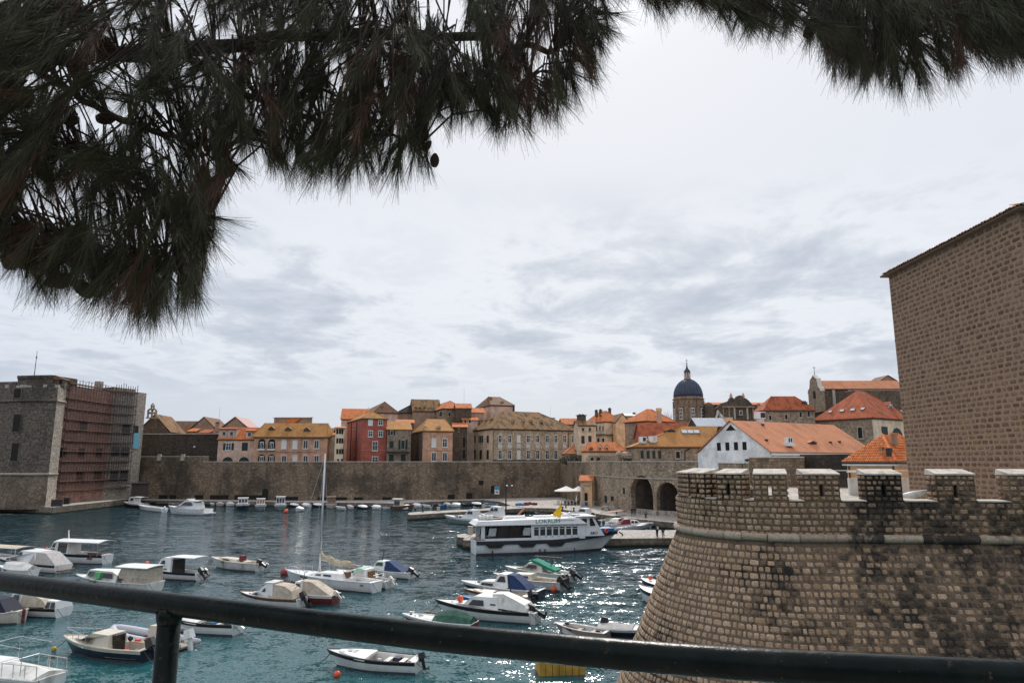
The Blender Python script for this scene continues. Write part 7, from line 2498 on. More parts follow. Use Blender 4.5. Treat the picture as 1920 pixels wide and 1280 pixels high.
boat('black_arch_boat', 'white cruiser with dark canopy windows left of the ferry wheelhouse', (1056, 972), (1112, 976), B=2.6, fb=1.0, well=(.03, .3), feats=[('cabin', [(.1, 1.0), (.14, 2.4), (.34, 2.5), (.5, 1.7), (.9, 1.2)], 2.1, HW, [[(.16, 1.8), (.18, 2.3), (.33, 2.3), (.39, 1.8)]]), ('outboard', 0, BLACK, 30, 1.3)])
boat('pale_day_cruiser', 'pale day cruiser with black outboards just behind the ferry bow', (1180, 982), (1128, 992), B=2.3, fb=.9, well=(.03, .5), feats=[('cabin', [(.4, .9), (.44, 1.5), (.6, 1.5), (.75, 1.0)], 1.7, HWO, [[(.46, 1.1), (.47, 1.4), (.58, 1.4), (.63, 1.1)]]), ('outboard', .4, BLACK, 30, 1.3), ('outboard', -.4, BLACK, 30, 1.3)])
boat('rail_frame_boat', 'white boat with thin rusty frame rail moored below the arches', (1178, 975), (1128, 983), B=2.1, fb=.8, well=(.05, .6), feats=[('awning', .1, .8, 2.2, 1.8, plain('rusty_tube', (0.25, 0.1, 0.06), 0.7), 4, .02), ('thwart', .4)])
boat('grey_dinghy_cluster', 'small grey-white dinghy left of the black canopied cruiser', (1040, 976), (1064, 977), B=1.6, fb=.6, well=(.1, .7), feats=[('thwart', .4), ('ball', .9, 0, .9, ORANGE, .25)])

# ---- buoys
for lab, x, y, r_, mat in (('orange-red buoy in front of the far quay boats', 536, 961, .55, ORANGE), ('small red and white buoy at the yacht bow', 533, 1077, .42, plain('red_buoy', (0.35, 0.05, 0.05), 0.5)),
                          ('orange buoy beside the navy pilot boat', 1038, 1108, .28, ORANGE), ('orange buoy left of the open white dinghy', 632, 1268, .2, ORANGE), ('tiny yellow buoy left of the navy cabin boat', 101, 1219, .16, YEL)):
    p = at(x, y, 0)
    q = tag(empty('buoy', (p.x, p.y, 0)), lab, 'buoy')
    MB().ball((0, 0, r_ * .6), (r_, r_, r_ * 1.05), 12, 8).build('float', mat, q, True)
    MB().tube([(0, 0, r_ * 1.5), (0, 0, r_ * 1.75), (r_ * .2, 0, r_ * 1.9)], r_ * .12, 6).build('eye', BLACK if x != 533 else HW, q)

# ================================================================== FERRY
def text_mesh(txt, size, mat, parent, M, name='lettering', ex=0.012):
    cu = bpy.data.curves.new(name, 'FONT')
    cu.body = txt
    cu.size = size
    cu.extrude = ex
    cu.align_x = 'CENTER'
    cu.align_y = 'CENTER'
    tmp = bpy.data.objects.new('tmp', cu)
    COL.objects.link(tmp)
    dg = bpy.context.evaluated_depsgraph_get()
    me = bpy.data.meshes.new_from_object(tmp.evaluated_get(dg))
    bpy.data.objects.remove(tmp)
    o = bpy.data.objects.new(name, me)
    me.materials.clear()
    me.materials.append(mat)
    COL.objects.link(o)
    o.parent = parent
    o.matrix_basis = M
    return o


fb0, fs0 = at(1136, 1034, 0), at(893, 1041.5, 0)
dd = fb0 - fs0
FL_ = dd.length
FW = 4.6
fe = tag(empty('ferry', (fs0.x, fs0.y, 0), math.atan2(dd.y, dd.x)), 'white passenger ferry with green lettering and row of saloon windows at the pier', 'ferry')
FHULL = plain('ferry_hull_paint', (0.82, 0.84, 0.86), 0.35, 0.07, 0.6, grime=0.15)
FW2 = FW / 2
# local y: camera side is negative; hull centred on y = +FW2
def fhalf(t):
    return FW2 * (0.93 + .07 * min(1, t / .2)) * (1 if t < .62 else max(0.0, 1 - ((t - .62) / .38) ** 2.2)) + .02


def fz(t):
    return 2.05 + (1.0 * max(0, (t - .62) / .38) ** 1.3)


def fx_(t, z):
    return t * FL_ + 3.0 * max(0, (t - .7) / .3) ** 1.2 * max(0, z) / 3.0


ts = [0, .05, .15, .3, .45, .58, .68, .76, .83, .89, .94, .975, 1.0]
rr = []
for t in ts:
    h_, z_ = fhalf(t), fz(t)
    fl = .94 if t < .62 else .94 - .42 * (t - .62) / .38
    sec = [(h_, z_), (h_ * (1 + fl) / 2, z_ * .55), (h_ * fl, .15), (h_ * fl * .7, -.5), (0, -.6)]
    rr.append([Vector((fx_(t, z), FW2 + y, z)) for y, z in sec] + [Vector((fx_(t, z), FW2 - y, z)) for y, z in sec[-2::-1]])
m = MB().loft(rr, closed=False, cap=False)
m.add(rr[0], [tuple(range(len(rr[0])))])
m.build('hull', FHULL, fe, True)
m = MB()
for sg in (1, -1):
    m.loft([[Vector((fx_(t, .0), FW2 + sg * (fhalf(t) * (.94 if t < .62 else .94 - .42 * (t - .62) / .38) + .03), -.3)) for t in ts], [Vector((fx_(t, .3), FW2 + sg * (fhalf(t) * (.945 if t < .62 else .945 - .40 * (t - .62) / .38) + .03), .28)) for t in ts]], closed=False, cap=False)
m.build('boot_stripe', BOOT, fe)
for sg in (1, -1):
    m = MB()
    pts = [Vector((fx_(t, fz(t) * .86), FW2 + sg * (fhalf(t) + .03 - (.1 * max(0, t - .7))), fz(t) * .84)) for t in ts]
    for i in range(len(pts) - 1):
        pass
    a = [p + Vector((0, 0, .26)) for p in pts]
    c = [p + Vector((0, sg * .12, .2)) for p in pts]
    d_ = [p + Vector((0, sg * .12, -.2)) for p in pts]
    f_ = [p + Vector((0, 0, -.26)) for p in pts]
    m.loft([a, c, d_, f_], closed=False, cap=False)
    m.build('rubber_belting', plain('ferry_navy_belting', (0.025, 0.028, 0.042), 0.6), fe)
    for t in (.07, .315, .535):
        x = t * FL_ + 1.2
        MB().add([(x - 1.3, FW2 + sg * (FW2 + .02), 1.55), (x + 1.3, FW2 + sg * (FW2 + .02), 1.55), (x + .8, FW2 + sg * (FW2 + .02), 1.05), (x - .8, FW2 + sg * (FW2 + .02), 1.05),
                  (x - 1.3, FW2 + sg * (FW2 + .22), 1.55), (x + 1.3, FW2 + sg * (FW2 + .22), 1.55), (x + .8, FW2 + sg * (FW2 + .22), 1.05), (x - .8, FW2 + sg * (FW2 + .22), 1.05)],
                 [(0, 1, 2, 3), (4, 5, 6, 7), (0, 1, 5, 4), (1, 2, 6, 5), (2, 3, 7, 6), (3, 0, 4, 7)]).build('tyre_guard', RUBBER, fe)
# decks
MB().loft([[Vector((fx_(t, fz(t)), FW2 + fhalf(t), fz(t) - .12)) for t in ts], [Vector((fx_(t, fz(t)), FW2 - fhalf(t), fz(t) - .12)) for t in ts]], closed=False, cap=False).build('deck', plain('ferry_deck', (0.30, 0.34, 0.38), 0.7), fe)
# saloon: pillars, sill and glass, real openings through to the other side
ZS0, ZS1 = 2.25, 4.1
SX0, SX1 = .05, .80


def P3(t, y, z):
    return (t * FL_, y, z)


for sg, y in ((-1, 0.22), (1, FW - .22)):
    side = MB()
    yo = y
    # lower wall
    side.box(((.42 + .84) / 2 * FL_, y, 2.3), ((.84 - .42) * FL_, .12, .55))
    side.box(((.42 + .84) / 2 * FL_, y, 4.0), ((.84 - .42) * FL_, .12, .42))
    side.box((.04 * FL_ + .2, y, 3.1), (.5, .12, 2.1))
    side.box(((.04 + .42) / 2 * FL_, y, 2.16), ((.42 - .04) * FL_, .12, .3))
    npl = 8
    for k in range(npl):
        t = .43 + (.785 - .43) * k / (npl - 1)
        side.box((t * FL_, y, 3.2), (.2, .12, 1.9))
    side.box((.425 * FL_ + .05, y, 3.15), (.4, .13, 2.2))
    side.box(((.785 + .84) / 2 * FL_, y, 3.2), ((.84 - .785) * FL_, .13, 1.9))
    side.box(((.43 + .785) / 2 * FL_, y, 3.55), ((.785 - .43) * FL_, .10, .07))
    side.build('saloon_wall', FHULL, fe)
    for k in range(npl - 1):
        t0 = .43 + (.785 - .43) * (k + .5) / (npl - 1)
        MB().box((t0 * FL_, y, 3.0), (.85, .03, 1.05)).build('saloon_window', GLASS if sg > 0 else plain('smoky_glass', (0.05, 0.06, 0.06), 0.1), fe)
        MB().box((t0 * FL_, y, 3.68), (.85, .03, .24)).build('top_light', GLASS, fe)
        MB().box((t0 * FL_ + .05, y + (.35 if sg < 0 else -.35), 2.75), (.5, .4, .9)).build('seat_back', plain('pale_seat_cover', (0.45, 0.5, 0.5), 0.7), fe)
    # aft open part with clear roll-down sheets in dark frames
    for k in range(4):
        t0 = .065 + k * .088
        fr_ = MB()
        w_ = .088 * FL_
        x0 = t0 * FL_
        sl = .55
        for xa in (0, w_ * .94):
            fr_.add([(x0 + xa, y - .04, 2.3), (x0 + xa + .16, y - .04, 2.3), (x0 + xa + .16 + sl * .5, y - .04, 4.0), (x0 + xa + sl * .5, y - .04, 4.0), (x0 + xa, y + .04, 2.3), (x0 + xa + .16, y + .04, 2.3), (x0 + xa + .16 + sl * .5, y + .04, 4.0), (x0 + xa + sl * .5, y + .04, 4.0)],
                     [(0, 1, 2, 3), (7, 6, 5, 4), (0, 4, 5, 1), (1, 5, 6, 2), (2, 6, 7, 3), (3, 7, 4, 0)])
        fr_.box((x0 + w_ / 2, y, 2.36), (w_, .08, .14)).box((x0 + w_ / 2 + .3, y, 3.96), (w_, .08, .12))
        f2 = fr_.build('sheet_frame', BLACK, fe)
        if k in (1, 2) or sg > 0:
            MB().add([(x0 + .2, y, 2.42), (x0 + w_ - .1, y, 2.42), (x0 + w_ + .1, y, 3.9), (x0 + .4, y, 3.9)], [(0, 1, 2, 3)]).build('clear_sheet', TINT, f2)
        else:
            MB().add([(x0 + .45, y, 2.65), (x0 + w_ - .15, y, 2.65), (x0 + w_ + .02, y, 3.75), (x0 + .6, y, 3.75)], [(0, 1, 2, 3)]).build('clear_sheet', plain('pale_clear_sheet', (0.45, 0.48, 0.5), 0.3), f2)
MB().box((.4 * FL_, FW2, 2.12), (.78 * FL_, FW - .6, .08)).build('saloon_floor', FLOOR, fe)
# roof with its raised coaming that carries the name
MB().add([P3(-.012, .0, 4.2), P3(.85, .0, 4.2), P3(.85, FW, 4.2), P3(-.012, FW, 4.2), P3(.015, .15, 4.75), P3(.79, .15, 5.05), P3(.79, FW - .15, 5.05), P3(.015, FW - .15, 4.75)],
         [(3, 2, 1, 0), (4, 5, 6, 7), (0, 1, 5, 4), (1, 2, 6, 5), (2, 3, 7, 6), (3, 0, 4, 7)]).build('roof', FHULL, fe)
MB().box((.42 * FL_, FW2, 4.2), (.87 * FL_, FW + .14, .14)).build('roof_edge', WHITE, fe)
GREENP = plain('green_lettering', (0.0, 0.22, 0.12), 0.5, 0.05)
up_m = Matrix(((1, 0, 0, 0), (0, 0, -1, 0), (0, 1, 0, 0), (0, 0, 0, 1)))
text_mesh('LOKRUM', .85, GREENP, fe, Matrix.Translation((.545 * FL_, .07 - .02, 4.62)) @ Matrix.Rotation(-.16, 4, 'X') @ up_m)
for k, s_ in enumerate(('boat service', 'every hour')):
    pass
for k in range(2):
    m = MB()
    for i in range(14):
        m.box((.635 * FL_ + i * .155, .06 - .02 + k * .04, 4.72 - k * .24), (.09, .02, .1))
    m.build('small_lettering', plain('pale_green_print', (0.18, 0.42, 0.30), 0.5), fe)
# wheelhouse
WX0, WX1 = .79, .945
wh = MB().add([P3(WX0, .25, 2.3), P3(WX1 + .06, .55, 2.3), P3(WX1 + .06, FW - .55, 2.3), P3(WX0, FW - .25, 2.3), P3(WX0, .35, 5.15), P3(WX1 - .03, .6, 5.15), P3(WX1 - .03, FW - .6, 5.15), P3(WX0, FW - .35, 5.15)],
             [(3, 2, 1, 0), (4, 5, 6, 7), (0, 1, 5, 4), (1, 2, 6, 5), (2, 3, 7, 6), (3, 0, 4, 7)]).build('wheelhouse', FHULL, fe)
MB().box(((WX0 + WX1 - .03) / 2 * FL_, FW2, 5.2), ((WX1 - WX0) * FL_ * .95, FW - .3, .14)).build('wheelhouse_roof', WHITE, fe)
for (ta, tb, tc, td, za, zb) in ((.81, .86, .86, .81, 4.0, 4.85), (.885, .932, .905, .885, 3.8, 4.9)):
    for sg in (0, 1):
        yf = lambda t, z: (.25 + (t - WX0) / (WX1 + .06 - WX0) * .3 + (z - 2.3) / 2.85 * .1) - .02
        q = [(ta * FL_, yf(ta, za), za), (tb * FL_, yf(tb, za), za), (tc * FL_, yf(tc, zb), zb), (td * FL_, yf(td, zb), zb)]
        if sg:
            q = [(x, FW - y, z) for x, y, z in q]
        MB().extr(q, (0, .03 if sg else -.03, 0)).build('window', GLASS, wh)
q = [(WX1 * FL_ + .05, .95, 4.9), (WX1 * FL_ + .05, FW - .95, 4.9), ((WX1 + .037) * FL_ + .05, FW - .9, 3.5), ((WX1 + .037) * FL_ + .05, .9, 3.5)]
MB().extr(q, (.03, 0, .01)).build('windscreen', GLASS, wh)
lb = MB().lathe([(.25, -.06), (.36, -.06), (.36, .06), (.25, .06), (.25, -.06)], 16)
lo_ = lb.build('lifebuoy', ORANGE, fe, True)
lo_.location = ((WX1 + .075) * FL_, .5, 3.0)
lo_.rotation_euler = (math.pi / 2, 0, .6)
sb_ = MB().box((1.04 * FL_, FW2, 3.05), (2.0, 2.4, .5)).build('bow_locker', HBLUE, fe)
pr = plain('dark_name_lettering', (0.03, 0.03, 0.04), 0.5)
text_mesh('ARGOSY', .55, pr, fe, Matrix.Translation((.945 * FL_, .50, 2.72)) @ Matrix.Rotation(-.05, 4, 'X') @ Matrix.Rotation(.18, 4, 'Z') @ up_m, 'bow_name', .02)
bp_ = [(t, fz(t)) for t in (.84, .88, .92, .95, .98, 1.0)]
m = MB()
for sg in (1, -1):
    m.loft([[Vector((fx_(t, z), FW2 + sg * fhalf(t), z - .1)) for t, z in bp_], [Vector((fx_(t, z) + .1, FW2 + sg * (fhalf(t) + .03), z + .12)) for t, z in bp_]], closed=False, cap=False)
m.build('bulwark', FHULL, fe)
m = MB()
pts = [(fx_(t, z) + .1, FW2 - fhalf(t) * .95, z + .8) for t, z in bp_]
pts += [(x, 2 * FW2 - y, z) for x, y, z in pts[::-1]]
m.tube(pts, .025, 5)
for p in pts[::2]:
    m.tube([p, (p[0], p[1], p[2] - .8)], .02, 4)
m.build('bow_rail', STEEL, fe)
MB().tube([(fx_(1, 3) - .2, FW2 - .2, 2.6), (fx_(1, 3) + .25, FW2 - .2, 2.3), (fx_(1, 3) + .3, FW2 - .2, 2.0)], .1, 6).build('anchor', IRON, fe)
for k in range(4):
    MB().tube([((.03 + .028 * k) * FL_, FW2 - .4, 5.15), ((.03 + .028 * k) * FL_ + .48, FW2 - .4, 5.15)], .34, 10).build('life_raft', WHITE_OLD, fe, True)
MB().box((.165 * FL_, FW2, 4.98), (2.0, 1.2, .12)).build('roof_rack', WOOD, fe)
for x, w_ in ((.33, 3.2), (.52, 1.6), (.60, 1.8)):
    MB().box((x * FL_, FW2 + .8, 5.05), (w_, 1.6, .35), 0, .8).build('roof_box', WHITE, fe)
fs_ = MB().add([P3(.625, FW2, 5.5), P3(.625, FW2, 5.9), P3(.685, FW2 - .2, 7.1), P3(.685, FW2 - .15, 5.2)], [(0, 1, 2, 3)])
fl_ = tag(fs_.build('yellow_flag', plain('yellow_flag_cloth', (0.80, 0.47, 0.02), 0.8), None), 'yellow pennant flying from the ferry roof', 'flag')
fl_.matrix_basis = fe.matrix_basis
fl_.location = (fs0.x, fs0.y, -.55)
fl_.scale = (1, 1, .95)
MB().tube([P3(.685, FW2, 5.5), P3(.688, FW2 - .2, 7.4)], .04, 5).build('pole', BLACK, fl_)
MB().tube([P3(.685, FW2 + .06, 5.5), P3(.687, FW2 + .06, 5.52)], .05, 5).build('pole_foot', BLACK, fl_)
MB().box((.73 * FL_, FW2 + .4, 5.15), (1.2, .9, .5), 0, .7).build('roof_box', WHITE, fe)
MB().tube([(.77 * FL_, FW2, 5.3), (.77 * FL_, FW2, 6.6)], .04, 5).build('aerial', STEEL, fe)
MB().ball((.74 * FL_, FW2 - .8, 5.5), (.3, .3, .3)).build('radar_dome', WHITE, fe, True)
MB().box((.79 * FL_, FW2 - .6, 5.34), (1.4, .25, .1)).build('light_bar', BLACK, fe)
for t in (.12, .48, .52, .75):
    MB().box((t * FL_, -.02, .45), (.12, .1, .45)).build('rub_post', BLACK, fe)

fe.scale = (1, 1, .9)
# ================================================================== PEOPLE, CAFE, STREET FURNITURE
def skin_mesh(name, verts, edges, radii, mat, parent, sub=1):
    me = bpy.data.meshes.new(name)
    me.from_pydata(verts, edges, [])
    o = bpy.data.objects.new(name, me)
    COL.objects.link(o)
    o.parent = parent
    md = o.modifiers.new('skin', 'SKIN')
    me.skin_vertices.new() if not me.skin_vertices else None
    sv = me.skin_vertices[0].data
    for i, r in enumerate(radii):
        sv[i].radius = (r, r) if not isinstance(r, tuple) else r
    sv[0].use_root = True
    md.use_smooth_shade = True
    ss = o.modifiers.new('subsurf', 'SUBSURF')
    ss.levels = ss.render_levels = sub
    me.materials.append(mat)
    return o


SKINM = plain('skin', (0.42, 0.26, 0.19), 0.6, 0.06)
HAIRM = plain('dark_hair', (0.02, 0.015, 0.012), 0.8, 0.2)


def person(label, pos, rz, top, legs, hair=HAIRM, step=.16, arm=0.1, H=1.72, bag=False):
    e = tag(empty('person', pos, rz), label, 'person')
    k = H / 1.72
    hip, kn = .92, .5
    V = [(0, 0, .95), (0, 0, 1.15), (0, 0, 1.38), (0, 0, 1.49), (0, .02, 1.58), (0, .02, 1.68),
         (.2, 0, 1.40), (.25, .02 + arm * .5, 1.14), (.25, .10 + arm, .92), (.25, .12 + arm, .83),
         (-.2, 0, 1.40), (-.25, -.02 - arm * .3, 1.14), (-.25, .04 - arm, .92), (-.25, .05 - arm, .83),
         (.1, 0, .9), (.11, .04 + step * .6, .5), (.11, step, .09), (.12, step + .14, .04),
         (-.1, 0, .9), (-.11, .05 - step * .3, .5), (-.11, -step, .1), (-.12, -step + .14, .04)]
    E = [(0, 1), (1, 2), (2, 3), (3, 4), (4, 5), (2, 6), (6, 7), (7, 8), (8, 9), (2, 10), (10, 11), (11, 12), (12, 13), (0, 14), (14, 15), (15, 16), (16, 17), (0, 18), (18, 19), (19, 20), (20, 21)]
    Rr = [.14, .13, .15, .06, .085, .07, .065, .045, .036, .03, .065, .045, .036, .03, .09, .062, .042, .035, .09, .062, .042, .035]
    V = [tuple(c * k for c in v) for v in V]
    skin_mesh('body', V, E, [r * k for r in Rr], SKINM, e, 2)
    # face: nose and ears, hair cap
    hd = Vector((0, .02, 1.63)) * k
    MB().ball((hd.x, hd.y + .1 * k, hd.z - .01), (.015, .02, .03), 6, 4).build('nose', SKINM, e, True)
    MB().ball((hd.x, hd.y - .02, hd.z + .025), (.098 * k, .108 * k, .105 * k), 10, 6).build('hair', hair, e, True)
    jv = [0, 1, 2, 3, 6, 7, 8, 10, 11, 12]
    mp = {v: i for i, v in enumerate(jv)}
    JE = [(mp[a], mp[b]) for a, b in E if a in mp and b in mp]
    skin_mesh('jacket', [V[i] for i in jv], JE, [(.165, .16, .175, .075, .085, .066, .055, .085, .066, .055)[i] * k for i in range(10)], top, e, 1)
    lv = [0, 14, 15, 16, 18, 19, 20]
    mp = {v: i for i, v in enumerate(lv)}
    JE = [(mp[a], mp[b]) for a, b in E if a in mp and b in mp]
    skin_mesh('trousers', [V[i] for i in lv], JE, [(.155, .105, .08, .062, .105, .08, .062)[i] * k for i in range(7)], legs, e, 1)
    for i, j in ((16, 17), (20, 21)):
        a, b = Vector(V[i]), Vector(V[j])
        m = (a + b) / 2
        MB().box((m.x, m.y, .05), (.1, .27, .1), 0, .8).build('shoe', BLACK, e)
    if bag:
        MB().box((0, -.21 * k, 1.28 * k), (.24, .12, .34), 0, .85).build('pale_pack', WHITE, e)
    return e


DKJ = plain('black_jacket', (0.012, 0.012, 0.014), 0.9, 0.2)
DKJ2 = plain('dark_brown_jacket', (0.03, 0.018, 0.016), 0.9, 0.2)
DKT = plain('dark_trousers', (0.014, 0.015, 0.02), 0.9, 0.2)
p = at(1185.5, 967, 1.2)
person('person in black walking by the first arch, left of the pair', (p.x, p.y, 1.2), 2.6, DKJ, DKT, step=.2)
p = at(1190.5, 965.5, 1.2)
person('person in dark brown top walking by the first arch, right of the pair', (p.x, p.y, 1.2), 2.7, DKJ2, DKT, step=.14, H=1.66)
p = at(1232.5, 1006.2, 1.2)
person('person in black with pale bag on the ferry pier, left of the two', (p.x, p.y, 1.2), .3, DKJ, DKT, step=.1, bag=True, H=1.75)
p = at(1243.5, 1006.6, 1.2)
person('person in dark clothes on the ferry pier, next to the bastion', (p.x, p.y, 1.2), -.2, DKJ, DKT, step=.06, H=1.68)

# kiosk with orange roof at the corner
kx = at(1096, 945.5, 1.2)
h = house('kiosk', 'narrow ochre kiosk with small orange roof against the arsenal corner', 'kiosk', None, 1088, 1110, 172, -10, 902, 892, 'shed', P_OCR, ROOF_OR, D=3.5, zb=1.2, over=.35)
win(h, 1099, 931, 5.5, 14, 'x')
q, n, k2 = plane_local(h, 1093, 926, 'front')
MB().box((q.x, -.1, 2.9), (.5, .2, 5.6)).build('pilaster', STONE_TRIM, h.root)
MB().box((h.W / 2, -.1, h.ze - 1.2 - .7), (h.W, .25, .4)).build('cornice', STONE_TRIM, h.root)
for k, (x, mat, lab) in enumerate(((1091, 'lilac', 'pale lilac advertising board at the kiosk foot'), (1099, 'blue', 'dark blue advertising board at the kiosk foot'), (1116, 'grey', 'framed menu board leaning on the arsenal wall'))):
    p = at(x, 949, 1.2)
    s = tag(empty('advert_board', (p.x, p.y - .4, 1.2), .2), lab, 'sign')
    MB().box((0, 0, .65), (.9, .08, 1.1)).build('frame', WHITE_OLD, s)
    MB().box((0, -.05, .68), (.74, .03, .9)).build('print', plain('print_' + mat, {'lilac': (.42, .38, .52), 'blue': (.04, .10, .2), 'grey': (.07, .09, .1)}[mat], .5, .5, 6.0), s)

SHADE = plain('white_parasol_cloth', (0.80, 0.76, 0.72), 0.9, 0.05)
for lab, x, y, w in (('big white parasol over the cafe terrace, left of its neighbour', 1062, 917.5, 44), ('white parasol against the kiosk', 1086, 917.5, 34)):
    p = at(x, 944, 1.2)
    k = p.y / FPX
    zc = atY(x, y, p.y).z
    u = tag(empty('parasol', (p.x, p.y, 1.2)), lab, 'parasol')
    MB().tube([(0, 0, 0), (0, 0, zc - 1.2 + 1.0)], .06, 6).build('pole', IRON, u)
    r_ = w * k / 2
    m = MB()
    n = 8
    top = (0, 0, zc - 1.2 + .95)
    ring1 = [(r_ * .5 * math.cos(2 * math.pi * (i + .5) / n), r_ * .5 * math.sin(2 * math.pi * (i + .5) / n), zc - 1.2 + .32) for i in range(n)]
    ring2 = [(r_ * 1.05 * math.cos(2 * math.pi * (i + .5) / n), r_ * 1.05 * math.sin(2 * math.pi * (i + .5) / n), zc - 1.2 - .25) for i in range(n)]
    ring3 = [(x_, y_, z_ - .18) for x_, y_, z_ in ring2]
    m.loft([[top] * n, ring1, ring2, ring3], cap=False)
    m.build('canopy', SHADE, u)
WICK = plain('black_wicker', (0.02, 0.02, 0.022), 0.8, 0.3)


def cafe_chair(label, pos, rz):
    c = tag(empty('cafe_chair', pos, rz), label, 'chair', 'black chairs on the cafe terrace')
    MB().box((0, 0, .45), (.48, .48, .06)).build('seat', WICK, c)
    MB().box((0, .23, .72), (.48, .05, .5)).build('backrest', WICK, c)
    for sx in (-.2, .2):
        for sy in (-.2, .2):
            MB().box((sx, sy, .21), (.05, .05, .42)).build('leg', WICK, c)
    return c


ch0 = None
ct = 0
for i in range(5):
    for j, (dx, ry) in enumerate(((-.75, math.pi / 2), (.75, -math.pi / 2), (0, 0))):
        p = at(1060 + i * 6.2, 946.2 + (i % 2) * .9, 1.2)
        pos = (p.x + dx, p.y + (.6 if j == 2 else 0), 1.2)
        if ch0 is None:
            ch0 = cafe_chair('black cafe chair in the crowd of chairs under the white parasols', pos, ry)
        else:
            c = copy_tree(ch0)
            c.location = pos
            c.rotation_euler = (0, 0, ry)
t0_ = None
for i in range(5):
    p = at(1060 + i * 6.2, 946.2 + (i % 2) * .9, 1.2)
    if t0_ is None:
        t0_ = tag(empty('cafe_table', (p.x, p.y, 1.2)), 'small dark cafe table among the black chairs under the parasols', 'table', 'tables on the cafe terrace')
        MB().lathe([(.42, .72), (.42, .76), (.02, .76)], 12).build('table_top', WICK, t0_)
        MB().lathe([(.25, 0), (.05, .06), (.04, .72)], 10).build('pedestal', IRON, t0_)
    else:
        c = copy_tree(t0_)
        c.location = (p.x, p.y, 1.2)
pl_ = at(1047, 946, 1.2)
scn = tag(empty('terrace_screen', (pl_.x, pl_.y, 1.2)), 'pale planter box and rope screen at the left end of the cafe terrace', 'screen')
MB().box((0, 0, .5), (.7, .6, 1.0)).build('planter', COPING, scn)
MB().tube([(.3, 0, 1.0), (2.6, -.2, .95)], .03, 5).build('rope', COPING, scn)
MB().tube([(2.6, -.2, 0), (2.6, -.2, 1.05)], .05, 6).build('post', COPING, scn)
wp = at(1081, 947, 1.2)
wpp = tag(empty('folded_white_parasol', (wp.x, wp.y, 1.2)), 'closed white parasol standing in front of the chairs', 'parasol')
MB().lathe([(.04, 0), (.04, .6), (.16, .75), (.2, 1.6), (.06, 2.3), (.02, 2.5)], 10).build('canopy', SHADE, wpp, True)
MB().lathe([(.3, 0), (.3, .08), (.04, .1)], 10).build('foot', COPING, wpp)

bol = None
labels = {1061: 'bollard by the edge behind the yellow flag', 1106: 'bollard near the kiosk front', 1156: 'bollard on the quay left of the two walkers', 1159: 'bollard just above another bollard left of the walkers', 1211: 'bollard in front of the pillar between the arches',
          779: 'first bollard near the tip of the stone pier', 793: 'second bollard on the stone pier', 1055: 'bollard at the curved basin edge', 1076: 'bollard leaning at the curved edge behind the ferry'}
for x, y, z_ in ((1061, 952, 1.2), (1106, 957.5, 1.2), (1156, 963.5, 1.2), (1159.5, 957.5, 1.2), (1211, 970, 1.2), (779, 958.5, 1.15), (793, 959.5, 1.15), (1055, 959 - 4, 1.2), (1076, 957, 1.2)):
    p = at(x, y, z_)
    b = tag(empty('bollard', (p.x, p.y, z_)), 'black iron ' + labels[int(x)], 'bollard', 'iron mooring bollards on the quays')
    if bol is None:
        bol = MB().lathe([(.2, 0), (.15, .1), (.14, .45), (.26, .55), (.27, .68), (.1, .75), (.01, .76)], 12).build('post', IRON, b, True)
        bol_base = MB().box((0, 0, .02), (.55, .55, .05)).build('base_plate', IRON, b)
    else:
        for src in (bol, bol_base):
            c = src.copy()
            COL.objects.link(c)
            c.parent = b
for x, y, lab in ((822, 957.5, 'stone mooring post in the middle of the stone pier'), (906, 952.5, 'stone mooring post at the root of the stone pier'), (882, 1001, 'pale square stone post at the end of the ferry pier')):
    z_ = 1.15 if y < 990 else 1.2
    p = at(x, y, z_)
    b = tag(empty('mooring_post', (p.x, p.y, z_)), lab, 'post')
    MB().box((0, 0, .4 if y < 990 else .55), (.7, .6, .8 if y < 990 else 1.1), .2, .9).build('shaft', STONE_TRIM, b)
    MB().box((0, 0, .84 if y < 990 else 1.14), (.8, .7, .1), .2).build('cap', STONE_TRIM, b)

# lamp post on the ferry pier
lp = atY(948.5, 1000, 105)
LZ = atY(948, 893, 105).z
l = tag(empty('lamp_post', (lp.x, 105, 1.2)), 'tall dark lamp post with two small white lamps rising behind the ferry', 'lamp post')
MB().tube([(0, 0, 0), (0, 0, .8), (0, 0, LZ - 1.2)], [.22, .13, .08], 8).build('pole', IRON, l)
za = atY(948, 910, 105).z - 1.2
MB().tube([(0, 0, za - .4), (.4, 0, za + .05), (.85, -.1, za + .1)], .04, 5).build('arm', IRON, l)
for x in (.15, .88):
    MB().ball((x, -.1, za), (.16, .16, .11), 8, 5).build('lamp_head', WHITE, l, True)

# beached kayaks and nets on the plaza edge
for lab, x, y, mat in (('blue upturned kayak on the basin edge', 975, 947.5, HBLUE), ('dark red upturned kayak beside the blue one', 984, 947, DRED), ('red folded net heap right of the kayaks', 992, 945.8, MAROON), ('dark heap of nets on the plaza, last in its row', 1003, 946.5, BLACK)):
    p = at(x, y, 1.2)
    o = tag(empty('kayak' if 'kayak' in lab else 'net_heap', (p.x, p.y, 1.2), R.uniform(-.3, .3)), lab, 'kayak' if 'kayak' in lab else 'net')
    MB().ball((0, 0, .25), (1.3 if 'kayak' in lab else .7, .5, .45), 12, 6).build('hull' if 'kayak' in lab else 'pile', mat, o, True)
    MB().ball((.2, 0, .5), (.5, .4, .28), 8, 5).build('cover' if 'kayak' in lab else 'float_bundle', mat if 'kayak' in lab else ORANGE, o, True)
p = at(976, 957, 1.0)
rm = tag(empty('wooden_ramp', (p.x, p.y, 0)), 'reddish plank ramp leaning on the basin wall', 'ramp')
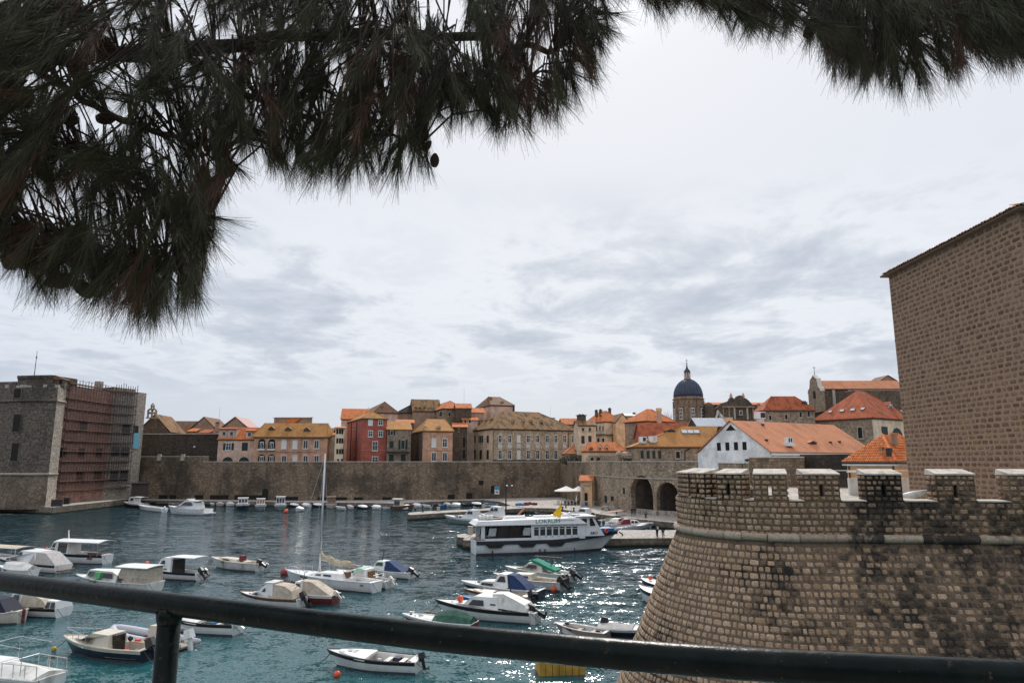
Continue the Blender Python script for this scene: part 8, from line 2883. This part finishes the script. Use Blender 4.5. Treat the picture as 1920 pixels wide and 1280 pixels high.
MB().extr([(-.8, 0, .1), (-.3, 0, .1), (1.1, 1.4, 1.35), (.6, 1.4, 1.35)], (0, .05, .08)).build('plank', plain('red_plank', (0.5, 0.2, 0.12), .8), rm)
MB().box((.9, 1.5, 1.3), (.7, .15, .12)).build('cleat', WOOD, rm)
ws = at(1150, 958, 1.2)
bn = tag(empty('fish_bench', (ws.x, ws.y + 1.5, 1.2), -1.1), 'low grey bench with piled gear along the arsenal wall', 'bench')
MB().box((0, 0, .5), (9.0, .7, .12)).build('bench_top', STONE_TRIM, bn)
for x in (-4, -1.4, 1.4, 4):
    MB().box((x, 0, .22), (.3, .5, .44)).build('leg', STONE_TRIM, bn)
for x in (-3.2, -2.2, -.8, .4):
    MB().ball((x, .1, .75), (.5, .3, .25), 8, 5).build('gear_pile', GREYCAN, bn, True)

# hedge and leafy plants -----------------------------------------------------
LEAF = plain('dark_leaf', (0.03, 0.045, 0.02), 0.8, 0.4, 3.0)


def leaf_cloud(name, c, s, n, size, mat, parent, seed=1):
    r = random.Random(seed)
    V, Fs = [], []
    for i in range(n):
        while True:
            a = Vector((r.uniform(-1, 1), r.uniform(-1, 1), r.uniform(-1, 1)))
            if a.length < 1:
                break
        p = Vector((c[0] + a.x * s[0], c[1] + a.y * s[1], c[2] + a.z * s[2]))
        u = Vector((r.gauss(0, 1), r.gauss(0, 1), r.gauss(0, 1))).normalized() * size * r.uniform(.6, 1.2)
        w = u.orthogonal().normalized() * size * .45
        k = len(V)
        V += [p - u * .5, p + w * .5, p + u * .5, p - w * .5]
        Fs.append((k, k + 1, k + 2, k + 3))
    me = bpy.data.meshes.new(name)
    me.from_pydata([tuple(v) for v in V], [], Fs)
    me.materials.append(mat)
    o = bpy.data.objects.new(name, me)
    COL.objects.link(o)
    o.parent = parent
    return o


hp = atY(1081, 860, 206)
hg = tag(empty('hedge', (hp.x, 206, 10.5)), 'dark clipped hedge on the wall terrace below the faded pink roof', 'hedge')
leaf_cloud('foliage', (0, 0, 1.9), (5.2, 1.0, 1.7), 2600, .42, LEAF, hg, 3)
for x in (-3, 0, 3):
    MB().tube([(x, 0, -1), (x + .1, 0, 1.5)], .1, 5).build('stem', WOOD, hg)
ip = atY(1403, 905, 42)
iv = tag(empty('ivy_shrub', (ip.x, 42, 9.3)), 'dark leafy shrub filling the gap between the third and fourth merlons', 'shrub')
leaf_cloud('foliage', (0, 0, 1.3), (.75, .6, 1.5), 1500, .11, LEAF, iv, 5)
MB().tube([(0, 0, -.2), (.05, 0, 1.2)], .05, 5).build('stem', WOOD, iv)
tp_ = atY(1251, 786, 262)
tr_ = tag(empty('bare_tree', (tp_.x, 262, 3.4)), 'bare grey winter tree left of the cathedral drum', 'tree')
zt_ = atY(1251, 770, 262).z - 3.4
r9 = random.Random(4)
m = MB()
m.tube([(0, 0, 0), (0, 0, zt_ - 5)], [.3, .2], 6)
m.build('trunk', plain('grey_bark', (0.22, 0.19, 0.17), .9), tr_)
m = MB()
for i in range(60):
    a = r9.uniform(0, 6.28)
    b = Vector((0, 0, zt_ - 5 - r9.uniform(-.5, 1.5)))
    e1 = b + Vector((math.cos(a) * r9.uniform(.5, 2.2), math.sin(a) * 1.5, r9.uniform(1.5, 4)))
    e2 = e1 + Vector((math.cos(a) * r9.uniform(.1, .8), 0, r9.uniform(.4, 1.6)))
    m.tube([b, e1, e2], [.05, .03, .015], 3, False)
m.build('crown', MATS['grey_bark'], tr_)
# ================================================================== PINE OVERHEAD
pn_ = tag(empty('pine_tree', (-3.6, -0.6, 10.4)), 'dark pine boughs with long drooping needles and cones hanging across the top', 'tree')
PO = Vector((-3.6, -0.6, 10.4))
rp_ = random.Random(21)
LEFTP = [(-90, -90), (1120, -90), (1132, 25), (1112, 95), (1060, 170), (990, 205), (925, 215), (880, 190), (835, 195), (775, 210), (778, 262), (795, 292), (735, 300), (640, 295), (570, 298), (505, 280), (452, 245), (415, 262), (432, 318), (392, 345), (368, 388), (392, 432), (362, 480), (378, 520), (330, 545), (290, 570), (245, 545), (180, 515), (130, 485), (75, 520), (62, 505), (55, 470), (-10, 455), (-90, 450)]
RIGHTP = [(1165, -90), (2010, -90), (2010, 90), (1900, 95), (1825, 82), (1770, 122), (1700, 140), (1620, 128), (1570, 100), (1535, 60), (1490, 35), (1440, 40), (1385, 30), (1300, -8), (1240, -12), (1180, -22)]


def inside(p, poly):
    c = False
    j = len(poly) - 1
    for i in range(len(poly)):
        if ((poly[i][1] > p[1]) != (poly[j][1] > p[1])) and (p[0] < (poly[j][0] - poly[i][0]) * (p[1] - poly[i][1]) / (poly[j][1] - poly[i][1]) + poly[i][0]):
            c = not c
        j = i
    return c


def pw(px, py, d):
    r = ray(px, py)
    return Vector((0, 0, CAMZ)) + r * d


# limbs: (px, py, distance) runs, thick to thin; they come from the trunk beside the viewer on the left
LIMBS = [
    ([(-700, 300, 3.6), (-250, 190, 3.1), (40, 110, 2.9), (330, 95, 2.8), (640, 60, 2.8), (900, 70, 2.75), (1040, 95, 2.7)], .05),
    ([(-600, 460, 3.3), (-160, 420, 2.7), (20, 445, 2.45), (110, 480, 2.35), (230, 500, 2.3), (330, 505, 2.25)], .028),
    ([(-250, 190, 3.1), (60, 260, 2.7), (200, 330, 2.55), (330, 380, 2.5), (400, 395, 2.45)], .022),
    ([(330, 95, 2.8), (480, 190, 2.7), (650, 240, 2.65), (790, 270, 2.6)], .018),
    ([(40, 110, 2.9), (170, 200, 2.7), (330, 260, 2.6), (400, 300, 2.55)], .018),
    ([(640, 60, 2.8), (800, 140, 2.7), (960, 170, 2.65)], .014),
    ([(900, -350, 3.4), (1250, -140, 3.1), (1420, -60, 3.0), (1560, 40, 2.9), (1680, 80, 2.85)], .026),
    ([(1250, -140, 3.1), (1600, -40, 3.0), (1800, 20, 2.9), (1960, 40, 2.9)], .02),
    ([(-250, 190, 3.1), (300, -120, 3.4), (900, -350, 3.4)], .04),
]
BARK = plain('pine_bark', (0.05, 0.035, 0.027), 0.95, 0.4, 30.0, bump=0.004)
nodes = []
for pts, r0 in LIMBS:
    W = [pw(*p) for p in pts]
    fine = []
    for i in range(len(W) - 1):
        for k in range(8):
            t = k / 8
            q = W[i].lerp(W[i + 1], t)
            fine.append(q + Vector((rp_.uniform(-1, 1), rp_.uniform(-1, 1), rp_.uniform(-1, 1))) * .012)
    fine.append(W[-1])
    n = len(fine)
    rad = [max(.005, r0 * (1 - .8 * i / n)) for i in range(n)]
    MB().tube([tuple(p - PO) for p in fine], rad, 7).build('limb', BARK, pn_, True)
    nodes += fine
W = [Vector((-3.6, -.6, 10.2)), Vector((-3.55, -.4, 12.2)), Vector((-3.3, -.2, 14.2)), pw(-700, 300, 3.6)]
MB().tube([tuple(p - PO) for p in [Vector((-3.6, -.6, 10.35)), Vector((-3.62, -.5, 11.6)), Vector((-3.45, -.2, 13.2)), Vector((-3.3, .6, 14.6))]], [.3, .26, .22, .16], 12).build('trunk', BARK, pn_, True)
MB().tube([tuple(p - PO) for p in [Vector((-3.5, -.3, 12.6)), Vector((-3.2, .9, 13.2)), pw(-700, 300, 3.6)]], [.14, .09, .05], 8).build('limb', BARK, pn_, True)
MB().tube([tuple(p - PO) for p in [Vector((-3.5, -.35, 12.2)), Vector((-3.0, 1.0, 12.6)), pw(-600, 460, 3.3)]], [.1, .06, .03], 8).build('limb', BARK, pn_, True)

GAPS = [(365, 25, 34), (425, 60, 26), (235, 140, 36), (300, 215, 30), (205, 225, 30), (130, 110, 20), (60, 165, 26), (160, 225, 34), (118, 380, 42), (90, 415, 30), (40, 380, 22), (195, 430, 20), (230, 460, 24), (320, 478, 22), (380, 250, 20),
        (470, 140, 18), (520, 160, 16), (835, 20, 40), (870, 60, 24), (700, 12, 26), (905, 90, 18), (985, 40, 22), (1040, 60, 18), (560, 130, 12), (15, 240, 20), (1490, 30, 14), (1660, 60, 12), (1690, 30, 10)]
sprays = []
cx, cy = 420, 60


def sample(poly, n, dens):
    xs = [p[0] for p in poly]
    ys = [p[1] for p in poly]
    got = 0
    while got < n:
        x, y = rp_.uniform(min(xs), max(xs)), rp_.uniform(min(ys), max(ys))
        if not inside((x, y), poly):
            continue
        nn = mnoise.noise(Vector((x / 70, y / 70, 3.3)))
        keep = 0.72 + nn * 1.1
        for gx, gy, gr in GAPS:
            d = math.hypot(x - gx, y - gy)
            if d < gr * 1.6:
                keep *= max(0.0, (d / gr - .75) / .85) if d < gr * 1.6 else 1
        if rp_.random() > keep:
            continue
        d = rp_.uniform(1.95, 3.3)
        sprays.append((x, y, d))
        got += 1


sample(LEFTP, 1700, 1)
# extra tips along the lower fringe so that it reads as hanging brushes
for poly in (LEFTP, RIGHTP):
    for i in range(len(poly)):
        a, b = poly[i], poly[(i + 1) % len(poly)]
        if a[1] < -50 and b[1] < -50 or (a[0] < -40 and b[0] < -40) or (a[0] > 1980 and b[0] > 1980):
            continue
        L = math.hypot(b[0] - a[0], b[1] - a[1])
        for k in range(int(L / 8)):
            t = rp_.random()
            sprays.append((a[0] + (b[0] - a[0]) * t + rp_.uniform(-10, 10), a[1] + (b[1] - a[1]) * t + rp_.uniform(-26, 6), rp_.uniform(2.0, 2.9)))
nleft = len(sprays)
sample(RIGHTP, 620, 1)

V, Fc, MI = [], [], []
twigs = MB()
Vn = []
nv = 0
dark_nodes = np.array([list(p) for p in nodes])
rng = np.random.default_rng(3)
for (x, y, d) in sprays:
    tip = pw(x, y, d)
    dist = np.linalg.norm(dark_nodes - np.array(tip), axis=1)
    j = int(np.argmin(dist))
    base = Vector(dark_nodes[j])
    vec = tip - base
    # growth direction: away from the limb, then drooping
    g = vec.normalized() if vec.length > .02 else Vector((rp_.uniform(-1, 1), rp_.uniform(-.5, .5), -.3)).normalized()
    g = (g * .55 + Vector((rp_.uniform(-.35, .35), rp_.uniform(-.4, .3), -.85 + rp_.uniform(-.35, .4)))).normalized()
    if vec.length < .4:
        midp = base.lerp(tip, .5) + Vector((0, 0, .05))
        twigs.tube([tuple(base - PO), tuple(midp - PO), tuple(tip - PO), tuple(tip + g * .05 - PO)], [.0045, .0035, .003, .0025], 4, False)
    else:
        twigs.tube([tuple(tip - g * .22 + Vector((rp_.uniform(-.05, .05), 0, .06)) - PO), tuple(tip - PO), tuple(tip + g * .05 - PO)], [.0035, .003, .0025], 4, False)
    nneed = rp_.randint(100, 150)
    gl = np.array(g)
    # needles leave the last 14 cm of the twig in a brush
    back = rng.uniform(-.13, .05, nneed)
    orig = np.array(tip - PO) + np.outer(back, gl)
    rnd = rng.normal(0, 1, (nneed, 3))
    rnd -= np.outer(rnd @ gl, gl)
    rnd /= np.linalg.norm(rnd, axis=1)[:, None] + 1e-9
    spread = rng.uniform(.04, .44, nneed)[:, None]
    dirs = gl[None, :] + rnd * spread
    dirs[:, 2] -= .12
    dirs /= np.linalg.norm(dirs, axis=1)[:, None]
    ln = rng.uniform(.06, .14, nneed)[:, None]
    end = orig + dirs * ln
    side = np.cross(dirs, rng.normal(0, 1, (nneed, 3)))
    side /= np.linalg.norm(side, axis=1)[:, None] + 1e-9
    wdt = rng.uniform(.00045, .00075, nneed)[:, None]
    a, b = orig - side * wdt, orig + side * wdt
    c, e_ = end + side * wdt * .45, end - side * wdt * .45
    Vn.append(np.stack([a, b, c, e_], 1).reshape(-1, 3))
    red = .5 + .5 * mnoise.noise(Vector((x / 130, y / 130, 9.1)))
    MI.append(np.full(nneed, 1 if rp_.random() < max(0, (red - .48) * 2.2) else 0))
VV = np.concatenate(Vn)
nq = len(VV) // 4
me = bpy.data.meshes.new('needles')
me.vertices.add(len(VV))
me.vertices.foreach_set('co', VV.astype(np.float32).ravel())
me.loops.add(nq * 4)
me.loops.foreach_set('vertex_index', np.arange(nq * 4, dtype=np.int32))
me.polygons.add(nq)
me.polygons.foreach_set('loop_start', np.arange(0, nq * 4, 4, dtype=np.int32))
me.polygons.foreach_set('material_index', np.concatenate(MI).astype(np.int32))
me.update(calc_edges=True)
me.validate()


def needle_mat(name, c0, c1):
    m, t, b = new_mat(name)
    pos = N(t, 'ShaderNodeNewGeometry')
    n = tex_noise(t, pos.outputs['Position'], 5.0, 3)
    t.links.new(mixrgb(t, math_node(t, 'ADD', math_node(t, 'MULTIPLY', n.outputs[0], .6), math_node(t, 'MULTIPLY', pos.outputs['Random Per Island'], .4)), c0, c1), b.inputs['Base Color'])
    b.inputs['Roughness'].default_value = .6
    b.inputs['Specular IOR Level'].default_value = .25
    return m


me.materials.append(needle_mat('green_needles', (0.036, 0.042, 0.024), (0.092, 0.096, 0.05)))
me.materials.append(needle_mat('brown_needles', (0.06, 0.036, 0.024), (0.16, 0.088, 0.055)))
cr = bpy.data.objects.new('crown', me)
COL.objects.link(cr)
cr.parent = pn_
cr['kind'] = 'stuff'
tw_ = twigs.build('twigs', BARK, pn_, fix=False)
tw_['kind'] = 'stuff'
# cones
CONE = plain('cone_brown', (0.055, 0.036, 0.026), 0.85, 0.35, 40.0)
cone_me = None
for (x, y, s, ang) in ((115, 27, 1, .2), (142, 22, 1, -.2), (66, 46, .9, 0), (70, 112, .9, .1), (28, 178, .9, -.3), (48, 182, .8, .5), (15, 145, .9, .9), (195, 80, .8, 1.4), (490, 82, 1.0, 1.3), (150, 140, .9, .3), (55, 235, .9, .1), (130, 215, .8, 1.2), (200, 222, .7, 1.5), (80, 318, .9, .3), (118, 525, .8, .6), (155, 540, .8, .8), (20, 480, 1, .5), (42, 487, 1, .7), (800, 274, .45, .2), (815, 300, .5, .1), (430, 318, .55, .2), (1520, 55, .6, .1), (370, 420, .5, .1)):
    p = pw(x, y, 2.15 + rp_.uniform(0, .25))
    if cone_me is None:
        m = MB()
        rows_ = 9
        for i in range(rows_):
            f = (i + .5) / rows_
            r_ = .026 * math.sin(math.pi * min(1, f * .82 + .16)) ** .8
            k_ = 9
            for j in range(k_):
                a = 2 * math.pi * (j + .5 * (i % 2)) / k_
                c = Vector((r_ * math.cos(a), r_ * math.sin(a), -.045 + .095 * f))
                m.box((c.x, c.y, c.z), (.011, .013, .006), a, .6, .7)
        m.ball((0, 0, .0), (.021, .021, .045), 8, 6)
        o = m.build('cone', CONE, pn_)
        cone_me = o.data
    else:
        o = bpy.data.objects.new('cone', cone_me)
        COL.objects.link(o)
        o.parent = pn_
    o.location = p - PO
    o.scale = (s, s, s)
    o.rotation_euler = (rp_.uniform(.6, 1.2), ang, rp_.uniform(-1, 1))

# ================================================================== RAILING AND ROADSIDE
RAILM, rt, rb = new_mat('dark_green_railing_paint')
pos = N(rt, 'ShaderNodeNewGeometry').outputs['Position']
n1 = tex_noise(rt, pos, 9.0, 5, .65)
n2 = tex_noise(rt, pos, 60.0, 4, .6)
rc = mixrgb(rt, maprange(rt, n1.outputs[0], .4, .65), (0.005, 0.009, 0.009), (0.010, 0.015, 0.015))
rc = mixrgb(rt, math_node(rt, 'MULTIPLY', maprange(rt, n1.outputs[0], .62, .72), .6), rc, (0.05, 0.035, 0.025))
rc = mixrgb(rt, math_node(rt, 'MULTIPLY', maprange(rt, n2.outputs[0], .64, .7), .55), rc, (0.10, 0.075, 0.055))
rt.links.new(rc, rb.inputs['Base Color'])
rb.inputs['Roughness'].default_value = .3
rb.inputs['Specular IOR Level'].default_value = .09
add_bump(rt, rb, math_node(rt, 'ADD', math_node(rt, 'MULTIPLY', n1.outputs[0], 2.0), n2.outputs[0]), .35, .004)
rl = tag(empty('railing', (0, 1.6, 10.4)), 'dark green painted pipe railing crossing the foreground with one post', 'railing')
RO = Vector((0, 1.6, 10.4))
RZ = CAMZ - .395
ctrl = [(-260, 1052), (-100, 1074), (0, 1089), (200, 1116), (400, 1142), (610, 1169), (820, 1194), (1000, 1211), (1160, 1226), (1400, 1244), (1660, 1258), (1920, 1270), (2150, 1278)]
pth = [at(x, y, RZ) - RO for x, y in ctrl]
# smooth the run a little
fine = []
for i in range(len(pth) - 1):
    p0, p1, p2, p3 = pth[max(0, i - 1)], pth[i], pth[i + 1], pth[min(len(pth) - 1, i + 2)]
    for k in range(6):
        t = k / 6
        fine.append(0.5 * ((2 * p1) + (-p0 + p2) * t + (2 * p0 - 5 * p1 + 4 * p2 - p3) * t * t + (-p0 + 3 * p1 - 3 * p2 + p3) * t ** 3))
fine.append(pth[-1])
MB().tube([tuple(p) for p in fine], .0305, 20).build('rail', RAILM, rl, True)
pp = at(320, 1132, RZ) - RO
MB().tube([(pp.x, pp.y, 0), (pp.x, pp.y, pp.z - .01)], .0305, 20).build('post', RAILM, rl, True)
wl_ = MB()
wl_.tube([(pp.x, pp.y, pp.z - .052), (pp.x, pp.y, pp.z - .036), (pp.x, pp.y, pp.z - .02)], [.031, .0345, .036], 20).build('weld_collar', RAILM, rl, True)
p2 = at(2080, 1276, RZ) - RO
MB().tube([(p2.x, p2.y, 0), (p2.x, p2.y, p2.z - .01)], .0305, 16).build('post', RAILM, rl, True)
p3 = at(-220, 1056, RZ) - RO
MB().tube([(p3.x, p3.y, 0), (p3.x, p3.y, p3.z - .01)], .0305, 16).build('post', RAILM, rl, True)
structure(MB().slab([(-30, -12), (30, -12), (30, .9), (6, 1.0), (1.2, 1.6), (-.9, 2.2), (-3, 2.9), (-30, 9)], 4.0, 10.4).build('roadside_pavement', PAVE))

# unseen steep bank behind the viewer, added to darken reflections in the railing
structure(MB().add([(-60, -9, 10.4), (60, -9, 10.4), (60, -9.6, 16.5), (-60, -9.6, 16.5), (-60, -40, 30), (60, -40, 30)], [(0, 1, 2, 3), (3, 2, 5, 4)]).build('darkening_bank', plain('darkening_bank_green', (0.05, 0.055, 0.03), 0.95, 0.4, 1.0)))
